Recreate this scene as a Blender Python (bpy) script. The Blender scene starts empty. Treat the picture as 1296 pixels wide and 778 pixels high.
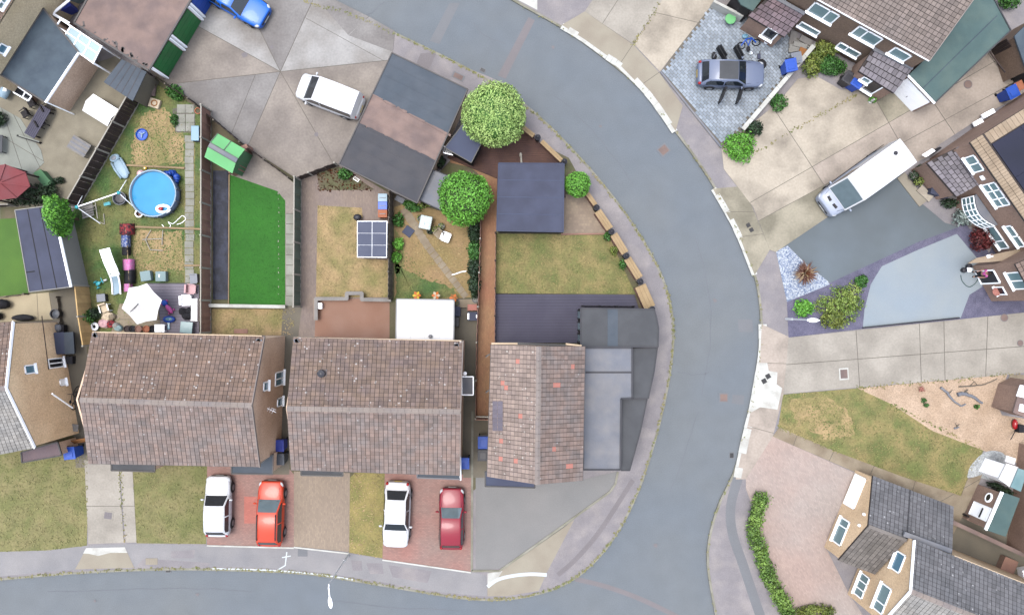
import bpy, bmesh, math, random
from mathutils import Vector, Matrix

# ------------------------------------------------------------ camera, sky, sun, exposure
S, H, CX, CY, GZ, K = 19.0, 52.0, 648.0, 389.0, 0.12, 2.9     # survey scale (px per metre on the road), flying height
scn = bpy.context.scene
COL = scn.collection
cam = bpy.data.cameras.new('drone_camera')
cam.sensor_width = 36.0
cam.lens = 36.0 * H / (1296.0 / S)
cam.clip_end = 2000
cob = bpy.data.objects.new('drone_camera', cam)
cob.location = (0, 0, H)
COL.objects.link(cob)
scn.camera = cob

SUN_EL, SUN_AZ = math.radians(79), math.radians(278)      # azimuth measured clockwise from the top of the photograph
w = bpy.data.worlds.new('World')
scn.world = w
w.use_nodes = True
nt = w.node_tree
bg = nt.nodes['Background']
sky = nt.nodes.new('ShaderNodeTexSky')
sky.sky_type = 'NISHITA'
sky.sun_disc = False
sky.sun_elevation = SUN_EL
sky.sun_rotation = SUN_AZ
sky.dust_density = 3.0
sky.air_density = 1.0
hs = nt.nodes.new('ShaderNodeHueSaturation')
hs.inputs['Saturation'].default_value = 0.55
nt.links.new(sky.outputs[0], hs.inputs['Color'])
nt.links.new(hs.outputs[0], bg.inputs['Color'])
bg.inputs['Strength'].default_value = 0.15
sl = bpy.data.lights.new('sun', 'SUN')
sl.energy = 0.8
sl.angle = math.radians(24)
sl.color = (1.0, 0.98, 0.95)
so = bpy.data.objects.new('sun', sl)
sd = Vector((math.sin(SUN_AZ) * math.cos(SUN_EL), math.cos(SUN_AZ) * math.cos(SUN_EL), math.sin(SUN_EL)))
so.rotation_euler = sd.to_track_quat('Z', 'Y').to_euler()
so.location = sd * 120
COL.objects.link(so)
scn.view_settings.view_transform = 'Standard'
scn.view_settings.look = 'None'
scn.view_settings.exposure = 2.02
scn.view_settings.gamma = 1.0
scn.cycles.max_bounces = 5

# ------------------------------------------------------------ helpers
RND = random.Random(11)


def P(px, py, z=GZ):
    """The point of the place at height z that the survey photograph shows at (px, py)."""
    k = (H - z) / H / S
    return Vector(((px - CX) * k, (CY - py) * k, z))


def PX(pts, z=GZ):
    return [P(x, y, z) for x, y in pts]


def lin(c):
    c /= 255.0
    return c / 12.92 if c <= 0.04045 else ((c + 0.055) / 1.055) ** 2.4


def C(r, g, b):
    return (min(.86, lin(r) / K), min(.86, lin(g) / K), min(.86, lin(b) / K), 1)


def curve(pts, n=6):
    out = []
    m = len(pts)
    for i in range(m - 1):
        p0, p1, p2, p3 = pts[max(i - 1, 0)], pts[i], pts[i + 1], pts[min(i + 2, m - 1)]
        for j in range(n):
            t = j / n
            out.append(tuple(.5 * (2 * b + (c - a) * t + (2 * a - 5 * b + 4 * c - d) * t * t + (3 * b - a - 3 * c + d) * t ** 3)
                             for a, b, c, d in zip(p0, p1, p2, p3)))
    out.append(tuple(pts[-1]))
    return out


MATS = {}


def M(name, rgb, rgb2=None, ms=1.0, mw=.15, mb=.5, var=.1, vs=.7, fine=.1, fs=22, isl=0, rough=.85, spec=.3, metal=0,
      bump=0, speck=None, brick=None, coat=0):
    if name in MATS:
        return MATS[name]
    m = bpy.data.materials.new(name)
    MATS[name] = m
    m.use_nodes = True
    t = m.node_tree
    N, Lk = t.nodes, t.links
    bs = N['Principled BSDF']
    bs.inputs['Roughness'].default_value = rough
    bs.inputs['Metallic'].default_value = metal
    bs.inputs['Specular IOR Level'].default_value = spec
    if coat:
        bs.inputs['Coat Weight'].default_value = coat
        bs.inputs['Coat Roughness'].default_value = .06
    geo = N.new('ShaderNodeNewGeometry')
    pos = geo.outputs['Position']

    def noise(scale, detail=4):
        n = N.new('ShaderNodeTexNoise')
        n.inputs['Scale'].default_value = scale
        n.inputs['Detail'].default_value = detail
        Lk.new(pos, n.inputs['Vector'])
        return n.outputs[0]

    def math_(op, a, b):
        n = N.new('ShaderNodeMath')
        n.operation = op
        for i, v in enumerate((a, b)):
            if isinstance(v, (int, float)):
                n.inputs[i].default_value = v
            else:
                Lk.new(v, n.inputs[i])
        return n.outputs[0]

    def mix(f, a, b, mode='MIX'):
        n = N.new('ShaderNodeMix')
        n.data_type = 'RGBA'
        n.blend_type = mode
        if isinstance(f, (int, float)):
            n.inputs[0].default_value = f
        else:
            Lk.new(f, n.inputs[0])
        for i, v in ((6, a), (7, b)):
            if isinstance(v, tuple):
                n.inputs[i].default_value = v
            else:
                Lk.new(v, n.inputs[i])
        return n.outputs[2]

    def ramp(v, lo, hi):
        n = N.new('ShaderNodeMapRange')
        n.inputs[1].default_value = lo
        n.inputs[2].default_value = hi
        Lk.new(v, n.inputs[0])
        return n.outputs[0]

    col = C(*rgb)
    if rgb2:
        col = mix(ramp(noise(ms, 5), mb - mw, mb + mw), col, C(*rgb2))
    f = 1.0
    if var:
        f = math_('ADD', math_('MULTIPLY', math_('SUBTRACT', noise(vs), .5), var * 4.6), 1.0)
    if fine:
        g = math_('MULTIPLY', math_('SUBTRACT', noise(fs, 3), .5), fine * 5.6)
        f = math_('ADD', g, f)
    if isl:
        g = math_('MULTIPLY', math_('SUBTRACT', geo.outputs['Random Per Island'], .5), isl * 2)
        f = math_('ADD', g, f)
    if not isinstance(f, float):
        vm = N.new('ShaderNodeVectorMath')
        vm.operation = 'SCALE'
        if isinstance(col, tuple):
            vm.inputs[0].default_value = col[:3]
        else:
            Lk.new(col, vm.inputs[0])
        Lk.new(math_('MAXIMUM', f, .05), vm.inputs['Scale'])
        col = vm.outputs[0]
    if speck:
        v = N.new('ShaderNodeTexVoronoi')
        v.inputs['Scale'].default_value = speck[1]
        Lk.new(pos, v.inputs['Vector'])
        a = math_('MULTIPLY', math_('LESS_THAN', v.outputs['Distance'], speck[2]), math_('GREATER_THAN', noise(speck[3] if len(speck) > 3 else 2.5, 2), .52))
        col = mix(math_('MULTIPLY', a, .8), col, C(*speck[0]))
    if brick:
        bk = N.new('ShaderNodeTexBrick')
        mp = N.new('ShaderNodeMapping')
        mp.inputs['Rotation'].default_value = (0, 0, math.radians(brick[2]))
        Lk.new(pos, mp.inputs['Vector'])
        Lk.new(mp.outputs[0], bk.inputs['Vector'])
        bk.inputs['Color1'].default_value = (1, 1, 1, 1)
        bk.inputs['Color2'].default_value = (.8, .8, .82, 1)
        bk.inputs['Mortar'].default_value = (brick[3],) * 3 + (1,)
        bk.inputs['Scale'].default_value = 1
        bk.inputs['Brick Width'].default_value = brick[0]
        bk.inputs['Row Height'].default_value = brick[1]
        bk.inputs['Mortar Size'].default_value = brick[4] if len(brick) > 4 else .012
        col = mix(1.0, col, bk.outputs['Color'], 'MULTIPLY')
    if isinstance(col, tuple):
        bs.inputs['Base Color'].default_value = col
    else:
        Lk.new(col, bs.inputs['Base Color'])
    if bump:
        b = N.new('ShaderNodeBump')
        b.inputs['Strength'].default_value = bump
        b.inputs['Distance'].default_value = .03
        Lk.new(noise(fs, 3), b.inputs['Height'])
        Lk.new(b.outputs[0], bs.inputs['Normal'])
    return m


class MB:
    def __init__(s):
        s.v, s.f = [], []

    def add(s, vs, fs):
        o = len(s.v)
        s.v += [tuple(x) for x in vs]
        s.f += [tuple(i + o for i in f) for f in fs]
        return s

    def face(s, pts):
        return s.add(pts, [tuple(range(len(pts)))])

    def prism(s, pts, z0, z1):
        n = len(pts)
        a = sum(pts[i][0] * pts[(i + 1) % n][1] - pts[(i + 1) % n][0] * pts[i][1] for i in range(n))
        if a < 0:
            pts = pts[::-1]
        vs = [(p[0], p[1], z0) for p in pts] + [(p[0], p[1], z1) for p in pts]
        return s.add(vs, [tuple(range(n - 1, -1, -1)), tuple(range(n, 2 * n))] + [(i, (i + 1) % n, n + (i + 1) % n, n + i) for i in range(n)])

    def slab(s, pts, d):
        """a tilted plate: polygon pts (3D) given its thickness d downwards"""
        n = len(pts)
        a = sum(pts[i][0] * pts[(i + 1) % n][1] - pts[(i + 1) % n][0] * pts[i][1] for i in range(n))
        if a < 0:
            pts = pts[::-1]
        vs = [(p[0], p[1], p[2] - d) for p in pts] + [tuple(p) for p in pts]
        return s.add(vs, [tuple(range(n - 1, -1, -1)), tuple(range(n, 2 * n))] + [(i, (i + 1) % n, n + (i + 1) % n, n + i) for i in range(n)])

    def box(s, c, sx, sy, sz, rot=0):
        ca, sa = math.cos(rot), math.sin(rot)
        q = [(c[0] + x * ca - y * sa, c[1] + x * sa + y * ca) for x, y in ((-sx / 2, -sy / 2), (sx / 2, -sy / 2), (sx / 2, sy / 2), (-sx / 2, sy / 2))]
        return s.prism(q, c[2], c[2] + sz)

    def beam(s, a, b, wd, ht):
        a, b = Vector(a), Vector(b)
        d = (b - a).normalized()
        up = Vector((0, 0, 1)) if abs(d.z) < .9 else Vector((0, 1, 0))
        sx = d.cross(up).normalized() * wd / 2
        uz = sx.cross(d).normalized() * ht / 2
        vs = [p + i * sx + j * uz for p in (a, b) for i, j in ((-1, -1), (1, -1), (1, 1), (-1, 1))]
        return s.add(vs, [(0, 1, 2, 3), (7, 6, 5, 4), (0, 4, 5, 1), (1, 5, 6, 2), (2, 6, 7, 3), (3, 7, 4, 0)])

    def tube(s, pts, r, n=6):
        pts = [Vector(p) for p in pts]
        rs = r if isinstance(r, (list, tuple)) else [r] * len(pts)
        vs, fs = [], []
        for i, p in enumerate(pts):
            d = (pts[min(i + 1, len(pts) - 1)] - pts[max(i - 1, 0)]).normalized()
            up = Vector((0, 0, 1)) if abs(d.z) < .9 else Vector((0, 1, 0))
            a = d.cross(up).normalized()
            b = a.cross(d).normalized()
            for k in range(n):
                t = 2 * math.pi * k / n
                vs.append(p + (a * math.cos(t) + b * math.sin(t)) * rs[i])
        for i in range(len(pts) - 1):
            for k in range(n):
                fs.append((i * n + k, i * n + (k + 1) % n, (i + 1) * n + (k + 1) % n, (i + 1) * n + k))
        fs += [tuple(range(n - 1, -1, -1)), tuple(range(len(vs) - n, len(vs)))]
        return s.add(vs, fs)

    def lathe(s, c, prof, n=20):
        """prof: (radius, height) from the bottom up"""
        vs, fs = [], []
        for r, z in prof:
            for k in range(n):
                t = 2 * math.pi * k / n
                vs.append((c[0] + r * math.cos(t), c[1] + r * math.sin(t), c[2] + z))
        m = len(prof)
        for i in range(m - 1):
            for k in range(n):
                fs.append((i * n + k, i * n + (k + 1) % n, (i + 1) * n + (k + 1) % n, (i + 1) * n + k))
        fs += [tuple(range(n - 1, -1, -1)), tuple(range((m - 1) * n, m * n))]
        return s.add(vs, fs)

    def ell(s, c, rx, ry, rz, nu=12, nv=7, jit=0, rot=0):
        prof = []
        vs, fs = [], []
        ca, sa = math.cos(rot), math.sin(rot)
        for i in range(nv + 1):
            ph = math.pi * (i + .02) / (nv + .04) - math.pi / 2
            for k in range(nu):
                t = 2 * math.pi * k / nu
                j = 1 + RND.uniform(-jit, jit)
                x, y = rx * math.cos(ph) * math.cos(t) * j, ry * math.cos(ph) * math.sin(t) * j
                vs.append((c[0] + x * ca - y * sa, c[1] + x * sa + y * ca, c[2] + rz * math.sin(ph) * j))
        for i in range(nv):
            for k in range(nu):
                fs.append((i * nu + k, i * nu + (k + 1) % nu, (i + 1) * nu + (k + 1) % nu, (i + 1) * nu + k))
        fs += [tuple(range(nu - 1, -1, -1)), tuple(range(nv * nu, (nv + 1) * nu))]
        return s.add(vs, fs)

    def leaf(s, p, nrm, size, asp=.55):
        nrm = Vector(nrm)
        if nrm.length < 1e-4:
            nrm = Vector((0, 0, 1))
        nrm.normalize()
        a = nrm.cross(Vector((RND.uniform(-1, 1), RND.uniform(-1, 1), RND.uniform(-1, 1))))
        if a.length < 1e-3:
            a = nrm.orthogonal()
        a.normalize()
        b = nrm.cross(a)
        p = Vector(p)
        a *= size
        b *= size * asp
        return s.add([p - a, p - b + nrm * size * .12, p + a, p + b + nrm * size * .12], [(0, 1, 2, 3)])

    def cloud(s, c, rx, ry, rz, n, size, jit=.9, low=-.35, lump=.12, rot=0, rin=.8):
        """leaves over and just inside an uneven ellipsoid"""
        c = Vector(c)
        ca, sa = math.cos(rot), math.sin(rot)
        ph = [RND.uniform(0, 6.28) for _ in range(6)]
        for _ in range(n):
            z = RND.uniform(low, 1)
            t = RND.uniform(0, 2 * math.pi)
            q = math.sqrt(max(0, 1 - z * z))
            d = Vector((q * math.cos(t), q * math.sin(t), z))
            l = 1 + lump * (math.sin(3 * t + ph[0] + 2 * z) * .5 + math.sin(7 * t + ph[1] + 5 * z + ph[4]) * .35 + math.sin(11 * z + ph[2] + 4 * t) * .4)
            l *= RND.uniform(rin, 1.03)
            x, y = d.x * rx * l, d.y * ry * l
            p = c + Vector((x * ca - y * sa, x * sa + y * ca, d.z * rz * l))
            nn = d + Vector((RND.uniform(-jit, jit), RND.uniform(-jit, jit), RND.uniform(-jit, jit)))
            s.leaf(p, nn, size * RND.uniform(.6, 1.25))
        return s

    def build(s, name, mat, parent=None, label=None, kind=None, smooth=False, local=False, bevel=0, sub=0):
        me = bpy.data.meshes.new(name)
        off = Vector((0, 0, 0))
        q = parent
        while q is not None and not local:
            off += q.location
            q = q.parent
        me.from_pydata([(x - off.x, y - off.y, z - off.z) for x, y, z in s.v], [], s.f)
        me.materials.append(mat)
        if smooth:
            for p in me.polygons:
                p.use_smooth = True
        me.update()
        o = bpy.data.objects.new(name, me)
        COL.objects.link(o)
        if parent is not None:
            o.parent = parent
        if label:
            o['label'] = label
        if kind:
            o['kind'] = kind
        if bevel:
            b = o.modifiers.new('edge', 'BEVEL')
            b.width = bevel
            b.segments = 2
        if sub:
            b = o.modifiers.new('round', 'SUBSURF')
            b.levels = b.render_levels = sub
        return o


def tag(o, label, cat, group=None):
    o['label'], o['category'] = label, cat
    if group:
        o['group'] = group
    return o


def thing(name, label, cat, loc, rot=0, group=None):
    o = bpy.data.objects.new(name, None)
    o.empty_display_size = .3
    COL.objects.link(o)
    o.location = loc
    o.rotation_euler = (0, 0, rot)
    return tag(o, label, cat, group)


def struct(o):
    o['kind'] = 'structure'
    return o


UNIT = {}


def piece(name, parent, mat, loc, size, rot=0, z0=True):
    """one box-shaped piece (board, post, slab...) that shares its mesh with all alike pieces; loc is its base centre"""
    key = (name, mat.name)
    if key not in UNIT:
        b = MB().box((0, 0, 0), 1, 1, 1)
        me = bpy.data.meshes.new(name)
        me.from_pydata(b.v, [], b.f)
        me.materials.append(mat)
        UNIT[key] = me
    o = bpy.data.objects.new(name, UNIT[key])
    COL.objects.link(o)
    off = Vector((0, 0, 0))
    q = parent
    while q is not None:
        off += q.location
        q = q.parent
    o.location = Vector(loc) - off
    o.scale = size
    o.rotation_euler = (0, 0, rot)
    o.parent = parent
    return o


def sheet(name, px, layer, mat, z=GZ):
    """a level sheet of ground"""
    b = MB()
    b.face(PX(px, z + layer * .004))
    o = struct(b.build(name, mat))
    # keep the sheet facing upwards
    if o.data.polygons[0].normal.z < 0:
        o.data.flip_normals()
    return o


def cut(poly, p, n):
    """part of a polygon (2D tuples) on the side of p that n points to"""
    out = []
    m = len(poly)
    for i in range(m):
        a, b = poly[i], poly[(i + 1) % m]
        da = (a[0] - p[0]) * n[0] + (a[1] - p[1]) * n[1]
        db = (b[0] - p[0]) * n[0] + (b[1] - p[1]) * n[1]
        if da >= 0:
            out.append(a)
        if (da > 0 > db) or (da < 0 < db):
            t = da / (da - db)
            out.append((a[0] + (b[0] - a[0]) * t, a[1] + (b[1] - a[1]) * t))
    return out


def pieces_by_lines(poly, lines, gap=.6):
    """cut a polygon (px) by lines ((x,y),(x,y)), leaving a joint of gap px"""
    ps = [poly]
    for (a, b) in lines:
        d = (b[0] - a[0], b[1] - a[1])
        l = math.hypot(*d)
        n = (-d[1] / l, d[0] / l)
        nx = []
        for q in ps:
            for sgn in (1, -1):
                m = (n[0] * sgn, n[1] * sgn)
                r = cut(q, (a[0] + m[0] * gap / 2, a[1] + m[1] * gap / 2), m)
                if len(r) >= 3 and abs(area(r)) > 6:
                    nx.append(r)
        ps = nx
    return ps


def area(q):
    return .5 * sum(q[i][0] * q[(i + 1) % len(q)][1] - q[(i + 1) % len(q)][0] * q[i][1] for i in range(len(q)))


def inside(x, y, q):
    r = False
    j = len(q) - 1
    for i in range(len(q)):
        if (q[i][1] > y) != (q[j][1] > y) and x < (q[j][0] - q[i][0]) * (y - q[i][1]) / (q[j][1] - q[i][1]) + q[i][0]:
            r = not r
        j = i
    return r


def grass(px, mat, dens=70, h=.05, z=GZ, size=.07, name='grass'):
    """short blades all over a lawn: one uncountable mass"""
    xs, ys = [p[0] for p in px], [p[1] for p in px]
    n = int(abs(area(px)) / S / S * dens)
    b = MB()
    k = 0
    while k < n:
        x, y = RND.uniform(min(xs), max(xs)), RND.uniform(min(ys), max(ys))
        if not inside(x, y, px):
            k += .3
            continue
        p = P(x, y, z)
        b.leaf((p.x, p.y, z + h * RND.uniform(.3, 1)), (RND.uniform(-.5, .5), RND.uniform(-.5, .5), 1), size * RND.uniform(.5, 1.3), .4)
        k += 1
    return b.build(name, mat, kind='stuff')


def slabs(name, px, lines, mat, layer=1, gap=.6, jmat=None, z=GZ, part='slab', h=.016):
    base = sheet(name, px, layer, jmat or MATS['joint'], z)
    for q in pieces_by_lines(px, lines, gap):
        b = MB()
        b.prism(PX(q, z), z + layer * .004 + .001, z + layer * .004 + h + RND.uniform(-.002, .002))
        b.build(part, mat if not isinstance(mat, (list, tuple)) else RND.choice(mat), base)
    return base


def seg_lines(poly, a, b, n, c=None):
    """n-1 lines that divide the strip from a to b crosswise"""
    d = (b[0] - a[0], b[1] - a[1])
    l = math.hypot(*d)
    out = []
    for i in range(1, n):
        p = (a[0] + d[0] * i / n, a[1] + d[1] * i / n)
        out.append((p, (p[0] - d[1] / l, p[1] + d[0] / l)))
    return out


def tiles(b, a, bb, r2, r1, tw=.265, th=.255, skip=None, lift=.035, jit=.006):
    """courses of roof tiles on a slope: a-bb the eaves, r1/r2 the ridge above them"""
    a, bb, r1, r2 = Vector(a), Vector(bb), Vector(r1), Vector(r2)
    nrm = (bb - a).cross(r1 - a).normalized()
    if nrm.z < 0:
        nrm = -nrm
    nc = max(1, int(max((bb - a).length, (r2 - r1).length) / tw))
    nr = max(1, int((r1 - a).length / th))

    def pt(u, v, h):
        return (a.lerp(bb, u)).lerp(r1.lerp(r2, u), v) + nrm * h
    for i in range(nr):
        v0, v1 = i / nr, (i + .89) / nr
        v1 = min(v1, 1)
        sh = .5 / nc if i % 2 and skip == 'bond' else 0
        for j in range(nc):
            u0, u1 = j / nc + .05 / nc + sh, (j + 1) / nc - .05 / nc + sh
            u1 = min(u1, 1)
            if isinstance(skip, set) and (i, j) in skip:
                continue
            h = lift + RND.uniform(0, jit)
            b.add([pt(u0, v0, h), pt(u1, v0, h + RND.uniform(-jit, jit) * .5), pt(u1, v1, h * .42), pt(u0, v1, h * .42),
                   pt(u0, v0, 0), pt(u1, v0, 0), pt(u0, v1, 0), pt(u1, v1, 0)],
                  [(0, 1, 2, 3), (4, 5, 1, 0), (6, 4, 0, 3), (5, 7, 2, 1)])
    return nr, nc, pt


def wall_hit(px, py, a, b):
    """where the sight line through (px, py) meets the upright plane through a-b"""
    a, b = Vector((a[0], a[1])), Vector((b[0], b[1]))
    d = (b - a).normalized()
    n = Vector((-d.y, d.x))
    if n.dot(-a) < 0:
        n = -n
    g = P(px, py, 0)
    t = n.dot(a) / n.dot(Vector((g.x, g.y)))
    q = Vector((g.x, g.y)) * t
    return d.dot(q - a), H * (1 - t), d, n


def window(root, a, b, quad, cols=2, rows=1, fm=None, gm=None, name='window', proud=.05, fw=.07, sill=True, split=None, zmin=.3):
    hs_ = [wall_hit(x, y, a, b) for x, y in quad]
    us, zs = sorted(h[0] for h in hs_), sorted(h[1] for h in hs_)
    u0, u1, z0, z1 = (us[0] + us[1]) / 2, (us[2] + us[3]) / 2, max(zmin, (zs[0] + zs[1]) / 2), (zs[2] + zs[3]) / 2
    if z1 - z0 < .35:
        z1 = z0 + .35
    d, n = hs_[0][2], hs_[0][3]
    return window_at(root, Vector((a[0], a[1])), d, n, u0, u1, z0, z1, cols, rows, fm, gm, name, proud, fw, sill, split)


def window_at(root, a, d, n, u0, u1, z0, z1, cols=2, rows=1, fm=None, gm=None, name='window', proud=.05, fw=.07, sill=True, split=None):
    fm = fm or MATS['white_frame']
    gm = gm or MATS['pale_glass']

    def q(u, z, o):
        p = a + d * u + n * o
        return Vector((p.x, p.y, z))
    us = [u0 + (u1 - u0) * i / cols for i in range(cols + 1)]
    if split:
        us = [u0, u0 + (u1 - u0) * split, u1]
    zs = [z0 + (z1 - z0) * i / rows for i in range(rows + 1)]
    f = MB()
    for u in us:
        uu = min(max(u, u0 + fw / 2), u1 - fw / 2)
        f.beam(q(uu, z0, proud / 2), q(uu, z1, proud / 2), fw, proud + .02)
    for z in zs:
        zz = min(max(z, z0 + fw / 2), z1 - fw / 2)
        f.beam(q(u0 + .002, zz, proud / 2 + .002), q(u1 - .002, zz, proud / 2 + .002), proud + .02, fw)
    fo = f.build(name, fm, root)
    for i in range(len(us) - 1):
        for j in range(rows):
            g = MB()
            A, B = us[i] + fw * .45, us[i + 1] - fw * .45
            g.beam(q(A, (zs[j] + zs[j + 1]) / 2, .022), q(B, (zs[j] + zs[j + 1]) / 2, .022), .012, zs[j + 1] - zs[j] - fw * .7)
            g.build('pane', gm, fo)
    if sill:
        MB().beam(q(u0 - .06, z0 - .03, .08), q(u1 + .06, z0 - .03, .08), .16, .06).build('sill', fm, fo)
    return fo

# ------------------------------------------------------------ materials
M('asphalt', (122, 131, 140), (130, 135, 138), ms=.12, mw=.2, var=0.05, vs=0.9, fine=0.1, fs=18, rough=.9)
M('road_seam', (122, 126, 133), var=.06)
M('asphalt_patch', (132, 134, 138), var=.05, fine=.08)
M('asphalt_strip', (138, 132, 134), var=.06, fine=.1)
M('footway_asphalt', (150, 145, 148), (168, 161, 160), ms=.8, mw=.12, mb=.56, var=.07, vs=1.2, fine=.1)
M('footway_blue', (148, 147, 150), (166, 163, 163), ms=.5, mw=.2, var=.06, fine=.08)
M('kerb_concrete', (166, 163, 150), (140, 138, 120), ms=1.2, var=.08, isl=.06)
M('white_concrete', (222, 223, 216), (196, 193, 184), var=0.06, fine=0.09, ms=1.5, mw=0.14, mb=0.6)
M('road_paint', (224, 232, 234), var=.05, fine=.08)
M('joint', (120, 114, 104), var=.1)
M('soil', (120, 108, 88), (96, 100, 64), ms=.8, var=.14, fine=.18)
M('yard_concrete', (168, 158, 148), (138, 129, 122), ms=.38, mw=.13, mb=.5, var=.09, vs=1.1, fine=.09, fs=7)
M('yard_concrete_pale', (182, 180, 177), (150, 144, 138), ms=.33, mw=.12, mb=.52, var=.09, vs=1.1, fine=.08, fs=7)
M('yard_concrete_grey', (154, 150, 147), (136, 131, 128), ms=.4, mw=.13, var=.09, vs=1.1, fine=.09, fs=7)
M('drive_beige', (203, 192, 174), (158, 148, 134), ms=.4, mw=.12, mb=.55, var=.07, vs=1.3, fine=.08, fs=7)
M('drive_beige_pink', (194, 181, 168), (160, 149, 138), ms=.45, mw=.12, mb=.55, var=.07, vs=1.3, fine=.08, fs=7)
M('drive_mossy', (180, 172, 152), (142, 136, 118), ms=.42, mw=.12, mb=.5, var=.07, vs=1.3, fine=.08, fs=7)
M('crossing_beige', (180, 172, 154), (162, 152, 136), ms=.7, var=.06, fine=.06)
M('slab_concrete', (188, 181, 169), (166, 159, 148), ms=.45, mw=.13, mb=.5, var=.06, vs=1.2, fine=.07, fs=8)
M('path_slab', (176, 176, 166), (150, 150, 138), ms=1.2, var=.06, isl=.1, fine=.08)
M('tan_slab', (172, 158, 136), (150, 134, 112), ms=1.2, var=.08, fine=.08)
M('red_block', (188, 139, 128), (172, 147, 137), ms=.4, mw=.2, var=.05, fine=.06, brick=(.2, .1, 0, .8))
M('red_block_new', (213, 133, 119), var=.04, fine=.05, brick=(.2, .1, 0, .85))
M('tan_block', (181, 163, 143), (166, 149, 132), ms=.35, mw=.2, var=.06, fine=.06, brick=(.2, .1, 90, .85))
M('pink_block', (196, 182, 173), (200, 176, 164), ms=.2, mw=.15, var=.04, fine=.07, brick=(.2, .1, 60, .85))
M('grey_drive', (141, 141, 140), (150, 148, 146), ms=.3, mw=.2, var=.04, fine=0.06, fs=16)
M('tarmac', (106, 114, 117), (119, 130, 138), ms=.25, mw=.2, var=.05, fine=.05)
M('pale_resin', (159, 172, 182), (166, 176, 181), ms=.4, var=.02, fine=.06, fs=30)
M('purple_slate', (100, 99, 122), (118, 115, 138), ms=2, var=.06, fine=.25, fs=16)
M('blue_pebble', (116, 132, 164), (206, 214, 222), ms=11, mw=.12, var=.05, fine=.3, fs=14)
M('white_pebble', (200, 204, 204), (176, 180, 180), ms=4, var=.05, fine=.3, fs=12)
M('orange_gravel', (212, 186, 160), (192, 166, 140), ms=.8, var=.06, fine=.22, fs=13, speck=((140, 128, 116), 6, .16, 1.2))
M('blue_paver', (156, 168, 180), (174, 184, 194), ms=.5, mw=.2, var=.06, isl=.22, fine=.06)
M('beige_paver', (182, 164, 142), (168, 150, 132), ms=.8, var=.05, fine=.06, isl=.1, brick=(.2, .2, 0, .82))
M('garden_block', (158, 142, 134), (168, 150, 136), ms=.6, var=.05, fine=.07, brick=(.2, .1, 90, .85))
M('brown_block', (192, 151, 113), (189, 135, 104), ms=.5, var=.05, fine=.06, brick=(.2, .1, 90, .8))
M('terrace_brown', (164, 124, 104), (172, 136, 118), ms=.6, var=.04, fine=.05)
M('patio_grey', (166, 158, 138), (140, 132, 114), ms=.8, mw=.2, var=.08, fine=.08)
M('patio_slab', (168, 172, 162), (150, 154, 146), ms=.8, mw=.2, var=.05, fine=.05)
M('cream_patio', (204, 190, 158), (190, 176, 146), ms=.6, var=.04, fine=.05)
M('passage_concrete', (138, 130, 114), (116, 110, 98), ms=.7, var=.08, fine=.08)
M('lawn_dry', (186, 160, 116), (148, 140, 88), ms=.75, mw=.14, mb=.52, var=.1, vs=1.4, fine=.18, fs=9)
M('lawn_mixed', (158, 144, 94), (118, 126, 70), ms=.8, mw=.13, var=.12, vs=1.1, fine=.18, fs=9)
M('lawn_front', (150, 142, 96), (126, 128, 76), ms=.8, mw=.13, var=.12, vs=1.1, fine=.16, fs=9)
M('lawn_yellow', (164, 149, 92), (139, 135, 78), ms=.8, mw=.13, var=.12, vs=1.1, fine=.16, fs=9)
M('lawn_brown', (176, 146, 106), (156, 136, 88), ms=.5, mw=.16, var=.08, vs=1.4, fine=.16, fs=9)
M('lawn_green', (84, 114, 58), (132, 130, 78), ms=.5, mw=.12, mb=.5, var=.12, vs=1.5, fine=.2, fs=9)
M('lawn_lush', (92, 132, 48), (80, 120, 44), ms=.5, var=.06, fine=.12)
M('turf_artificial', (43, 112, 22), (49, 123, 26), ms=.3, var=0.07, fine=0.14, fs=18, vs=2.2)
M('grass_dry', (196, 170, 126), (156, 148, 96), ms=.75, mw=.14, mb=.52, isl=.3)
M('grass_mixed', (170, 154, 104), (122, 134, 74), ms=.55, mw=.16, isl=.3)
M('grass_front', (164, 154, 106), (130, 138, 80), ms=.4, mw=.18, isl=.28)
M('grass_green', (94, 130, 62), (138, 140, 82), ms=.5, mw=.12, mb=.5, isl=.35)
M('grass_turf', (44, 118, 23), isl=.25)
M('membrane', (44, 47, 60), (62, 66, 84), ms=2.2, mw=.1, var=.1, fine=.08, rough=.75)
# buildings
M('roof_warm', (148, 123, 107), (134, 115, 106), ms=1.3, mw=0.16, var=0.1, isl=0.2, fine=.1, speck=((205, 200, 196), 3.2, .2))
M('roof_cool', (157, 135, 125), (142, 131, 127), ms=1.3, mw=0.16, var=0.1, isl=0.2, fine=.1, speck=((190, 186, 184), 3, .14))  # cooler tone for one slope, with sky reflection mixed into the tile colour
M('roof_pinkish', (172, 153, 142), (158, 141, 133), ms=1.3, mw=0.16, var=0.1, isl=0.2, fine=.12, speck=((210, 204, 196), 3.6, .2))
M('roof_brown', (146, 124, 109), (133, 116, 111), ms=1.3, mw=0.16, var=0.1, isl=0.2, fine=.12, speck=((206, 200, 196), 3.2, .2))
M('roof_far', (150, 136, 128), (138, 127, 122), ms=.6, mw=.2, var=.06, isl=.2, fine=.1)
M('roof_slate_grey', (124, 123, 126), (112, 113, 117), ms=.6, mw=.2, var=.07, isl=.2, fine=.12, speck=((196, 196, 198), 2.6, .15))
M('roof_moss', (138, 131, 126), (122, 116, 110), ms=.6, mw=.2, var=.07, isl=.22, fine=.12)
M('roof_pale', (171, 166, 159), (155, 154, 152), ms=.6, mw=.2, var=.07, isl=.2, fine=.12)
M('roof_porch', (134, 114, 118), (120, 108, 116), ms=.8, mw=.2, var=.07, isl=.24, fine=.1)
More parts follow.
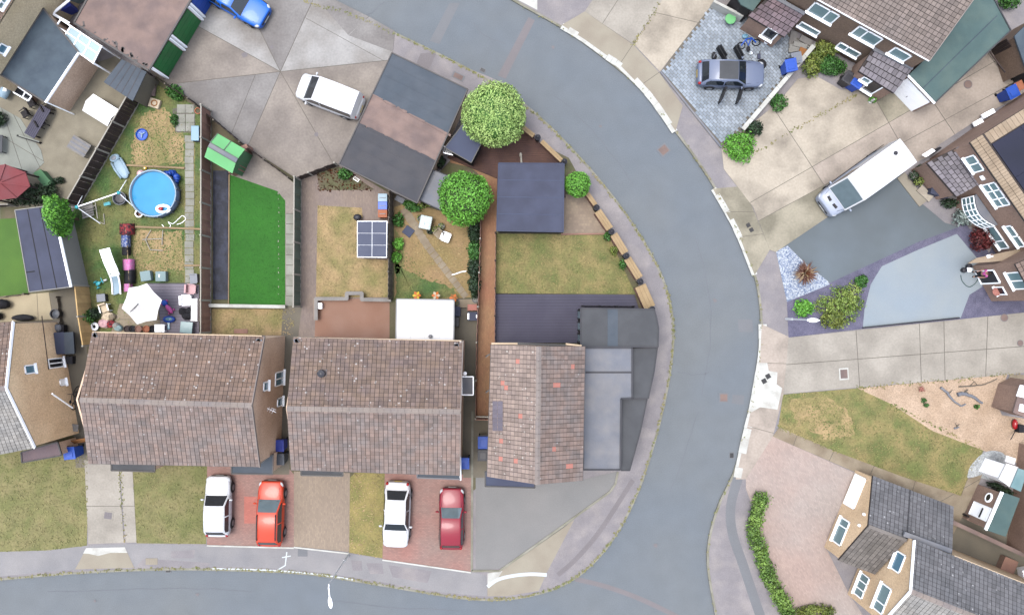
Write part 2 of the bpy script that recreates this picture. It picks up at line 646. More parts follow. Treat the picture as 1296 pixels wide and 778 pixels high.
M('roof_porch_grey', (148, 142, 146), (132, 126, 134), ms=.8, mw=.2, var=.07, isl=.24, fine=.1)
M('red_tile', (206, 138, 124), var=.06, isl=.15)
M('slate_patch', (124, 118, 130), isl=.08)
M('ridge', (164, 151, 142), (147, 138, 136), ms=.9, var=.1, isl=.14)
M('under_roof', (74, 66, 64), var=.05)
M('wall_tan', (322, 282, 232), (300, 258, 208), ms=.5, var=.06, fine=0.16, fs=10)
M('wall_brown', (278, 242, 212), (258, 222, 192), ms=.5, var=.06, fine=0.16, fs=10)
M('wall_dark', (154, 130, 111), (136, 115, 101), ms=.6, var=.08, fine=0.16, fs=10)
M('wall_sand', (282, 246, 202), (264, 228, 184), ms=.5, var=.05, fine=0.16, fs=10)
M('wall_buff', (264, 242, 204), (248, 226, 186), ms=.5, var=.05, fine=0.16, fs=10)
M('wall_red', (195, 162, 143), (172, 143, 127), ms=.7, var=.08, fine=0.16, fs=10)
M('wall_cream', (243, 217, 184), var=.04)
M('coping', (186, 166, 142), (170, 150, 126), ms=1.2, var=.06, isl=.08)
M('stone_grey', (168, 166, 160), var=.08, fine=.08)
M('white_frame', (360, 365, 369), var=.02, fine=0, rough=.4)
M('black_frame', (40, 40, 44), var=0, fine=0, rough=.4)
M('grey_frame', (150, 152, 154), var=.04, fine=0, rough=.5)
M('pale_glass', (156, 188, 192), (132, 168, 174), ms=.8, var=.05, fine=0, rough=.2, spec=.25)  # pale base colour paints in reflected sky and drive, and the curtains behind
M('dark_glass', (38, 44, 54), var=.1, fine=0, rough=.06, spec=.6)
M('sky_glass', (120, 170, 196), var=.08, fine=0, rough=.1, spec=.5)
M('white_paint', (364, 367, 371), var=.015, fine=.01, rough=.4)
M('white_sheet', (255, 255, 255), var=.01, fine=.01, rough=.5)
M('gutter', (110, 106, 104), var=.04, fine=0)
M('felt_slate', (84, 94, 105), (93, 101, 111), ms=0.9, var=0.07, fine=.06, mw=0.12, vs=1.2)
M('felt_dark', (78, 79, 85), (87, 86, 90), ms=0.9, var=0.07, fine=.06, mw=0.12, vs=1.2)
M('felt_charcoal', (84, 86, 90), (92, 94, 98), ms=0.9, var=0.07, fine=.05, mw=0.12, vs=1.2)
M('felt_pink', (153, 130, 121), (130, 112, 108), ms=.9, mw=.12, var=.1, vs=1.2, fine=.07)
M('felt_pale', (131, 135, 145), (146, 146, 150), ms=0.9, mw=0.12, var=0.07, fine=.05, vs=1.2)
M('felt_green', (86, 112, 112), (99, 122, 118), ms=0.9, mw=0.12, var=0.07, fine=.05, vs=1.2)
M('felt_bluegrey', (74, 88, 102), (90, 105, 117), ms=0.9, mw=0.12, var=0.07, fine=.04, vs=1.2)
M('felt_navy', (78, 84, 108), (84, 92, 116), ms=.5, var=.03, fine=.04)
M('solar_navy', (27, 33, 55), (34, 39, 65), ms=.4, var=.05, fine=.03, rough=.6, spec=.15)
M('shed_blue', (80, 85, 107), (73, 77, 97), ms=0.9, var=0.07, fine=.05, mw=0.12, vs=1.2)
M('solar_grey', (77, 84, 108), (88, 95, 117), ms=.9, var=.04, fine=0, rough=.6, spec=.2)
M('black_wood', (46, 42, 44), var=.08, isl=.1)
M('dark_deck', (86, 61, 57), (108, 78, 67), ms=1.2, var=.1, isl=.2, fine=.06)
M('grey_deck', (90, 88, 105), (81, 79, 97), ms=.8, var=.05, isl=.12, fine=.04)
M('lilac_deck', (146, 140, 152), var=.04, isl=.1)
M('fence_dark', (64, 52, 50), (82, 66, 60), ms=1.2, var=.1, isl=.15)
M('fence_brown', (179, 137, 119), (154, 117, 105), ms=1, var=.08, isl=.14)
M('fence_green', (98, 114, 101), (114, 129, 114), ms=1, var=.06, isl=.14)
M('fence_tan', (243, 205, 142), (220, 183, 127), ms=1.2, var=.08, isl=.14)
M('fence_grey', (112, 104, 94), (126, 116, 104), ms=1, var=.08, isl=.12)
M('planter_tan', (192, 166, 126), (176, 150, 112), ms=1.2, var=.07, isl=.1)
M('post_concrete', (190, 184, 172), var=.06)
M('post_black', (34, 32, 36), var=.05)
M('timber', (176, 152, 116), (156, 134, 104), ms=1.5, var=.08, isl=.1)
M('grey_timber', (160, 156, 152), (146, 142, 138), ms=1.5, var=.08, isl=.12)
M('garage_green', (48, 142, 76), (57, 126, 74), ms=1, var=.04, fine=.03, rough=.5)
M('green_sheet', (116, 196, 124), (124, 206, 134), ms=.6, var=.03, fine=.02, rough=.5)
M('green_box', (92, 140, 98), var=.04)
M('red_roof', (158, 72, 76), (140, 84, 88), ms=.7, mw=.2, var=.08, isl=.1)
M('polycarb', (196, 220, 226), var=.03, fine=0, rough=.2)
# small things
M('bin_blue', (34, 92, 206), var=.03, fine=0, rough=.45)
M('bin_violet', (62, 80, 190), var=.03, fine=0, rough=.45)
M('bin_grey', (96, 102, 112), var=.03, fine=0, rough=.45)
M('bin_dark', (54, 54, 62), var=.03, fine=0, rough=.45)
M('tyre', (30, 30, 33), var=0, fine=0, rough=.8)
M('rim', (176, 178, 184), var=0, fine=0, metal=.6, rough=.35)
M('metal', (176, 178, 182), var=.02, fine=0, rough=.35)
M('terracotta', (200, 128, 96), var=.05)
M('turquoise', (60, 190, 204), var=.02, fine=0, rough=.4)
M('toy_blue', (28, 98, 220), var=.02, fine=0, rough=.4)
M('toy_pink', (236, 110, 190), var=.03, fine=0, rough=.5)
M('toy_yellow', (246, 206, 60), var=.03, fine=0, rough=.5)
M('toy_orange', (236, 128, 50), var=.03, fine=0, rough=.5)
M('soft_pink', (240, 196, 200), var=.03, fine=0)
M('cloth_red', (176, 60, 66), (60, 40, 50), ms=6, mw=.05)
M('cloth_blue', (88, 110, 176), (214, 218, 230), ms=7, mw=.06, mb=.56)
M('cloth_black', (32, 32, 40), var=.1)
M('cloth_pink', (238, 128, 196), (226, 160, 210), ms=5)
M('cream', (236, 216, 186), var=.04)
M('rust', (176, 120, 70), var=.1)
M('pool_wall', (140, 160, 190), (110, 136, 176), ms=2.5, var=.05, rough=.5)
M('pool_water', (70, 174, 224), (56, 158, 214), ms=.8, mw=.25, var=.02, fine=.02, rough=.15, spec=.12)
M('pool_cover', (30, 84, 190), var=.05, rough=.5)
M('pale_blue', (176, 204, 222), var=.04, rough=.5)
M('stool_grey', (154, 178, 180), var=.03)
M('grey_plastic', (140, 146, 158), var=.03, rough=.5)
M('skin', (214, 164, 140), var=0, fine=0, rough=.6)
M('hair', (52, 40, 36), var=.1, fine=0)
# plants
M('leaf_lime', (200, 230, 136), (166, 206, 110), ms=1.3, mw=.2, var=.06, isl=.26, fine=0, rough=.6)
M('leaf_bright', (128, 200, 72), (104, 172, 58), ms=1.5, mw=.2, var=.06, isl=.4, fine=0, rough=.6)
M('leaf_mid', (82, 140, 54), (62, 112, 46), ms=1.5, mw=.2, var=.06, isl=.5, fine=0, rough=.6)
M('leaf_dark', (52, 80, 44), (36, 58, 36), ms=1.5, mw=.2, var=.06, isl=.5, fine=0, rough=.6)
M('leaf_olive', (150, 160, 74), (110, 134, 60), ms=2, mw=.2, var=.06, isl=.45, fine=0, rough=.6)
M('leaf_straw', (176, 196, 100), (120, 154, 66), ms=1.6, mw=.15, isl=.4, fine=0, rough=.6)
M('leaf_hedge', (146, 182, 84), (100, 140, 58), ms=1.6, mw=.15, isl=.4, fine=0, rough=.6)
M('leaf_red', (130, 48, 48), (92, 44, 44), ms=2, mw=.2, var=.06, isl=.5, fine=0, rough=.6)
M('leaf_silver', (168, 182, 176), (140, 158, 150), ms=2, isl=.4, fine=0, rough=.6)
M('leaf_brown', (116, 68, 36), (84, 46, 30), ms=2, isl=.5, fine=0, rough=.6)
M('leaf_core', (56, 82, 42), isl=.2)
M('bark', (104, 84, 66), var=.12)

# ------------------------------------------------------------ ground, road, footways, kerbs
b = MB()
b.face([(-160, -160, -.06), (160, -160, -.06), (160, 160, -.06), (-160, 160, -.06)])
struct(b.build('ground', MATS['soil']))

outer_top = curve([(540, -60), (600, -30), (655, 4), (712, 36), (768, 76), (812, 114), (856, 168), (884, 206), (908, 244), (930, 286),
                   (948, 326), (959, 366), (963, 402), (963, 444), (957, 484), (946, 532), (930, 594), (912, 632), (900, 668), (895, 706), (900, 746), (908, 790), (914, 850)])
inner = curve([(330, -60), (384, 0), (432, 14), (480, 34), (540, 62), (596, 90), (640, 116), (684, 150), (728, 194), (768, 240), (802, 286), (830, 334), (846, 376),
               (852, 420), (848, 468), (838, 520), (824, 572), (806, 624), (784, 668), (756, 706), (722, 734), (682, 750), (640, 757), (600, 757),
               (560, 752), (500, 742), (440, 732), (400, 726), (350, 722), (290, 720), (220, 719), (150, 721), (80, 725), (0, 732), (-90, 740)])
road_px = [(330, -60)] + outer_top + [(914, 1000), (-90, 1000)] + inner[::-1]
sheet('road', [(300, -60), (1000, -60), (1000, 1000), (-90, 1000), (-90, 700), (300, 700)], 0, MATS['asphalt'], 0.0)

b = MB()
b.prism(PX([(-400, -330)] + [(330, -330)] + inner + [(-400, 760)], GZ), -.05, GZ)
struct(b.build('inner_footway', MATS['footway_asphalt']))
b = MB()
b.prism(PX([(540, -330)] + outer_top + [(914, 1200), (1700, 1200), (1700, -330)], GZ), -.05, GZ)
struct(b.build('outer_footway', MATS['footway_asphalt']))


def kerb(name, line, side, mat):
    root = None
    acc = 0
    step = .92
    pts = [P(x, y, 0) for x, y in line]
    d = [0]
    for i in range(1, len(pts)):
        d.append(d[-1] + (pts[i] - pts[i - 1]).length)
    base = MB()
    for i in range(len(pts) - 1):
        base.beam(pts[i] + Vector((0, 0, .04)), pts[i + 1] + Vector((0, 0, .04)), .12, .08)
    root = struct(base.build(name, MATS['joint']))

    def at(s):
        for i in range(1, len(d)):
            if s <= d[i]:
                t = (s - d[i - 1]) / (d[i] - d[i - 1])
                return pts[i - 1].lerp(pts[i], t)
        return pts[-1]
    k = int(d[-1] / step)
    for i in range(k):
        a, c = at(i * step), at((i + 1) * step)
        m = (a + c) / 2
        if abs(m.x) > 37 or abs(m.y) > 23:
            continue
        piece('kerb_stone', root, mat, (m.x, m.y, 0), (step - .02, .15, GZ + .012 + RND.uniform(-.003, .003)), math.atan2(c.y - a.y, c.x - a.x))
    return root


kerb('inner_kerb', inner, 1, MATS['kerb_concrete'])
kerb('outer_kerb', outer_top, -1, MATS['kerb_concrete'])


def stones(name, line, w, step=.9):
    pts = [P(x, y) for x, y in line]
    bb = MB()
    for i in range(len(pts) - 1):
        bb.beam(pts[i] - Vector((0, 0, .01)), pts[i + 1] - Vector((0, 0, .01)), w / S, .03)
    root = struct(bb.build(name, MATS['joint']))
    carry = 0
    for i in range(len(pts) - 1):
        d = pts[i + 1] - pts[i]
        k = max(1, round(d.length / step))
        for j in range(k):
            m = pts[i].lerp(pts[i + 1], (j + .5) / k)
            piece('kerb_stone', root, MATS['white_concrete'], (m.x, m.y, GZ - .03), (d.length / k - .014, w / S + RND.uniform(-.02, .02), .05 + RND.uniform(0, .006)), math.atan2(d.y, d.x))
    return root


def ragged(px, amp, n=7):
    out = []
    for i, a in enumerate(px):
        c = px[(i + 1) % len(px)]
        for k in range(n):
            out.append((a[0] + (c[0] - a[0]) * k / n + RND.uniform(-amp, amp), a[1] + (c[1] - a[1]) * k / n + RND.uniform(-amp, amp)))
    return out


def strip(line, w):
    """polygon of a band w px wide along a px line"""
    l, r = [], []
    for i, p in enumerate(line):
        a, c = line[max(i - 1, 0)], line[min(i + 1, len(line) - 1)]
        dx, dy = c[0] - a[0], c[1] - a[1]
        q = math.hypot(dx, dy) or 1
        l.append((p[0] - dy / q * w / 2, p[1] + dx / q * w / 2))
        r.append((p[0] + dy / q * w / 2, p[1] - dx / q * w / 2))
    return l + r[::-1]


# worn bands, repairs and covers in the road
sheet('road_patch_band', [(569, 4), (582, 4), (556, 56), (544, 52)], 1, MATS['asphalt_patch'], 0.0)
sheet('road_trench_strip', [(669, 22), (677, 26), (640, 100), (630, 96)], 1, MATS['asphalt_strip'], 0.0)
sheet('road_trench_strip', strip(curve([(728, 732), (768, 742), (812, 758), (866, 784)]), 6), 1, MATS['asphalt_strip'], 0.0)
sheet('road_patch', [(934, 404), (952, 404), (953, 420), (935, 420)], 1, MATS['asphalt_patch'], 0.0)
sheet('road_patch', [(927, 499), (942, 500), (941, 512), (926, 510)], 1, MATS['asphalt_patch'], 0.0)
sheet('footway_patch', strip(curve([(801, 607), (780, 640), (756, 676), (728, 708), (706, 727)]), 6), 1, MATS['asphalt_strip'])
sheet('footway_patch', [(532, 68), (553, 66), (544, 86), (541, 88), (526, 84)], 1, MATS['asphalt_strip'])
sheet('footway_patch', [(553, 70), (640, 106), (620, 118), (544, 88)], 1, MATS['footway_asphalt'])
sheet('footway_patch', strip(curve([(934, 605), (925, 640), (927, 674), (941, 716), (966, 790)]), 12), 1, MATS['asphalt_patch'])
sheet('lower_footway', curve([(-10, 698), (60, 696), (110, 690), (170, 688), (262, 690), (372, 692), (443, 700), (490, 708), (600, 724), (616, 730)], 3) + curve([(616, 754), (560, 749), (500, 739), (440, 729), (350, 719), (220, 716), (100, 720), (-10, 730)], 3), 1, MATS['footway_blue'])
for q in ([(270, 712), (262, 720), (170, 716), (180, 706)], [(444, 708), (458, 709), (459, 722), (446, 722)], [(463, 712), (484, 712), (486, 726), (468, 726)],
          [(490, 714), (548, 722), (542, 738), (496, 730)], [(216, 697), (248, 695), (246, 706), (216, 706)]):
    c = [sum(p[i] for p in q) / 4 for i in (0, 1)]
    sheet('footway_patch', [(c[0] + (q[k % 4][0] - c[0]) * .95, c[1] + (q[k % 4][1] - c[1]) * .95) for k in range(4)], 2, MATS['footway_asphalt'])


for ln in ([(452, 22), (470, 16), (486, 2)], [(700, 120), (735, 150), (770, 190), (800, 232)], [(880, 300), (894, 352), (900, 402), (897, 452), (888, 500)], [(884, 520), (868, 570), (848, 622)],
           [(60, 748), (140, 746), (230, 744), (320, 748)], [(420, 760), (500, 768), (580, 772)], [(600, 30), (612, 44), (640, 56)], [(858, 470), (880, 474), (902, 470)]):
    sheet('road_seam', strip([(x + RND.uniform(-1, 1), y + RND.uniform(-1, 1)) for x, y in curve(ln, 5)], .8), 2, MATS['road_seam'], 0.0)
for (x, y, r) in ((760, 160, 2.2), (905, 380, 2.5), (830, 690, 3), (250, 752, 2.4), (120, 760, 1.8), (700, 60, 2), (310, 70, 4), (400, 170, 3), (344, 60, 2.4)):
    q = [(x + r * RND.uniform(.6, 1.2) * math.cos(k * .7), y + r * RND.uniform(.6, 1.2) * math.sin(k * .7)) for k in range(9)]
    sheet('oil_stain', q, 9 if y > 200 and x < 1000 and x > 350 else 7, MATS['asphalt_strip'], 0.0 if (x, y) in ((760, 160), (905, 380), (830, 690), (250, 752), (120, 760), (700, 60)) else GZ)


def cover(px, py, w, h, rot, label, fm='stone_grey', lm='asphalt_strip', name='manhole_cover', z=GZ, rnd=False, group=None):
    c = P(px, py, z)
    t = thing(name, label, 'drain cover' if 'drain' in name or 'gully' in name else 'manhole cover', (c.x, c.y, z), 0, group)
    w, h = w / S, h / S
    b = MB()
    g = MB()
    if rnd:
        b.lathe((c.x, c.y, z), [(w / 2, .0), (w / 2, .02), (w * .44, .022)], 20)
        g.lathe((c.x, c.y, z), [(w * .42, .018), (w * .42, .03), (w * .3, .032)], 20)
    else:
        b.box((c.x, c.y, z - .01), w, h, .03, rot)
        g.box((c.x, c.y, z), w * .74, h * .74, .028, rot)
        for i in (-1, 0, 1):
            d = Vector((math.cos(rot), math.sin(rot), 0)) * w * .2 * i
            g.box((c.x + d.x, c.y + d.y, z + .028), w * .05, h * .6, .006, rot)
    b.build('rim_frame', MATS[fm], t)
    g.build('cover_plate', MATS[lm], t)
    return t


cover(840, 190, 14, 13, .7, 'reddish square manhole cover in the bend of the road', 'asphalt_patch', 'felt_pink', z=0.0)
cover(916, 503, 12, 12, 0, 'reddish square manhole cover in the road opposite the dry verge lawn', 'asphalt_patch', 'felt_pink', z=0.0)
cover(137, 652, 13, 11, -.15, 'dark square drain cover in the concrete car track', 'slab_concrete', 'asphalt_strip', z=GZ + .02)
cover(192, 710, 15, 8, 0, 'pale oblong cover plate in the footway below the dry front lawn', 'crossing_beige', 'crossing_beige')
cover(383, 698, 12, 11, 0, 'dark square cover in the footway below the tan block drive', 'asphalt_patch', 'asphalt_patch')
cover(1068, 473, 12, 15, .07, 'rusty oblong manhole cover in the wide concrete driveway', 'white_concrete', 'felt_pink', z=GZ + .02)
cover(1271, 402, 10, 10, 0, 'larger round brown manhole cover by the purple slate strip', 'asphalt_strip', 'felt_pink', z=GZ + .02, rnd=True)
cover(1291, 434, 8, 8, 0, 'small round brown cover at the joint of the wide concrete driveway', 'asphalt_strip', 'felt_pink', z=GZ + .02, rnd=True)
cover(1225, 107, 11, 11, 0, 'round rusty manhole cover on the mossy concrete beside the green flat roof', 'asphalt_strip', 'felt_pink', z=GZ + .03, rnd=True)
cover(580, 97, 16, 8, -.45, 'orange brown oblong cover in the footway behind the slate garage roof', 'asphalt_patch', 'felt_pink')
cover(926, 576, 6, 8, 0, 'small dark gully grate beside the white kerb', 'asphalt_patch', 'black_frame', 'gully_grate', 0.0)
cover(611, 89, 8, 5, -.5, 'dark gully grate against the kerb above the lime tree', 'asphalt_patch', 'black_frame', 'gully_grate', 0.0)
cover(213, 722, 8, 4, 0, 'dark gully grate against the lower kerb', 'asphalt_patch', 'black_frame', 'gully_grate', 0.0)
for (x, y, l) in ((972, 476, 'upper'), (967, 482, 'lower')):
    cover(x, y, 6, 6, .5, l + ' dark stopcock cover in the white concrete by the kerb', 'black_frame', 'black_frame', 'stopcock_cover', GZ + .02, group='stopcock covers in the white concrete')
for (x, y, l) in ((947, 285, 'upper'), (951, 291, 'lower')):
    cover(x, y, 5, 5, .5, l + ' dark stopcock cover in a pale square of the beige crossing', 'black_frame', 'black_frame', 'stopcock_cover', GZ + .02, group='stopcock covers in the beige crossing')
sheet('footway_patch', [(943, 283), (952, 280), (958, 291), (948, 296)], 4, MATS['white_concrete'])
# paint: survey marks and the white arc
sheet('paint_mark', strip([(363, 698), (361, 715), (346, 724)], 1.6), 3, MATS['road_paint'])
sheet('paint_mark', strip([(357, 705), (368, 703)], 1.4), 4, MATS['road_paint'])
sheet('kerb_paint_line', strip(curve([(268, 719), (340, 721), (400, 726), (447, 733)]), 1.8), 4, MATS['road_paint'])

# --- the crossing at the corner
sheet('beige_crossing', [(617, 725), (640, 718), (727, 657), (692, 724), (682, 747), (640, 754), (617, 754)], 3, MATS['crossing_beige'])
sheet('white_arc_line', strip(curve([(617, 742), (630, 733), (650, 728), (672, 726), (692, 727)]), 4.5), 5, MATS['road_paint'])
sheet('white_corner', [(617, 725), (636, 722), (628, 734), (617, 741)], 4, MATS['white_concrete'])
sheet('lower_crossing', [(109, 694), (158, 692), (170, 718), (95, 720)], 3, MATS['crossing_beige'])
sheet('crossing_white_band', [(109, 693), (158, 692), (161, 699), (140, 699), (124, 703), (112, 700), (105, 700)], 4, MATS['white_concrete'])

# --- outer side: drop kerbs and drives
stones('white_drop_kerb', curve([(711, 33), (742, 52), (768, 72), (786, 84), (812, 110), (830, 132), (854, 167)], 3), 8)
slabs('beige_crossing', [(711, 32), (740, 15), (801, 56.6), (834, 92), (864, 134), (855, 166), (830, 131), (810, 109), (784, 82), (741, 51)],
      [((801, 56.6), (784, 82)), ((834, 92), (810, 109))], MATS['crossing_beige'], 2)
slabs('pale_drive', [(740, 15), (764, -20), (850, -20), (838, 0), (801, 56)], [((764, 28), (790, -12))], MATS['slab_concrete'], 2)
slabs('beige_drive', [(802, 56), (838, 0), (850, -20), (916, -20), (902, 5), (835, 91)], [((760, 0), (930, 40))], MATS['drive_beige'], 2)
sheet('white_corner', [(655, 0), (680, -6), (680, 13)], 4, MATS['white_concrete'])
stones('white_drop_kerb', curve([(903, 239), (920, 268), (936, 300), (955, 348)], 3), 7)
slabs('beige_crossing', [(902, 239), (938, 236), (952, 262), (974, 316), (955, 348), (936, 300)], [((918, 268), (955, 268)), ((936, 300), (966, 296))], MATS['drive_mossy'], 2)
stones('white_drop_kerb', curve([(965, 410), (965, 440), (961, 470), (953, 515), (943, 556), (933, 604)], 3), 10)
slabs('beige_crossing', [(964, 410), (998, 426), (992, 497), (978, 552), (944, 606), (931, 606), (950, 520), (962, 450)], [((955, 459), (998, 460)), ((950, 540), (980, 548))], MATS['drive_beige_pink'], 2)
sheet('white_apron', [(958, 459), (971, 459), (973, 469), (984, 471), (983, 486), (990, 491), (984, 518), (962, 515), (950, 522)], 5, MATS['white_concrete'], GZ + .012)

# --- big beige concrete forecourt by the dark tarmac drive
fore = [(953, 262), (916, 214), (913, 188), (940, 166), (985, 130), (1010, 100), (1034, 97), (1064, 114), (1088, 112), (1132, 118), (1156, 137), (1182, 131), (1279, 40), (1330, 60), (1300, 118), (1255, 140), (1190, 182), (1172, 200), (1135, 215), (982, 319), (974, 316)]
slabs('concrete_forecourt', fore, [((940, 262), (1290, 60)), ((950, 285), (1240, 128)), ((986, 148), (1040, 230)), ((1100, 112), (1144, 190)), ((1180, 128), (1212, 176))],
      [MATS['drive_beige'], MATS['drive_beige_pink'], MATS['drive_mossy']], 3, .7)
slabs('tarmac_drive', [(982, 319), (1137, 215), (1150, 244), (1172, 262), (1196, 282), (1214, 287), (1160, 307), (1050, 358), (1016, 330), (997, 311)], [], MATS['tarmac'], 4, h=.004)
sheet('pebble_corner', [(982, 318), (997, 311), (1018, 332), (1048, 356), (1050, 360), (996, 382)], 5, MATS['blue_pebble'])
sheet('slate_strip', [(996, 382), (1050, 358), (1160, 306), (1222, 283), (1252, 320), (1262, 300), (1300, 330), (1300, 396), (1214, 404), (1092, 416), (998, 427)], 4, MATS['purple_slate'])
sheet('pale_drive', [(1116, 337), (1160, 317), (1211, 296), (1237, 327), (1245, 345), (1243, 363), (1227, 373), (1216, 402), (1092, 414), (1094, 392), (1102, 360)], 6, MATS['pale_resin'])
b = MB()
b.beam(P(1092, 414.5, GZ + .1), P(1214, 402, GZ + .1), .08, .16)
tag(b.build('drive_edging', MATS['black_frame']), 'long black edging strip between the pale drive and the wide concrete driveway', 'edging')
slabs('wide_driveway', [(998, 427), (1300, 395), (1300, 471), (1274, 474), (1085, 490), (991, 498), (993, 480)],
      [((1036, 458), (1296, 438)), ((1083, 416), (1088, 492)), ((1163, 400), (1166, 490)), ((1195, 440.5), (1196, 490)), ((1250, 396), (1247, 480))],
      MATS['slab_concrete'], 3, .8)
verge = [(991, 499), (1085, 491), (1130, 512), (1180, 545), (1245, 570), (1225, 605), (1216, 627), (1140, 602), (1060, 572), (985, 540)]
sheet('verge_lawn', verge, 3, MATS['lawn_mixed'])
sheet('straw_patch', ragged([(998, 505), (1040, 500), (1075, 520), (1085, 548), (1050, 556), (1010, 538)], 3), 4, MATS['lawn_dry'])
grass([(998, 505), (1075, 510), (1085, 548), (1010, 540)], MATS['grass_mixed'], 50)
grass(verge, MATS['grass_mixed'], 60)
sheet('orange_gravel_bed', [(1085, 491), (1275, 474), (1262, 510), (1268, 525), (1300, 530), (1300, 590), (1272, 580), (1245, 570), (1180, 545), (1130, 512)], 3, MATS['orange_gravel'])
slabs('garden_path', [(978, 552), (986, 540), (1060, 572), (1140, 602), (1216, 627), (1224, 606), (1243, 600), (1237, 616), (1206, 676), (1206, 644), (1104, 603), (1082, 597)],
      [((1012, 540), (1000, 575)), ((1060, 560), (1046, 590)), ((1110, 580), (1096, 612)), ((1160, 600), (1150, 640)), ((1215, 620), (1180, 640))], MATS['tan_slab'], 3)
sheet('pink_block_drive', [(978, 552), (1082, 598), (1044, 690), (1074, 750), (1100, 790), (990, 790), (990, 760), (964, 700), (956, 650), (944, 618), (944, 606)], 4, MATS['pink_block'])
sheet('pebble_bed', curve([(1224, 604), (1228, 590), (1243, 574), (1258, 570), (1272, 576), (1270, 598), (1258, 608), (1240, 604), (1224, 604)], 4)[:-1], 6, MATS['white_pebble'])
slabs('side_path', [(1262, 515), (1278, 474), (1300, 474), (1284, 524)], [((1268, 494), (1296, 500))], MATS['tan_slab'], 4)
sheet('back_yard', [(1204, 664), (1236, 616), (1300, 640), (1300, 760), (1204, 700)], 3, MATS['passage_concrete'])
# --- blue grey block paving where the car is being taken apart
pav = [(836, 91), (902, 3), (960, 24), (1029, 58), (940, 163), (913, 186)]
base = sheet('block_paving', pav, 3, MATS['joint'])
b = MB()
for i in range(-30, 60):
    for j in range(-50, 50):
        u, v = 836 + i * 6.4 * .66 + j * 3.4 * -.75 + (j % 2) * 3 * .66, 91 + i * 6.4 * .75 + j * 3.4 * .66 + (j % 2) * 3 * .75
        if all(inside(u + du, v + dv, pav) for du, dv in ((-2, -2), (2, 2), (2, -2), (-2, 2))):
            p = P(u, v)
            b.box((p.x, p.y, GZ + .012), .31, .16, .018 + RND.uniform(-.002, .002), math.atan2(-.75, .66))
b.build('pavers', MATS['blue_paver'], base, kind='stuff')

# --- inner side: concrete garage yard, cut into its bays
yard = [(191, 92), (232, 0), (246, -20), (384, -20), (420, 0), (482, 38), (497, 67), (471, 120), (429, 208), (375, 226), (310, 184), (245, 128)]
hub = (355, 91)
rays = [(240, 104), (266, 42), (310, 0), (400, -8), (478, 78), (418, 200), (318, 176)]
jb = sheet('concrete_yard', yard, 2, MATS['joint'])
ym = [MATS['yard_concrete'], MATS['yard_concrete_pale'], MATS['yard_concrete_grey'], MATS['yard_concrete_pale'], MATS['yard_concrete'], MATS['yard_concrete'], MATS['yard_concrete_grey']]
for i in range(len(rays)):
    a, c = rays[i], rays[(i + 1) % len(rays)]
    q = yard
    for r, sgn in ((a, 1), (c, -1)):
        d = (r[0] - hub[0], r[1] - hub[1])
        l = math.hypot(*d)
        n = (-d[1] / l * sgn, d[0] / l * sgn)
        q = cut(q, (hub[0] + n[0] * .35, hub[1] + n[1] * .35), n)
    if len(q) > 2:
        for qq in pieces_by_lines(q, [((312, 123), (297, 160))] if i == 6 else ([((383, 21), (330, -8))] if i == 3 else ([((384, 105), (387, 139))] if i == 9 else [])), .5):
            b = MB()
            b.prism(PX(qq), GZ + .009, GZ + .024 + RND.uniform(-.002, .002))
            b.build('slab', ym[i % 7], jb)
slabs('beige_apron', [(384, -20), (424, 0), (470, 23), (500, 40), (497, 66), (441, 45)], [((441, 45), (466, 22))], [MATS['yard_concrete'], MATS['yard_concrete_grey']], 3)

# --- front drives and lawns of the lower houses
lawn = [(-10, 560), (112, 575), (110, 690), (60, 696), (-10, 698)]
sheet('front_lawn', lawn, 2, MATS['lawn_front'])
grass(lawn, MATS['grass_front'], 50)
slabs('car_track', [(107, 582), (150, 582), (157, 686), (112, 688)], [((100, 640), (160, 640))], MATS['slab_concrete'], 2)
slabs('car_track', [(152, 594), (168, 594), (173, 686), (159, 686)], [((150, 640), (175, 640))], MATS['slab_concrete'], 2)
lawn = [(168, 590), (262, 586), (261, 688), (173, 687)]
sheet('front_lawn', lawn, 2, MATS['lawn_front'])
grass(lawn, MATS['grass_front'], 50)
sheet('red_block_drive', [(262, 584), (364, 590), (372, 600), (372, 692), (262, 689)], 3, MATS['red_block'])
sheet('replaced_blocks', [(309, 628), (328, 628), (328, 662), (309, 662)], 4, MATS['red_block_new'])
sheet('tan_block_drive', [(372, 596), (443, 598), (442, 698), (372, 691)], 3, MATS['tan_block'])
lawn = [(443, 604), (450, 597), (487, 598), (484, 706), (442, 699)]
sheet('lawn_strip', lawn, 4, MATS['lawn_yellow'])
grass(lawn, MATS['grass_dry'], 40)
sheet('red_block_drive', [(487, 598), (586, 600), (598, 600), (596, 723), (484, 707)], 3, MATS['red_block'])
sheet('grey_drive', [(602, 560), (616, 600), (680, 612), (740, 606), (782, 596), (777, 616), (715, 666), (640, 718), (602, 722)], 3, MATS['grey_drive'])
b = MB()
for l in ([(598, 520), (597, 722), (632, 722)], [(632, 722), (700, 674), (726, 655), (772, 622), (779, 612), (782, 597)]):
    for i in range(len(l) - 1):
        b.beam(P(*l[i], GZ + .02), P(*l[i + 1], GZ + .02), .14, .06)
struct(b.build('edging_kerb', MATS['kerb_concrete']))
b = MB()
for l in ([(262, 690), (372, 693)], [(372, 692), (442, 700)], [(484, 708), (596, 724)]):
    b.beam(P(*l[0], GZ + .02), P(*l[1], GZ + .02), .1, .07)
struct(b.build('edging_kerb', MATS['white_concrete']))

# ------------------------------------------------------------ back gardens: ground
sheet('garden_soil', [(80, 300), (200, 92), (262, 128), (375, 224), (429, 206), (520, 256), (620, 150), (720, 200), (824, 390), (800, 440), (600, 620), (0, 600), (0, 100), (60, 100)], 1, MATS['soil'])
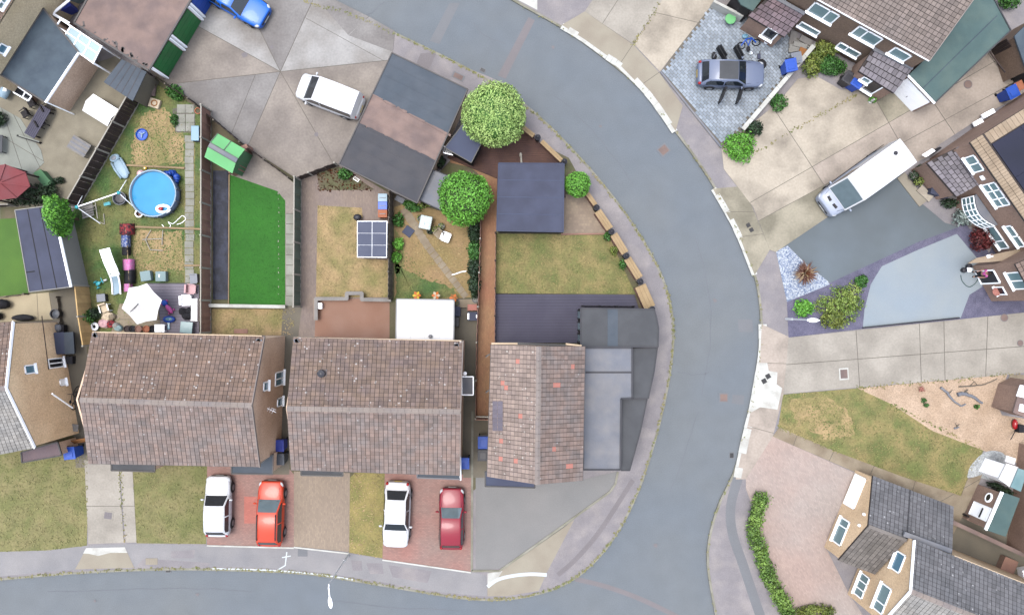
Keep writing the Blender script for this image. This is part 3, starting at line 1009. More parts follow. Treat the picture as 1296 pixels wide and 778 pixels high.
# far left yard and patio
sheet('patio_ground', [(-10, 96), (60, 100), (150, 70), (180, 110), (168, 130), (84, 262), (40, 262), (-10, 262)], 2, MATS['patio_grey'])
slabs('paved_patio', [(-10, 130), (26, 150), (48, 184), (52, 190), (56, 206), (40, 222), (-10, 214)], [((-10, 165), (40, 195)), ((0, 130), (30, 220)), ((20, 150), (45, 200))], MATS['patio_slab'], 3)
lawn = [(-10, 278), (20, 276), (36, 371), (-10, 376)]
sheet('small_lawn', lawn, 3, MATS['lawn_lush'])
slabs('cream_patio', [(-10, 376), (62, 370), (67, 404), (-10, 408)], [((47, 370), (49, 408))], MATS['cream_patio'], 3)
sheet('side_passage', [(60, 372), (92, 362), (110, 440), (120, 590), (96, 592), (84, 440), (66, 404)], 3, MATS['passage_concrete'])
slabs('concrete_path', [(84, 276), (90, 284), (98, 330), (106, 362), (92, 364)], [((84, 310), (104, 306)), ((86, 340), (106, 336))], MATS['path_slab'], 3)
# pool garden
pool_lawn = [(92, 268), (166, 128), (200, 108), (246, 134), (254, 140), (255, 420), (118, 420), (108, 362)]
sheet('pool_lawn', pool_lawn, 4, MATS['lawn_green'])
sheet('worn_grass', ragged([(184, 142), (210, 136), (222, 160), (233, 172), (233, 208), (172, 208), (166, 186), (174, 160)], 2.6), 5, MATS['lawn_dry'])
grass([(172, 150), (230, 150), (233, 208), (166, 208)], MATS['grass_dry'], 60)
sheet('worn_grass', ragged([(170, 292), (231, 293), (232, 344), (216, 340), (196, 346), (170, 334)], 2.4), 5, MATS['lawn_dry'])
grass(pool_lawn, MATS['grass_green'], 60)
g2 = [(168, 292), (233, 292), (233, 348), (170, 350)]
grass(g2, MATS['grass_dry'], 60)
base = sheet('stepping_path', [(234, 172), (247, 172), (246, 360), (233, 360)], 6, MATS['lawn_mixed'])
for i in range(21):
    y = 176 + i * 8.9
    if y > 358:
        break
    p = P(240.2 + RND.uniform(-.6, .6), y, GZ)
    piece('paving_slab', base, MATS['path_slab'], (p.x, p.y, GZ + .025), (.58, .43, .03 + RND.uniform(-.004, .004)), RND.uniform(-.03, .03))
base = sheet('slab_corner', [(218, 138), (247, 132), (247, 168), (222, 168)], 6, MATS['joint'])
for i, y in enumerate((138, 150, 161)):
    for x in ((229, 241) if i else (230, 240)):
        p = P(x, y, GZ)
        piece('paving_slab', base, MATS['path_slab'], (p.x, p.y, GZ + .025), (.58, .56, .03), RND.uniform(-.04, .04))
for (a, c, lab) in (((156, 209), (234, 213), 'weathered timber edging sleeper above the pool'), ((171, 287), (255, 290), 'weathered timber edging sleeper below the pool'),
                    ((233, 336), (254, 336), 'short timber edging sleeper beside the slab path near the deck'), ((166, 292), (160, 316), 'thin slanting timber edging sleeper beside the drying laundry')):
    t = thing('edging_sleeper', lab, 'sleeper', P(*a))
    m = ((a[0] + c[0]) / 2, (a[1] + c[1]) / 2)
    MB().beam(P(*a, GZ + .08), P(*m, GZ + .08), .12, .14).build('board', MATS['timber'], t)
    MB().beam(P(m[0] + .4, m[1], GZ + .08), P(*c, GZ + .08), .12, .15).build('board', MATS['timber'], t)


def deck(name, px, mat, pitch, z, axis='x', layer=0, joint='felt_charcoal'):
    """a deck of single boards; axis: the way the boards run"""
    zz = GZ + z
    w = PX(px, zz)
    q = [(v.x, v.y) for v in w]
    bb = MB()
    bb.prism(q, GZ - .02, zz - .012)
    root = struct(bb.build(name, MATS[joint]))
    ang = axis if not isinstance(axis, str) else (0 if axis == 'x' else math.pi / 2)
    d = (math.cos(ang), math.sin(ang))
    n = (-d[1], d[0])
    s = [v[0] * n[0] + v[1] * n[1] for v in q]
    lo, hi = min(s), max(s)
    k = int((hi - lo) / pitch)
    for i in range(k):
        a, c = lo + i * pitch, lo + (i + 1) * pitch - .012
        r = cut(cut(q, (n[0] * a, n[1] * a), n), (n[0] * c, n[1] * c), (-n[0], -n[1]))
        if len(r) >= 3 and abs(area(r)) > .02:
            MB().prism(r, zz - .01, zz + .014 + RND.uniform(-.002, .002)).build('deck_board', mat, root)
    return root


deck('garden_deck', [(160, 372), (186, 358), (234, 358), (252, 360), (252, 422), (205, 424), (200, 380)], MATS['lilac_deck'], .2, .1)
slabs('tan_patio', [(152, 384), (200, 384), (205, 424), (140, 424)], [((150, 404), (204, 404)), ((176, 384), (178, 424))], MATS['tan_slab'], 6)
# turf garden
sheet('concrete_corner', [(310, 192), (322, 190), (372, 232), (372, 386), (361, 386), (361, 254), (351, 242), (292, 222)], 4, MATS['yard_concrete'])
base = sheet('concrete_strip', [(362, 270), (372, 270), (372, 386), (362, 386)], 5, MATS['joint'])
for i in range(9):
    p = P(367, 277 + i * 13, GZ)
    piece('paving_slab', base, MATS['path_slab'], (p.x, p.y, GZ + .021), (.5, .64, .02 + RND.uniform(0, .004)))
turf = [(290.5, 221), (351, 242), (361, 254), (361, 386), (290, 386)]
sheet('artificial_turf', turf, 5, MATS['turf_artificial'])
grass(turf, MATS['grass_turf'], 140, .03, size=.05)
b = MB()
for k in range(16):
    y = 245 + k * 8.4 + RND.uniform(-2, 2)
    p = P(352.5 + RND.uniform(-.6, .6), y, GZ + .05)
    b.box(p, RND.uniform(.02, .05), RND.uniform(.05, .14), .01, RND.uniform(-.3, .3))
b.build('turf_debris', MATS['post_concrete'], kind='stuff')
# black membrane: a wrinkled sheet
b = MB()
nx, ny = 10, 70
pts = []
for j in range(ny + 1):
    for i in range(nx + 1):
        x, y = 269.5 + 20 * i / nx + RND.uniform(-.15, .15), 216 + 163 * j / ny
        z = GZ + .03 + .13 * abs(math.sin(i * 1.7 + math.sin(j * .35) * 2.2)) * (1 if 0 < i < nx else .2) + RND.uniform(0, .035)
        pts.append(P(x, y, z))
b.add(pts, [(j * (nx + 1) + i, j * (nx + 1) + i + 1, (j + 1) * (nx + 1) + i + 1, (j + 1) * (nx + 1) + i) for j in range(ny) for i in range(nx)])
tag(b.build('weed_membrane', MATS['membrane'], smooth=True), 'wrinkled black membrane strip laid between brown fence and artificial turf', 'ground sheet')
b = MB()
b.beam(P(290.3, 221, GZ + .05), P(289.5, 386, GZ + .05), .07, .12)
tag(b.build('turf_edging', MATS['timber']), 'thin pale timber edging between the membrane and artificial turf', 'edging')
t = thing('garden_wall', 'low white rendered wall across the foot of the artificial turf', 'wall', P(312, 388))
MB().beam(P(265, 386.5, GZ + .2), P(360, 388, GZ + .2), .22, .4).build('wall_body', MATS['white_concrete'], t)
MB().beam(P(264, 386.5, GZ + .42), P(361, 388, GZ + .42), .22, .05).build('coping', MATS['white_concrete'], t)
dead = [(268, 391), (373, 391), (372, 424), (268, 424)]
sheet('dead_lawn', dead, 3, MATS['lawn_dry'])
grass(dead, MATS['grass_dry'], 50)
t = thing('doormat', 'brown doormat on the dead lawn behind the first long roof', 'mat', P(305, 419, GZ + .03))
MB().box(P(305, 419, GZ + .02), .9, .3, .03).build('mat_pile', MATS['fence_brown'], t)
# block garden
sheet('garden_paving', [(381, 228), (395, 216), (430, 208), (492, 244), (492, 378), (398, 430), (373, 430), (376, 390)], 3, MATS['garden_block'])
lawn = [(402, 260), (458, 263), (459, 276), (452, 282), (453, 327), (491, 329), (491, 376), (400, 376)]
sheet('dead_lawn', lawn, 4, MATS['lawn_dry'])
grass(lawn, MATS['grass_dry'], 50)
sheet('flower_bed', [(400, 217), (430, 211), (474, 240), (405, 241)], 4, MATS['soil'])
sheet('brown_terrace', [(400, 378), (493, 378), (493, 428), (398, 430)], 5, MATS['terrace_brown'])
# small garden with a diagonal path
lawn = [(499, 262), (520, 256), (560, 268), (594, 285), (597, 376), (572, 378), (499, 378)]
sheet('patchy_lawn', lawn, 3, MATS['lawn_brown'])
sheet('green_patch', ragged([(500, 330), (512, 342), (540, 354), (575, 366), (580, 377), (501, 377)], 2), 4, MATS['lawn_green'])
sheet('green_patch', ragged([(500, 290), (508, 300), (514, 325), (506, 345), (500, 345)], 1.6), 4, MATS['lawn_mixed'])
grass([(499, 300), (515, 320), (545, 350), (582, 365), (582, 378), (499, 378)], MATS['grass_green'], 55)
grass([(520, 285), (594, 285), (597, 360), (560, 350), (520, 320)], MATS['grass_dry'], 30)
base = sheet('diagonal_path', [(506, 262), (516, 262), (546, 310), (594, 374), (586, 378), (536, 312)], 5, MATS['lawn_brown'])
n = 19
for i in range(n):
    f = (i + .5) / n
    x, y = (511 + (541 - 511) * f / .45, 264 + (311 - 264) * f / .45) if f < .45 else (541 + (590 - 541) * (f - .45) / .55, 311 + (376 - 311) * (f - .45) / .55)
    p = P(x, y, GZ)
    piece('paving_slab', base, MATS['tan_slab'], (p.x, p.y, GZ + .022), (.56 - .14 * f, .37, .03), math.atan2(-(1.25), 1) + math.pi / 2 + RND.uniform(-.08, .08))
# brown passage, passage beside the white conservatory
sheet('brown_passage', [(604, 420), (609, 262), (612, 226), (596, 212), (570, 206), (568, 186), (600, 204), (629, 224), (628, 296), (626, 432), (620, 526), (602, 526)], 4, MATS['brown_block'])
slabs('house_passage', [(573, 378), (606, 378), (603, 526), (618, 526), (618, 604), (586, 604), (586, 432), (575, 432)], [((570, 432), (640, 432)), ((570, 478), (640, 478)), ((570, 526), (640, 526)), ((570, 570), (640, 570))], MATS['passage_concrete'], 3, .5)
sheet('house_passage', [(358, 388), (382, 388), (376, 440), (366, 600), (345, 600), (352, 500)], 4, MATS['passage_concrete'])
# corner garden
lawn = [(628, 296), (765, 296), (774, 306), (804, 372), (627, 371)]
sheet('corner_lawn', lawn, 3, MATS['lawn_mixed'])
grass(lawn, MATS['grass_mixed'], 60)
sheet('beige_terrace', [(713, 246), (740, 246), (767, 295), (713, 296)], 4, MATS['beige_paver'])
MB_ = MB().beam(P(710, 296.5, GZ + .05), P(766, 296, GZ + .05), .1, .12)
tag(MB_.build('terrace_edging', MATS['fence_brown']), 'brown edging board between the beige terrace and corner lawn', 'edging')
deck('dark_deck', [(566, 200), (590, 146), (656, 158), (713, 206), (716, 250), (629, 250), (629, 226)], MATS['dark_deck'], .145, .12, joint='black_wood')
deck('grey_deck', [(626, 371.5), (803, 373), (809, 392), (740, 392), (736, 434), (626, 433)], MATS['grey_deck'], .19, .2, joint='black_wood')

# ------------------------------------------------------------ buildings


def roof_pair(root, A, B_, Cc, D, R1, R2, m1, m2, redA=(), redB=(), patch=None, over=0):
    """tiled gable roof: A-B_ first eaves, D-Cc second eaves, R1-R2 ridge"""
    A, B_, Cc, D, R1, R2 = map(Vector, (A, B_, Cc, D, R1, R2))
    deckm = MB()
    for q in ([A, B_, R2, R1], [D, Cc, R2, R1]):
        deckm.slab([v - Vector((0, 0, .02)) for v in q], .12)
    ro = deckm.build('roof', MATS['under_roof'], root)
    for (a, bb), m, red in (((A, B_), m1, redA), ((D, Cc), m2, redB)):
        b = MB()
        nr, nc, pt = tiles(b, a, bb, R2, R1, skip=set(red))
        b.build('roof_tiles', MATS[m], ro, kind='stuff')
        for (i, j) in red:
            q = MB()
            h = .04
            q.add([pt(j / nc, i / nr, h), pt((j + 1) / nc, i / nr, h), pt((j + 1) / nc, (i + 1.1) / nr, h * .5), pt(j / nc, (i + 1.1) / nr, h * .5),
                   pt(j / nc, i / nr, 0), pt((j + 1) / nc, i / nr, 0)], [(0, 1, 2, 3), (4, 5, 1, 0)])
            q.build('replacement_tile', MATS['red_tile'], ro)
    n = max(2, int((R2 - R1).length / .4))
    for i in range(n):
        rb_a, rb_b = R1.lerp(R2, i / n), R1.lerp(R2, (i + .96) / n)
        d = (rb_b - rb_a).normalized()
        s = d.cross(Vector((0, 0, 1))) * .15
        up = Vector((0, 0, .06 + RND.uniform(-.004, .004)))
        q = MB()
        q.add([rb_a - s - up * .3, rb_a + up, rb_a + s - up * .3, rb_b - s - up * .3, rb_b + up, rb_b + s - up * .3],
              [(0, 1, 4, 3), (1, 2, 5, 4), (0, 2, 1), (3, 4, 5)])
        q.build('ridge_tile', MATS['ridge'], ro)
    return ro


def inset(pts, d):
    c = sum(pts, Vector((0, 0, 0))) / len(pts)
    return [p + (c - p).normalized() * d for p in pts]


def walls(root, foot, gables, ze, mat, z0=GZ, ins=.22):
    """foot: eaves corners in order; gables: list of (i, j, apex) edges carrying a gable triangle"""
    w = MB()
    q = inset([Vector((p.x, p.y, 0)) for p in foot], ins)
    w.prism([(p.x, p.y) for p in q], z0, ze - .12)
    for i, j, ap in gables:
        a, c = q[i], q[j]
        m = Vector((ap.x, ap.y, 0))
        inn = (sum(q, Vector((0, 0, 0))) / len(q) - (a + c) / 2).normalized() * .1
        e = (c - a).normalized()
        t = (m - a).dot(e)
        am = a + e * t
        w.add([(a.x, a.y, ze - .12), (c.x, c.y, ze - .12), (am.x, am.y, ap.z - .16), (a.x + inn.x, a.y + inn.y, ze - .12), (c.x + inn.x, c.y + inn.y, ze - .12), (am.x + inn.x, am.y + inn.y, ap.z - .16)],
              [(0, 1, 2), (5, 4, 3), (1, 4, 5, 2), (0, 2, 5, 3)])
    return w.build('wall', MATS[mat], root), q


def bargeboard(root, pts, mat='white_paint', wd=.05, ht=.2):
    b = MB()
    for i in range(len(pts) - 1):
        b.beam(pts[i], pts[i + 1], wd, ht)
    return b.build('bargeboard', MATS[mat], root)


def gutter(root, a, c, mat='gutter', dn=True):
    b = MB()
    b.tube([Vector(a) - Vector((0, 0, .08)), Vector(c) - Vector((0, 0, .08))], .06, 6)
    return b.build('gutter', MATS[mat], root)


def long_house(label, ev, rd, ze, zr, m1, m2, wm, red=((), ()), cat='house', name='semi_detached_house'):
    A, B_, Cc, D = [P(x, y, ze) for x, y in ev]
    R1, R2 = P(*rd[0], zr), P(*rd[1], zr)
    c = (A + Cc) / 2
    t = thing(name, label, cat, (c.x, c.y, GZ), 0, 'tiled houses along the lower road')
    roof_pair(t, A, B_, Cc, D, R1, R2, m1, m2, *red)
    wo, q = walls(t, [A, B_, Cc, D], [(1, 2, R2), (3, 0, R1)], ze, wm)
    gutter(t, A, B_)
    gutter(t, D, Cc)
    return t, (A, B_, Cc, D, R1, R2), q


ZE, ZR = 5.0, 7.0
# first long house
hA, cA, qA = long_house('long house with a brown tiled gable roof between the sunshade garden and the white hatchback',
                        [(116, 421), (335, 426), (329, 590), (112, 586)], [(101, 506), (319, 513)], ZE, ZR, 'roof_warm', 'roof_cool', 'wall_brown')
bargeboard(hA, [cA[1], cA[5], cA[2]], 'ridge')
window(hA, qA[1], qA[2], [(348, 468), (364, 470), (363, 486), (348, 488)], 2, gm=MATS['sky_glass'])
window(hA, qA[1], qA[2], [(333, 483), (339, 482), (339, 494), (333, 495)], 1, gm=MATS['sky_glass'])
window(hA, qA[1], qA[2], [(351, 503), (361, 501), (360, 511), (350, 516)], 1, gm=MATS['sky_glass'])
hB, cB, qB = long_house('long house with a brown tiled roof and small flue below the white conservatory',
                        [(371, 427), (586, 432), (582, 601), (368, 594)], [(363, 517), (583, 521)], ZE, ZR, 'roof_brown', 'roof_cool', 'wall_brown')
bargeboard(hB, [cB[1], cB[5], cB[2]], 'ridge')
# white verge by the front, flue
p = P(408, 472, 6.0)
f = MB()
f.lathe((p.x, p.y, p.z - .1), [(.18, 0), (.18, .3), (.24, .32), (.22, .46), (.05, .52)], 14)
fl = f.build('flue', MATS['bin_dark'], hB)
b = MB()
b.slab([p + Vector((dx, dy, .02 - dy * .5)) for dx, dy in ((-.26, -.22), (.26, -.22), (.26, .22), (-.26, .22))], .1)
b.build('flashing', MATS['felt_pale'], fl)
for root, px, sz in ((hA, (121, 425), ZE), (hA, (329, 431), ZE), (hB, (377, 432), ZE), (hB, (577, 437), ZE)):
    p = P(*px, sz)
    b = MB()
    for k in range(5):
        q = p + Vector((RND.uniform(-.12, .12), RND.uniform(-.1, .1), .16))
        b.box(q, RND.uniform(.1, .3), RND.uniform(.1, .25), .015, RND.uniform(0, 3))
    b.build('lead_flashing', MATS['felt_pale'], root)
for root, w_, px in ((hA, qA, (342, 516)),):
    u, z_, d_, n_ = wall_hit(*px, w_[1], w_[2])
    q = Vector((w_[1].x, w_[1].y)) + d_ * u
    q = Vector((q.x, q.y, z_)) + Vector((n_.x, n_.y, 0)) * .1
    b = MB()
    b.tube([q, q + Vector((.3, -.1, .1)), q + Vector((.3, -.1, .6))], .02, 5)
    b.tube([q + Vector((-.5, .25, .6)), q + Vector((.45, -.2, .6))], .025, 5)
    for k in range(6):
        e_ = q + Vector((-.45 + k * .14, .22 - k * .07, .6))
        b.tube([e_ - Vector((.07, .14, 0)), e_ + Vector((.07, .14, 0))], .012, 4)
    b.build('aerial', MATS['white_paint'], root)
# rear fascia strips visible under the back eaves
for root, a, c in ((hA, (118, 420), (332, 425)), (hB, (372, 427), (584, 431))):
    MB().beam(P(*a, ZE - .1), P(*c, ZE - .1), .06, .2).build('fascia', MATS['wall_cream'], root)
# corner house: ridge runs up and down the photograph
A, B_, Cc, D = [P(x, y, ZE) for x, y in ((617, 603), (622, 436), (740, 438), (737, 608))]
R1, R2 = P(680, 613, ZR), P(682, 438, ZR)
hC = thing('semi_detached_house', 'corner house with a tiled roof patched by single red tiles', 'house', ((A + Cc) / 2)[:2] + (GZ,), 0, 'tiled houses along the lower road')
redl = [(4, 15), (7, 8), (9, 13), (2, 18), (5, 22)]
L_ = lambda pts, a, bb, r2, r1: pts
ncols = int((B_ - A).length / .265)
nrows = int((R1 - A).length / .265)


def tile_at(px, py, a, bb, r2, r1):
    best = None
    nc, nr = max(1, int(max((bb - a).length, (r2 - r1).length) / .265)), max(1, int((r1 - a).length / .29))
    for i in range(nr):
        for j in range(nc):
            q = (a.lerp(bb, (j + .5) / nc)).lerp(r1.lerp(r2, (j + .5) / nc), (i + .5) / nr)
            k = S * H / (H - q.z)
            d = (CX + q.x * k - px) ** 2 + (CY - q.y * k - py) ** 2
            if best is None or d < best[0]:
                best = (d, (i, j))
    return best[1]


rl = {tile_at(x, y, A, B_, R2, R1) for x, y in ((657, 457), (660, 459), (640, 486), (641, 488), (663, 524), (661, 526), (638, 556), (656, 583), (636, 583))}
rr = {tile_at(x, y, D, Cc, R2, R1) for x, y in ((721, 462), (721, 465), (696, 487), (700, 487), (696, 570), (718, 588), (714, 589))}
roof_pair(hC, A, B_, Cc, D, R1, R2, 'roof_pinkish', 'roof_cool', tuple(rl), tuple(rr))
wo, qC = walls(hC, [A, B_, Cc, D], [(1, 2, R2), (3, 0, R1)], ZE, 'wall_brown')
gutter(hC, A, B_)
gutter(hC, D, Cc)
b = MB()
for i in range(7):
    for j in range(2):
        x, y = 626.5 + j * 6.6, 510 + i * 5.4
        zz = 5.0 + 2.0 * (x + 3 - 619) / (681 - 619)
        z2 = 5.0 + 2.0 * (x - 3 - 619) / (681 - 619)
        b.slab([P(x - 3.1, y - 2.6, z2 + .07), P(x + 3.1, y - 2.6, zz + .07), P(x + 3.1, y + 2.6, zz + .07), P(x - 3.1, y + 2.6, z2 + .07)], .05)
b.build('slate_patch', MATS['slate_patch'], hC, kind='stuff')
MB().beam(P(622, 434.5, ZE - .1), P(655, 434.5, ZE - .1), .1, .22).build('fascia', MATS['wall_cream'], hC)
MB().beam(P(655, 434.5, ZE - .1), P(716, 437, ZE - .1), .14, .18).build('gutter', MATS['black_frame'], hC)
MB().beam(P(716, 435, ZE - .1), P(736, 437.5, ZE - .1), .1, .22).build('fascia', MATS['wall_cream'], hC)
# rear casements propped open on the passage side
for y in (452, 497):
    b = MB()
    u = P(622, y, 3.2)
    for dz0, dz1 in ((0, 0), (.9, .9)):
        b.beam(P(620, y - 4, 3.2 + dz0), P(615, y - 2 + dz0 * 2, 3.2 + dz0), .05, .05)
    b.beam(P(615, y - 2, 3.2), P(615, y, 4.1), .05, .05)
    b.beam(P(620, y - 4, 3.2), P(620, y - 4, 4.1), .05, .05)
    b.build('open_casement', MATS['black_frame'], hC)


def canopy(root, px, z, drop, mat, name='porch_roof', th=.14, legs=True, edge=None):
    pts = [P(x, y, z) for x, y in px]
    o = MB().slab(pts, th).build(name, MATS[mat], root, bevel=.015)
    if legs:
        b = MB()
        q = inset(pts, .15)
        b.prism([(p.x, p.y) for p in q], GZ, z - th)
        b.build('porch_wall', MATS['wall_brown'], root)
    if edge:
        b = MB()
        for i in range(len(pts)):
            b.beam(pts[i] + Vector((0, 0, .015)), pts[(i + 1) % len(pts)] + Vector((0, 0, .015)), .08, .06)
        b.build('roof_edge', MATS[edge], o)
    return o


canopy(hA, [(141, 580), (196, 580), (196, 596.5), (141, 595)], 2.5, 0, 'felt_charcoal', edge='gutter')
canopy(hA, [(293, 586), (330, 586), (346, 574), (345, 600), (293, 599)], 2.5, 0, 'felt_slate', edge='gutter')
canopy(hB, [(381, 588), (434, 588), (434, 602), (381, 601)], 2.5, 0, 'felt_charcoal', edge='black_frame')
canopy(hB, [(528, 590), (582, 592), (582, 606), (528, 604)], 2.5, 0, 'felt_slate', edge='felt_pale')
MB().tube([P(582.5, 578, 4.9), P(583, 607, 2.3)], .05).build('downpipe', MATS['white_paint'], hB)
canopy(hC, [(614, 596), (676, 600), (677, 617), (614, 615)], 2.4, 0, 'felt_navy', edge='black_frame')
# pale flat roof and dark roofs on the road side of the corner house
p = (770, 500)
ext = thing('side_extension', 'pale grey flat roofed side extension stepped against the corner house', 'extension', P(*p))
pts = [P(x, y, 2.9) for x, y in ((738, 440), (800, 440), (800, 503.5), (786, 504), (785, 594), (738, 594))]
MB().slab(pts, .16).build('flat_roof', MATS['felt_pale'], ext, bevel=.02)
b = MB()
for i in range(len(pts)):
    b.beam(pts[i] + Vector((0, 0, .02)), pts[(i + 1) % len(pts)] + Vector((0, 0, .02)), .1, .08)
b.build('roof_edge', MATS['felt_dark'], ext)
MB().prism([(v.x, v.y) for v in inset(pts, .12)], GZ, 2.74).build('wall', MATS['wall_brown'], ext)
b = MB()
b.beam(P(741, 471, 2.91), P(799, 471, 2.91), .12, .015)
b.build('roof_seam', MATS['felt_dark'], ext)
for q, lab, z in (([(801, 441), (832, 440), (828, 470), (820.5, 504), (801, 504)], 'upper charcoal felt lean-to roof between pale extension and kerbside footway', 2.5),
                  ([(787, 505), (819, 505), (811, 544), (797, 595), (786, 595)], 'lower charcoal felt lean-to roof between pale extension and kerbside footway', 2.3)):
    pts = [P(x, y, z) for x, y in q]
    t = thing('lean_to', lab, 'lean-to', P(*q[0]))
    ro = MB().slab(pts, .1).build('flat_roof', MATS['felt_charcoal'], t, bevel=.015)
    b = MB()
    for i in range(len(pts)):
        b.beam(pts[i] + Vector((0, 0, .01)), pts[(i + 1) % len(pts)] + Vector((0, 0, .01)), .06, .06)
    b.build('roof_edge', MATS['felt_dark'], t)
    MB().prism([(v.x, v.y) for v in inset(pts, .1)], GZ, z - .1).build('wall', MATS['wall_dark'], t)
# rear extension with glazed doors
q = [(735, 390), (828, 391), (831, 402), (833.5, 415), (833, 439), (735, 438)]
pts = [P(x, y, 2.9) for x, y in q]
t = thing('rear_extension', 'dark flat roofed rear extension with glazed doors onto the grey deck', 'extension', P(780, 415))
MB().slab(pts, .16).build('flat_roof', MATS['felt_charcoal'], t, bevel=.02)
sp = [P(x, y, 2.915) for x, y in ((769, 390.5), (782, 390.6), (782, 438.5), (769, 438.5))]
MB().slab(sp, .02).build('roof_strip', MATS['felt_slate'], t)
b = MB()
for i in range(len(pts)):
    b.beam(pts[i] + Vector((0, 0, .02)), pts[(i + 1) % len(pts)] + Vector((0, 0, .02)), .07, .07)
b.build('roof_edge', MATS['felt_dark'], t)
wl = [P(x, y, 2.9) for x, y in ((736, 391), (827, 392), (832, 415), (832, 438), (736, 437))]
MB().prism([(v.x, v.y) for v in wl], GZ, 2.74).build('wall', MATS['post_black'], t)
a, c = wl[0], wl[4]
for k in range(3):
    d = (c - a)
    L = d.length
    window_at(t, Vector((a.x, a.y)), Vector((d.x, d.y)).normalized(), Vector((-1, 0)), L * (.03 + k * .33), L * (.29 + k * .33), .25, 2.55, 1, 1, MATS['post_black'], MATS['pale_glass'], 'glazed_door', sill=False)

# ---- garage block, three bays with different roofs
gz = 2.6
gA, gB, gC, gD = (496, 67), (592, 113), (528, 257), (429, 208)


def lerp2(a, b, t):
    return (a[0] + (b[0] - a[0]) * t, a[1] + (b[1] - a[1]) * t)


t = thing('garage_block', 'block of three garages roofed in slate blue, pink and charcoal felt', 'garage', P(510, 165))
fr = [0, .375, .635, 1.0]
for i, m in enumerate(('felt_slate', 'felt_pink', 'felt_dark')):
    f0, f1 = fr[i], fr[i + 1]
    q = [lerp2(gA, gD, f0), lerp2(gB, gC, f0 + (.02 if i == 1 else 0)), lerp2(gB, gC, f1 + (.02 if i == 0 else 0)), lerp2(gA, gD, f1 - .004)]
    pts = [P(x, y, gz - (.02 if i == 1 else 0)) for x, y in q]
    ro = MB().slab(pts, .12).build('flat_roof', MATS[m], t, label=('slate blue felt roof', 'blotched pink felt roof', 'charcoal felt roof')[i])
    for kk in range(1, 4):
        A_, B2 = Vector(pts[0]).lerp(pts[3], kk / 4), Vector(pts[1]).lerp(pts[2], kk / 4)
        MB().beam(A_ + Vector((0, 0, .003)), B2 + Vector((0, 0, .003)), .05, .012).build('felt_seam', MATS[m], ro)
    # ragged lap of felt along the joins
    b = MB()
    if i < 2:
        for k in range(26):
            c = Vector(pts[3]).lerp(pts[2], (k + RND.random()) / 26)
            b.box((c.x, c.y, gz - .1), RND.uniform(.15, .5), RND.uniform(.06, .16), .112 + RND.uniform(0, .01), -.45)
        b.build('felt_lap', MATS[('felt_pink', 'felt_dark')[i]], ro)
pts = [P(*q, gz) for q in (gA, gB, gC, gD)]
b = MB()
for i in range(4):
    b.beam(pts[i] - Vector((0, 0, .05)), pts[(i + 1) % 4] - Vector((0, 0, .05)), .07, .2)
b.build('fascia', MATS['gutter'], t)
qq = inset(pts, .18)
MB().prism([(v.x, v.y) for v in qq], GZ, gz - .14).build('wall', MATS['wall_brown'], t)
a, c = Vector((qq[0].x, qq[0].y)), Vector((qq[3].x, qq[3].y))
d = (c - a).normalized()
for k in range(3):
    L = (c - a).length
    u0, u1 = L * (fr[k] + .03), L * (fr[k + 1] - .03)
    n = Vector((d.y, -d.x))
    if n.x > 0:
        n = -n
    dd = MB()
    for r in range(5):
        z0 = GZ + .02 + r * .42
        p0, p1 = a + d * u0 + n * .03, a + d * u1 + n * .03
        dd.beam((p0.x, p0.y, z0 + .2), (p1.x, p1.y, z0 + .2), .05, .4)
    dd.build('garage_door', MATS['white_paint'], t)

# ---- pink roofed garages by the green doors, top left
q = [(94, 29), (188.5, 89.5), (262, -34), (166, -100)]
pts = [P(x, y, 2.6) for x, y in q]
t = thing('garage_block', 'garages with a blotched pink felt roof and green up-and-over doors', 'garage', P(190, 40))
MB().slab(pts, .14).build('flat_roof', MATS['felt_pink'], t, bevel=.02)
b = MB()
for i in range(4):
    b.beam(pts[i] + Vector((0, 0, .01)), pts[(i + 1) % 4] + Vector((0, 0, .01)), .1, .1)
for k in range(30):
    c = Vector(pts[0]).lerp(pts[1], RND.random())
    b.box((c.x + RND.uniform(0, .3), c.y + RND.uniform(0, .3), 2.55), RND.uniform(.1, .3), RND.uniform(.05, .15), .065, RND.uniform(0, 3))
b.build('roof_edge', MATS['gutter'], t)
qq = inset(pts, .16)
MB().prism([(v.x, v.y) for v in qq], GZ, 2.46).build('wall', MATS['wall_red'], t)
a, c = Vector((qq[1].x, qq[1].y)), Vector((qq[2].x, qq[2].y))
d = (c - a).normalized()
n = Vector((d.y, -d.x))
if n.x < 0:
    n = -n
L = (c - a).length
for k, (u0, u1) in enumerate(((.25, 2.15), (2.65, 4.5), (5.0, 6.8))):
    dd = MB()
    for r in range(4):
        p0, p1 = a + d * u0 + n * .04, a + d * u1 + n * .04
        z0 = GZ + .05 + r * .54
        dd.beam((p0.x, p0.y, z0 + .26), (p1.x, p1.y, z0 + .26), .05, .52)
    o = dd.build('garage_door', MATS['garage_green' if k < 2 else 'bin_blue'], t, label=None if k < 2 else 'blue garage door')
    for u in (u0 - .14, u1 + .14):
        p0 = a + d * u + n * .05
        MB().beam((p0.x, p0.y, GZ), (p0.x, p0.y, 2.45), .22, .1).build('door_post', MATS['white_paint'], o)

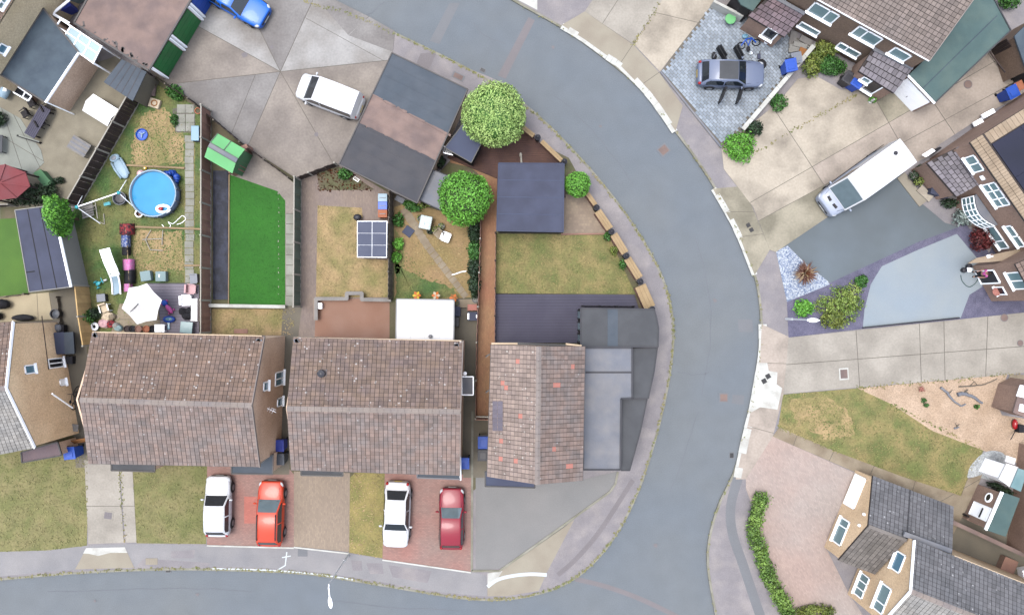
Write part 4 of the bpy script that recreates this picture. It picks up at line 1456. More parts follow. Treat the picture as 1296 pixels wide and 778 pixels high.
# ---- house at the top left: tall buff wall, flat grey extension
e = [(55, 11), (100, 67), (58, 130), (1, 95)]
pts = [P(x, y, 2.8) for x, y in e]
t = thing('flat_roof_extension', 'grey flat roofed house extension with white gutter in the top corner', 'extension', P(60, 75))
MB().slab(pts, .16).build('flat_roof', MATS['felt_bluegrey'], t, bevel=.02)
MB().beam(pts[1], pts[2], .1, .14).build('gutter', MATS['white_paint'], t)
b = MB()
for i in (0, 2, 3):
    b.beam(pts[i] + Vector((0, 0, .02)), pts[(i + 1) % 4] + Vector((0, 0, .02)), .09, .08)
b.build('roof_edge', MATS['gutter'], t)
qq = inset(pts, .12)
MB().prism([(v.x, v.y) for v in qq], GZ, 2.64).build('wall', MATS['wall_brown'], t)
MB().tube([(qq[2].x + .05, qq[2].y - .1, 2.7), (qq[2].x + .3, qq[2].y - .2, .15)], .04).build('downpipe', MATS['white_paint'], t)
t = thing('buff_house', 'two storey buff walled house cut off by the top corner', 'house', P(20, 40))
a, c = P(78, -26, 2.8), P(-4, 103, 2.8)
d = (c - a).normalized()
n = Vector((-d.y, d.x, 0))
if n.x > 0:
    n = -n
far = [a - d * .6, c + d * .2, c + d * .2 + n * 7, a - d * .6 + n * 7]
MB().prism([(v.x, v.y) for v in far], GZ, 5.3).build('wall', MATS['wall_buff'], t)
top = [v + Vector((0, 0, 2.5)) for v in far]
r1, r2 = (top[0] + top[3]) / 2 + Vector((0, 0, 1.8)), (top[1] + top[2]) / 2 + Vector((0, 0, 1.8))
roof_pair(t, top[0], top[1], top[2], top[3], r1, r2, 'roof_warm', 'roof_warm')
fa, fc = far[0], far[1]
window(t, fa, fc, [(1, 54), (10, 59), (4, 70), (-6, 64)], 1, gm=MATS['sky_glass'])
window(t, fa, fc, [(-6, 4), (8, -6), (13, 0), (-4, 14)], 2)
# glazed lean-to between the extension and pink garages
t = thing('glazed_lean_to', 'white framed glazed lean-to roof squeezed between flat extension and pink garages', 'lean-to', P(96, 55))
q = [(77, 25), (128.5, 59), (118, 80), (65, 42)]
pts = [P(x, y, 2.5 + (.25 if i > 1 else 0)) for i, (x, y) in enumerate(q)]
b = MB()
for i in range(5):
    f = i / 4
    b.beam(pts[0].lerp(pts[1], f), pts[3].lerp(pts[2], f), .07, .07)
b.beam(pts[0], pts[1], .07, .07)
b.beam(pts[3], pts[2], .07, .07)
b.beam(pts[0].lerp(pts[3], .45), pts[1].lerp(pts[2], .45), .06, .06)
fo = b.build('frame', MATS['white_paint'], t)
for i in range(1, 4):
    q2 = [pts[0].lerp(pts[1], i / 4 + .01), pts[0].lerp(pts[1], (i + 1) / 4 - .01), pts[3].lerp(pts[2], (i + 1) / 4 - .01), pts[3].lerp(pts[2], i / 4 + .01)]
    MB().slab(q2, .02).build('pane', MATS['polycarb'], fo)
for p in pts:
    MB().beam((p.x, p.y, GZ), (p.x, p.y, p.z), .08, .08).build('post', MATS['white_paint'], t)
t = thing('boundary_wall', 'short brick wall with white coping above the blue bin, top corner', 'wall', P(72, 14))
b = MB()
b.beam(P(67, 17, .9), P(88, 0, .9), .14, 1.7)
b.beam(P(68, 18, .9), P(88, 30, .9), .14, 1.7)
b.build('wall_body', MATS['wall_red'], t)
b = MB()
b.beam(P(67, 17, 1.78), P(88, 0, 1.78), .16, .06)
b.beam(P(67.5, 18, 1.79), P(88, 30, 1.79), .16, .06)
b.build('coping', MATS['white_paint'], t)

# ---- end house on the left edge
ze, zr = 5.0, 7.0
A, B_, Cc, D = P(-70, 414, ze), P(18, 407, ze), P(45, 566, ze), P(-70, 588, ze)
R1, R2 = P(-80, 498, zr), P(9, 491, zr)
t = thing('semi_detached_house', 'tan gabled house on the left edge with small gable windows and white bargeboards', 'house', P(50, 480), 0, 'tiled houses along the lower road')
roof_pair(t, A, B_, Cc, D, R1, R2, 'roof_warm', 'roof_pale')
wo, qE = walls(t, [A, B_, Cc, D], [(1, 2, R2), (3, 0, R1)], ze, 'wall_tan', ins=.12)
up = Vector((0, 0, .06))
bargeboard(t, [B_ + up, R2 + up, Cc + up])
window(t, qE[1], qE[2], [(30, 463), (43, 460), (44, 472), (32, 474)], 1, gm=MATS['sky_glass'])
window(t, qE[1], qE[2], [(60, 455), (79, 451), (80, 463), (62, 468)], 2, gm=MATS['dark_glass'])
window(t, qE[1], qE[2], [(75, 480), (82, 479), (83, 487), (76, 489)], 1, gm=MATS['white_paint'])
pe = MB()
g = wall_hit(88, 516, qE[1], qE[2])
pe.tube([P(92, 516, 1.4), P(66, 498, 3.7)], .05)
pe.build('flue_pipe', MATS['white_frame'], t)
MB().tube([P(53, 400, 5.0), P(63, 478, 1.8)], .03).build('cable', MATS['fence_dark'], t)
canopy(t, [(27, 572), (73, 559), (78, 576), (28, 585)], 2.4, 0, 'roof_porch', edge='black_frame')
t = thing('utility_box', 'pale square meter box at the foot of the tan gable wall', 'meter box', P(95, 541))
MB().box(P(95, 541, GZ), .4, .45, .6, -.1).build('case', MATS['stone_grey'], t, bevel=.03)
MB().box(P(95, 541, GZ + .6), .44, .48, .04, -.1).build('lid', MATS['grey_timber'], t)

# ------------------------------------------------------------ houses on the outer side of the bend
def leanto(root, top, bot, zt, zb, mat, name='porch_roof', wall=None, tw=.3):
    """tiled single slope: top pair and bottom pair of px points in the same order"""
    t0, t1 = P(*top[0], zt), P(*top[1], zt)
    b0, b1 = P(*bot[0], zb), P(*bot[1], zb)
    dz = Vector((0, 0, .1))
    ro = MB().slab([b0 - dz, b1 - dz, t1 - dz, t0 - dz], .1).build(name, MATS['under_roof'], root)
    b = MB()
    tiles(b, b0, b1, t1, t0, tw, .3, skip='bond')
    b.build('roof_tiles', MATS[mat], ro, kind='stuff')
    fl = MB()
    fl.beam(t0 + Vector((0, 0, .05)), t1 + Vector((0, 0, .05)), .22, .06)
    fl.build('flashing', MATS['felt_pale'], ro)
    if wall:
        q = inset([b0, b1, t1, t0], .14)
        MB().prism([(v.x, v.y) for v in q], GZ, zb - .08).build('porch_wall', MATS[wall], root)
    return ro


# F: terrace at the top right
zE = 5.0
E1, E2 = P(1176, 77, zE), P(960, -42, zE)
V1 = P(1233, 0, 6.4)
d = (E2 - E1).normalized()
n = Vector((-d.y, d.x, 0))
if n.y < 0:
    n = -n
span = 7.0
hF = thing('terraced_house', 'brown walled house with a large tiled roof at the top right corner', 'house', (E1 + n * 3)[:2] + (GZ,))
F2 = E2 + d * 2
roof_pair(hF, E1, F2, F2 + n * span, E1 + n * span, E1 + n * span / 2 + Vector((0, 0, 1.7)), F2 + n * span / 2 + Vector((0, 0, 1.7)), 'roof_far', 'roof_far')
wo, qF = walls(hF, [E1, F2, F2 + n * span, E1 + n * span], [(3, 0, E1 + n * span / 2 + Vector((0, 0, 1.7)))], zE, 'wall_dark', ins=.16)
gutter(hF, E1, F2)
MB().beam(E1 + Vector((0, 0, -.02)) - n * .02, F2 + Vector((0, 0, -.02)) - n * .02, .05, .1).build('fascia', MATS['white_paint'], hF)
bargeboard(hF, [E1 + Vector((0, 0, .02)), E1 + n * span / 2 + Vector((0, 0, 1.72))], 'ridge', .06, .14)
fa, fc = qF[0], qF[1]
for q, c, s in (([(1032, 3), (1064, 19), (1052.5, 30.6), (1020, 13.5)], 2, .38), ([(1087.6, 33), (1119, 48.6), (1106.5, 58.5), (1076, 42)], 2, .62),
                ([(1133.7, 59.6), (1155.5, 70.7), (1142.7, 78.4), (1123.4, 66)], 1, None), ([(986, -18), (1003, -8), (992, 2), (975, -8)], 2, .5)):
    window(hF, fa, fc, q, c, split=s)
for q, c, s in (([(1015.6, 29), (1040, 39.6), (1030, 48.6), (1005, 34)], 1, None), ([(1059, 52), (1093, 67.5), (1073, 80), (1052.5, 67.5)], 2, .6)):
    window(hF, fa, fc, q, c, split=s, rows=1, zmin=.9)
leanto(hF, [(1105, 62), (1155, 87)], [(1087, 90), (1132, 118)], 3.1, 2.5, 'roof_porch_grey', wall='wall_red')
leanto(hF, [(975, -6), (1018, 18)], [(947, 20), (993, 47)], 3.1, 2.5, 'roof_porch', wall='wall_red')
# porch windows and doors
for q in ([(1095, 97), (1104, 102), (1099, 106), (1087, 100)], [(1104, 101), (1120, 110), (1103, 119), (1088, 112)]):
    c0, c1 = P(1087, 90, 2.5), P(1132, 118, 2.5)
    qi = inset([c0, c1, P(1155, 87, 3.1), P(1105, 62, 3.1)], .14)
    window(hF, qi[0], qi[1], q, 1, gm=MATS['dark_glass' if q[0][0] > 1100 else 'pale_glass'], zmin=.6)
qi = inset([P(947, 20, 2.5), P(993, 47, 2.5), P(1018, 18, 3.1), P(975, -6, 3.1)], .14)
window(hF, qi[0], qi[1], [(972, 34), (987, 42), (976, 52), (962.5, 44)], 1, gm=MATS['dark_glass'], zmin=.5)
# green roofed garage beside it
t = thing('garage', 'garage with a grey green felt roof and white door facing the concrete forecourt', 'garage', P(1170, 120))
q = [(1149, 96), (1176, 76), (1233, -2), (1262, -20), (1279, 38.6), (1182.5, 131)]
q = [(1149, 96), (1172, 74), (1236, -14), (1254, -8), (1279, 38.6), (1182.5, 131)]
pts = [P(x, y, 2.8) for x, y in q]
ro = MB().slab(pts, .14).build('flat_roof', MATS['felt_green'], t, bevel=.02)
b = MB()
b.beam(P(1166, 114, 2.81), P(1262, 20, 2.81), .05, .03)
b.build('roof_seam', MATS['felt_bluegrey'], ro)
MB().beam(pts[0] + Vector((0, 0, .02)), pts[5] + Vector((0, 0, .02)), .1, .1).build('fascia', MATS['white_paint'], t)
b = MB()
b.beam(pts[4], pts[5], .07, .12)
b.beam(pts[3], pts[4], .07, .12)
b.build('roof_edge', MATS['felt_dark'], t)
qq = inset(pts, .14)
MB().prism([(v.x, v.y) for v in qq], GZ, 2.66).build('wall', MATS['wall_red'], t)
a, c = Vector((qq[0].x, qq[0].y)), Vector((qq[5].x, qq[5].y))
d = (c - a).normalized()
nn = Vector((d.y, -d.x))
if nn.dot(-a) < 0:
    nn = -nn
L = (c - a).length
b = MB()
for r in range(4):
    p0, p1 = a + d * .12 + nn * .05, a + d * (L - .12) + nn * .05
    b.beam((p0.x, p0.y, .42 + r * .56), (p1.x, p1.y, .42 + r * .56), .06, .545)
do = b.build('garage_door', MATS['white_paint'], t)
h = a + d * L * .5 + nn * .1
MB().box((h.x, h.y, 1.0), .12, .05, .05, .6).build('handle', MATS['metal'], do)
# dark gateway beside the garage
t = thing('side_gate', 'dark boarded side gate and fence beside the green roofed garage', 'gate', P(1262, 70))
for i in range(9):
    p = P(1250, 62, 0).lerp(P(1272, 92, 0), (i + .5) / 9)
    piece('gate_board', t, MATS['fence_dark'], (p.x, p.y, GZ + .05), (.2, .05, 1.8), math.atan2(-1.3, 1))
b = MB()
b.beam(P(1250, 62, 1.95), P(1272, 92, 1.95), .07, .07)
b.beam(P(1250, 62, .4), P(1272, 92, .4), .06, .08)
b.build('gate_rail', MATS['fence_dark'], t)
q = [(1284, 46), (1310, 20), (1330, 60), (1300, 92)]
t = thing('garage', 'grey felt roofed outbuilding cut off by the right edge, top', 'outbuilding', P(1290, 60))
pts = [P(x, y, 2.6) for x, y in q]
MB().slab(pts, .12).build('flat_roof', MATS['felt_bluegrey'], t)
MB().prism([(v.x, v.y) for v in inset(pts, .1)], GZ, 2.48).build('wall', MATS['wall_dark'], t)
# porch and dark lean-to at the very top, left end of the terrace
t = thing('porch', 'grey flat porch roof and dark doorway at the top of the block paved drive', 'porch', P(935, 8))
pts = [P(x, y, 2.5) for x, y in ((928, -10), (958, -8), (965, -2), (953, 14), (938, 6))]
MB().slab(pts, .12).build('flat_roof', MATS['felt_green'], t)
MB().prism([(v.x, v.y) for v in inset(pts, .16)], GZ, 2.38).build('porch_wall', MATS['black_wood'], t)
MB().beam(P(901, 5, .6), P(938, 24, .6), .16, 1.0).build('low_wall', MATS['white_concrete'], t)

# G: house with the solar roof on the right
zE = 5.0
O = P(1228, 180, zE)
g1 = P(1296, 277, zE)
d = (g1 - O).normalized()
n = Vector((-d.y, d.x, 0))
if n.x < 0:
    n = -n
hG = thing('solar_house', 'brown walled house with a navy solar panel roof on the right edge', 'house', (O + n * 4)[:2] + (GZ,))
Lg, Wg = 13.0, 8.0
A, B_, Cc, D = O, O + d * Lg, O + d * Lg + n * Wg, O + n * Wg
R1, R2 = O + n * Wg / 2 + Vector((0, 0, 1.5)), O + d * Lg + n * Wg / 2 + Vector((0, 0, 1.5))
ro = MB().slab([A, B_, R2, R1], .16).slab([D, Cc, R2, R1], .16).build('roof', MATS['under_roof'], hG)
sn = (B_ - A).cross(R1 - A).normalized()
if sn.z < 0:
    sn = -sn


def gp(u, v, h):
    return A.lerp(B_, u).lerp(R1.lerp(R2, u), v) + sn * h


b = MB()
for k in range(64):
    u0, u1 = k / 64, (k + .92) / 64
    for v0, v1 in ((0, .082), (.088, .17)):
        b.slab([gp(u0, v0, .05), gp(u1, v0, .05), gp(u1, v1, .05), gp(u0, v1, .05)], .06)
for k in range(13):
    v0, v1 = .2 + k * .06, .2 + (k + .93) * .06
    b.slab([gp(.001, v0, .05), gp(.055, v0, .05), gp(.055, v1, .05), gp(.001, v1, .05)], .06)
b.build('verge_tiles', MATS['coping'], ro, kind='stuff')
for iu in range(5):
    for iv in range(2):
        u0, u1 = .06 + iu * .187, .06 + (iu + 1) * .187 - .0012
        v0, v1 = .2 + iv * .4, .2 + (iv + 1) * .4 - .003
        MB().slab([gp(u0, v0, .09), gp(u1, v0, .09), gp(u1, v1, .09), gp(u0, v1, .09)], .05).build('solar_panel', MATS['solar_navy'], ro)
wo, qG = walls(hG, [A, B_, Cc, D], [(3, 0, R1)], zE, 'wall_red', ins=.16)
gutter(hG, A, B_, 'black_frame')
fa, fc = qG[0], qG[1]
window(hG, fa, fc, [(1232.6, 196), (1247, 215), (1235, 219), (1218.5, 200)], 2)
window(hG, fa, fc, [(1259.6, 229.4), (1279, 259), (1262, 263), (1243, 234.5)], 3, rows=2)
window(hG, fa, fc, [(1278, 283), (1298, 310), (1290, 315), (1274, 288)], 2)
window(hG, fa, fc, [(1259, 286), (1278, 314), (1263, 316), (1243, 288)], 2, split=.65, zmin=.9)
g = wall_hit(1244, 225, fa, fc)
window_at(hG, Vector((fa.x, fa.y)), g[2], g[3], g[0] - .15, g[0] + .15, g[1] - .15, g[1] + .15, 1, 1, name='wall_vent', gm=MATS['white_paint'], sill=False)
leanto(hG, [(1211, 187), (1242, 232)], [(1173.5, 206), (1211, 249)], 3.1, 2.45, 'roof_porch_grey', wall='wall_red', tw=.34)
# bow window
g0, g1_ = wall_hit(1216, 248, fa, fc), wall_hit(1243, 268, fa, fc)
c = Vector((fa.x, fa.y)) + g0[2] * (g0[0] + 1.3) + g0[3] * .05
bw = MB()
k = 7
arc = [c + g0[2] * (-1.15 + 2.3 * i / (k - 1)) + g0[3] * (.55 * math.sin(math.pi * (i + .6) / (k + .2))) for i in range(k)]
for i in range(k):
    bw.beam((arc[i].x, arc[i].y, .9), (arc[i].x, arc[i].y, 2.2), .07, .07)
for i in range(k - 1):
    for z in (.9, 1.35, 1.78, 2.2):
        bw.beam((arc[i].x, arc[i].y, z), (arc[i + 1].x, arc[i + 1].y, z), .07, .06)
bo = bw.build('bow_window', MATS['white_frame'], hG)
for i in range(k - 1):
    MB().beam((arc[i].x, arc[i].y, 1.55), (arc[i + 1].x, arc[i + 1].y, 1.55), .015, 1.25).build('pane', MATS['pale_glass'], bo)
MB().prism([(p.x, p.y) for p in arc] + [tuple(c + g0[2] * 1.2), tuple(c - g0[2] * 1.2)], 2.24, 2.34).build('bay_roof', MATS['felt_pale'], hG)
MB().prism([(p.x, p.y) for p in arc] + [tuple(c + g0[2] * 1.2), tuple(c - g0[2] * 1.2)], GZ, .86).build('bay_wall', MATS['wall_red'], hG)
# H: next door, flat tan porch roof and doorway
t = thing('terraced_house', 'brown brick house with tan porch canopy and white doorway, right edge', 'house', P(1270, 350))
pts = [P(x, y, 2.7) for x, y in ((1225, 333.5), (1236, 326.5), (1300, 313), (1300, 326), (1286, 329))]
MB().slab(pts, .12).build('porch_roof', MATS['coping'], t)
a, c = P(1229, 337, 0), P(1253, 381, 0)
e = (c - a).normalized()
wn = Vector((-e.y, e.x, 0))
if wn.dot(-a) < 0:
    wn = -wn
a = a * 1.0
MB().prism([(v.x, v.y) for v in (a, c, c - wn * 7, a - wn * 7 + e * .0)], GZ, 4.9).build('wall', MATS['wall_red'], t)
window(t, a, c, [(1275, 347), (1296, 341), (1300, 364), (1285, 368)], 2)
window(t, a, c, [(1259, 363), (1270, 362), (1274, 372), (1265, 374)], 1, gm=MATS['dark_glass'])
L = (c - a).length
do = window_at(t, Vector((a.x, a.y)), Vector((e.x, e.y)), Vector((wn.x, wn.y)), .35, 1.35, .14, 2.2, 1, 1, name='door', gm=MATS['bin_dark'], sill=False, proud=.07)
top = [a + Vector((0, 0, 4.9)) + wn * .25, c + Vector((0, 0, 4.9)) + wn * .25, c - wn * 7 + Vector((0, 0, 4.9)), a - wn * 7 + Vector((0, 0, 4.9))]
roof_pair(t, top[0], top[1], top[2], top[3], (top[0] + top[3]) / 2 + Vector((0, 0, 1.5)), (top[1] + top[2]) / 2 + Vector((0, 0, 1.5)), 'roof_brown', 'roof_brown')
sg = MB()
g = a + e * 1.9 + wn * .06
sg.lathe((g.x, g.y, 1.2), [(.02, 0), (.26, .1), (.3, .22), (.2, .34)], 12)
sg.build('hanging_basket', MATS['red_tile'], t)

# J: green roofed extension and white porch near the bottom right
t = thing('garage', 'single storey extension with green felt roof, white door and round window near the right edge', 'extension', P(1255, 645))
zf = 2.7
pts = [P(x, y, zf) for x, y in ((1268, 622), (1291, 630), (1273, 679), (1247, 670))]
MB().slab(pts, .14).build('flat_roof', MATS['felt_green'], t, bevel=.02)
MB().beam(pts[0] + Vector((0, 0, .02)), pts[3] + Vector((0, 0, .02)), .12, .18).build('fascia', MATS['white_paint'], t)
qq = inset(pts, .1)
MB().prism([(v.x, v.y) for v in qq], GZ, zf - .14).build('wall', MATS['wall_red'], t)
fa, fc = qq[0], qq[3]
window(t, fa, fc, [(1233, 634), (1256, 643), (1248, 660), (1227, 650)], 1, gm=MATS['white_paint'], name='garage_door', sill=False, zmin=.2)
g = wall_hit(1258, 632, fa, fc)
c = Vector((fa.x, fa.y)) + g[2] * g[0] + g[3] * .04
b = MB()
for i in range(16):
    t0, t1 = 2 * math.pi * i / 16, 2 * math.pi * (i + 1) / 16
    p0, p1 = c + g[2] * .27 * math.cos(t0), c + g[2] * .27 * math.cos(t1)
    b.beam((p0.x, p0.y, 1.75 + .27 * math.sin(t0)), (p1.x, p1.y, 1.75 + .27 * math.sin(t1)), .08, .1)
ro = b.build('round_window', MATS['white_paint'], t)
b = MB()
b.add([(c.x + g[2].x * .26 * math.cos(k * .3927) + g[3].x * .03, c.y + g[2].y * .26 * math.cos(k * .3927) + g[3].y * .03, 1.75 + .26 * math.sin(k * .3927)) for k in range(16)], [tuple(range(16))])
b.build('pane', MATS['dark_glass'], ro)
b = MB()
for k in (0, 1):
    g = wall_hit(1246 - k * 1.5, 648 + k * 4, fa, fc)
    c = Vector((fa.x, fa.y)) + g[2] * g[0] + g[3] * .08
    b.beam((c.x - g[2].x * .22, c.y - g[2].y * .22, 1.7 + .0 * k), (c.x + g[2].x * .22, c.y + g[2].y * .22, 1.7), .03, .12)
b.build('letter_slot', MATS['bin_dark'], t)
t = thing('porch', 'white panelled porch with glazed top beside the white pebble bed', 'porch', P(1278, 600))
pts = [P(x, y, 2.4) for x, y in ((1274, 586), (1289, 591), (1278, 616), (1264, 606))]
MB().slab(pts, .1).build('flat_roof', MATS['white_sheet'], t)
MB().prism([(v.x, v.y) for v in inset(pts, .1)], GZ, 2.3).build('porch_wall', MATS['white_paint'], t)
gl = [P(x, y, 2.5) for x, y in ((1289, 592), (1300, 596), (1292, 622), (1279, 616))]
MB().slab(gl, .05).build('glazed_roof', MATS['pale_glass'], t)
MB().prism([(v.x, v.y) for v in inset(gl, .1)], GZ, 2.4).build('porch_wall', MATS['wall_red'], t)
MB().slab([P(x, y, 2.0) for x, y in ((1274, 576), (1286, 580), (1284, 588), (1272, 584))], .1).build('step_canopy', MATS['white_sheet'], t)
# terrace running off the right edge behind those porches
t = thing('terraced_house', 'brown brick terrace wall cut off by the right edge beyond the green roofed extension', 'house', P(1295, 640))
a, c = P(1296, 566, 0), P(1282, 690, 0)
MB().prism([(v.x, v.y) for v in (P(1288, 560, 0), P(1272, 688, 0), P(1380, 730, 0), P(1390, 590, 0))], GZ, 5.0).build('wall', MATS['wall_red'], t)
top = [P(1288, 560, 0), P(1272, 688, 0), P(1380, 730, 0), P(1390, 590, 0)]
top = [v + Vector((0, 0, 5.0)) for v in top]
roof_pair(t, top[0], top[1], top[2], top[3], (top[0] + top[3]) / 2 + Vector((0, 0, 1.5)), (top[1] + top[2]) / 2 + Vector((0, 0, 1.5)), 'roof_brown', 'roof_brown')
t = thing('porch', 'brown porch roof with white skylight by the orange gravel, right edge', 'porch', P(1288, 500))
pts = [P(x, y, 2.5) for x, y in ((1292, 488), (1310, 480), (1310, 532), (1282, 522))]
MB().slab(pts, .12).build('flat_roof', MATS['felt_pink'], t)
MB().prism([(v.x, v.y) for v in inset(pts, .1)], GZ, 2.38).build('porch_wall', MATS['wall_red'], t)
sk = MB().slab([P(x, y, 2.6) for x, y in ((1292, 487), (1300, 489), (1300, 504), (1287, 501))], .1).build('skylight', MATS['white_paint'], t)
MB().slab([P(x, y, 2.6) for x, y in ((1292, 511), (1300, 513), (1300, 522), (1290, 520))], .1).build('skylight', MATS['white_paint'], t)

# K: large house at the bottom right
hK = thing('detached_house', 'sand coloured house with two dark tiled gables at the bottom right corner', 'house', P(1130, 690))
E1, E2 = P(1156.5, 683, 5.0), Vector((22.19, -19.03, 5.0))
d = (E1 - E2).normalized()
n = Vector((d.y, -d.x, 0))
if n.x < 0:
    n = -n
apx = (E1 + E2) / 2 + Vector((0, 0, 1.5))
far = n * 12
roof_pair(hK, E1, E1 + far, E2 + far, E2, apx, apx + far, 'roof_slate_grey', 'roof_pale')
wo, qK = walls(hK, [E1, E1 + far, E2 + far, E2], [(0, 3, apx)], 5.0, 'wall_sand', ins=.1)
bargeboard(hK, [E1 + Vector((0, 0, .05)), apx + Vector((0, 0, .06)), E2 + Vector((0, 0, .05))])
MB().beam(E1 + n * 2.6 + Vector((0, 0, -.02)), E1 + far + Vector((0, 0, -.02)), .1, .1).build('gutter', MATS['wall_cream'], hK)
fa, fc = qK[0], qK[3]
window(hK, fa, fc, [(1135.5, 696), (1148, 703), (1138, 724), (1127, 720)], 1, gm=MATS['sky_glass'])
window(hK, fa, fc, [(1117, 736.5), (1130, 746), (1116, 777), (1104.6, 769)], 2, split=.66, gm=MATS['pale_glass'])
window(hK, fa, fc, [(1082, 720), (1102, 728), (1092, 757.5), (1072.5, 745)], 3, gm=MATS['pale_glass'], zmin=.8)
# front gable wing, one storey
a1, a2 = P(1104.6, 602, 2.5), P(1061, 708.5, 2.5)
e = (a2 - a1).normalized()
n1 = Vector((-e.y, e.x, 0))
if n1.x < 0:
    n1 = -n1
ap = (a1 + a2) / 2 + Vector((0, 0, 1.75))
b1, b2, bp = P(1207, 641, 2.5), None, None
Lw = (b1 - a1).length
n1 = (b1 - a1).normalized()
b2 = a2 + n1 * 2.5
wing = thing('house_wing', 'single storey sand coloured wing with a white garage door and dark tiled gable roof', 'house', P(1090, 650))
ro = MB()
ro.slab([v - Vector((0, 0, .02)) for v in (a1, b1, ap + n1 * Lw, ap)], .12)
ro.slab([v - Vector((0, 0, .02)) for v in (a2, b2, ap + n1 * 2.5, ap)], .12)
ro = ro.build('roof', MATS['under_roof'], wing)
b = MB()
tiles(b, a1, b1, ap + n1 * Lw, ap)
b.build('roof_tiles', MATS['roof_slate_grey'], ro, kind='stuff')
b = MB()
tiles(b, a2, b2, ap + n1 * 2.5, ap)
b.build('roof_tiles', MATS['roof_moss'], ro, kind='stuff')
MB().beam(ap + Vector((0, 0, .05)), ap + n1 * 2.5 + Vector((0, 0, .05)), .2, .07).build('ridge_cap', MATS['roof_moss'], ro)
MB().beam(a1 + n1 * Lw * .46 + Vector((0, 0, .0)), a1 + n1 * Lw * .46 + (ap - a1) * .98, .04, .13).build('roof_joint', MATS['felt_dark'], ro)
MB().beam(P(1144, 675, 4.35), P(1204, 697, 4.35), .3, .12).build('flashing', MATS['felt_pale'], wing)
wq = [a1 + n1 * .0 - e * -.12, a2 - e * .12, a2 + n1 * 2.4 - e * .12, a1 + n1 * (Lw - .1) + e * .12]
w_ = MB()
w_.prism([(v.x, v.y) for v in wq], GZ, 2.38)
w_.add([(wq[0].x, wq[0].y, 2.38), (wq[1].x, wq[1].y, 2.38), (ap.x, ap.y, ap.z - .15), (wq[0].x + n1.x * .1, wq[0].y + n1.y * .1, 2.38), (wq[1].x + n1.x * .1, wq[1].y + n1.y * .1, 2.38), (ap.x + n1.x * .1, ap.y + n1.y * .1, ap.z - .15)],
       [(0, 1, 2), (5, 4, 3), (1, 4, 5, 2), (0, 2, 5, 3)])
w_.build('wall', MATS['wall_sand'], wing)
window(wing, wq[0], wq[1], [(1082.5, 599), (1096, 605), (1082, 644), (1068, 638)], 1, gm=MATS['white_paint'], name='garage_door', sill=False, zmin=.2)
window(wing, wq[0], wq[1], [(1065, 655), (1076.6, 659), (1064, 692), (1053, 683)], 2, split=.3, zmin=.8)
for x, y in ((1095, 651), (1089, 665)):
    g = wall_hit(x, y, wq[0], wq[1])
    c = Vector((wq[0].x, wq[0].y)) + g[2] * g[0] + g[3] * .08
    MB().ell((c.x, c.y, g[1]), .1, .1, .12, 8, 5).build('wall_lamp', MATS['white_paint'], wing)
for (l, lab) in (([(1205, 660), (1240, 676), (1300, 704)], 'red brick yard wall behind the large corner house'),):
    t = thing('yard_wall', lab, 'wall', P(*l[0]))
    b, cpg = MB(), MB()
    for i in range(len(l) - 1):
        b.beam(P(*l[i], .8), P(*l[i + 1], .8), .2, 1.5)
        cpg.beam(P(*l[i], 1.58), P(*l[i + 1], 1.58), .26, .07)
    b.build('wall_body', MATS['wall_red'], t)
    cpg.build('coping', MATS['felt_pink'], t)

# ------------------------------------------------------------ sheds and outbuildings


def shed(name, label, cat, px, z, mat, n=1, wm='black_wood', axis=0, edge=None, slope=.0, over=.12, seam='felt_navy'):
    c = [sum(p[i] for p in px) / len(px) for i in (0, 1)]
    t = thing(name, label, cat, P(*c))
    k = len(px)
    pts = [P(x, y, z + (slope if i in (2, 3) else 0)) for i, (x, y) in enumerate(px)]
    a, b_, c_, d_ = (pts[axis], pts[(axis + 1) % 4], pts[(axis + 2) % 4], pts[(axis + 3) % 4])
    for i in range(n):
        f0, f1 = i / n + (.006 if i else 0), (i + 1) / n - (.006 if i < n - 1 else 0)
        MB().slab([a.lerp(b_, f0), a.lerp(b_, f1), d_.lerp(c_, f1), d_.lerp(c_, f0)], .07).build('roof_panel', MATS[mat], t, bevel=.012)
    if n > 1:
        s = MB()
        for i in range(1, n):
            s.beam(a.lerp(b_, i / n) - Vector((0, 0, .02)), d_.lerp(c_, i / n) - Vector((0, 0, .02)), .06, .05)
        s.build('roof_seam', MATS[seam], t)
    MB().prism([(v.x, v.y) for v in inset(pts, over)], GZ, z - .07).build('wall', MATS[wm], t)
    if edge:
        e = MB()
        for i in range(4):
            e.beam(pts[i] - Vector((0, 0, .03)), pts[(i + 1) % 4] - Vector((0, 0, .03)), .05, .12)
        e.build('fascia', MATS[edge], t)
    return t


shed('garden_room', 'large slate blue flat roofed garden room above the corner lawn', 'garden room', [(631, 206.5), (714, 207), (713, 293.5), (628.5, 292)], 2.6, 'shed_blue', 4, axis=1, edge='felt_navy')
shed('garden_shed', 'dark shed with a smooth navy roof between garages and lime topiary', 'shed', [(587, 156), (610, 180), (596.5, 206), (563, 187)], 2.2, 'felt_navy', 2, edge='black_frame')
shed('garden_shed', 'pale grey roofed shed half under the bright green topiary', 'shed', [(548, 215), (576, 226), (558, 266), (529, 252.5)], 2.1, 'felt_pale', 1, edge='felt_dark')
shed('garden_shed', 'long blue grey panelled shed roof beside the small lush lawn', 'shed', [(19, 266), (66, 260), (89.5, 363), (37, 369.5)], 2.4, 'shed_blue', 3, wm='stone_grey', axis=0, edge='stone_grey', seam='post_black')
t = bpy.data.objects['garden_shed.002']
MB().beam(P(76, 300, 2.42), P(90, 363, 2.42), .12, .14).build('gutter', MATS['white_paint'], t)
MB().slab([P(x, y, 2.415) for x, y in ((33, 344), (44, 342.5), (44, 343.8), (33, 345.3))], .02).build('roof_patch', MATS['post_black'], t)
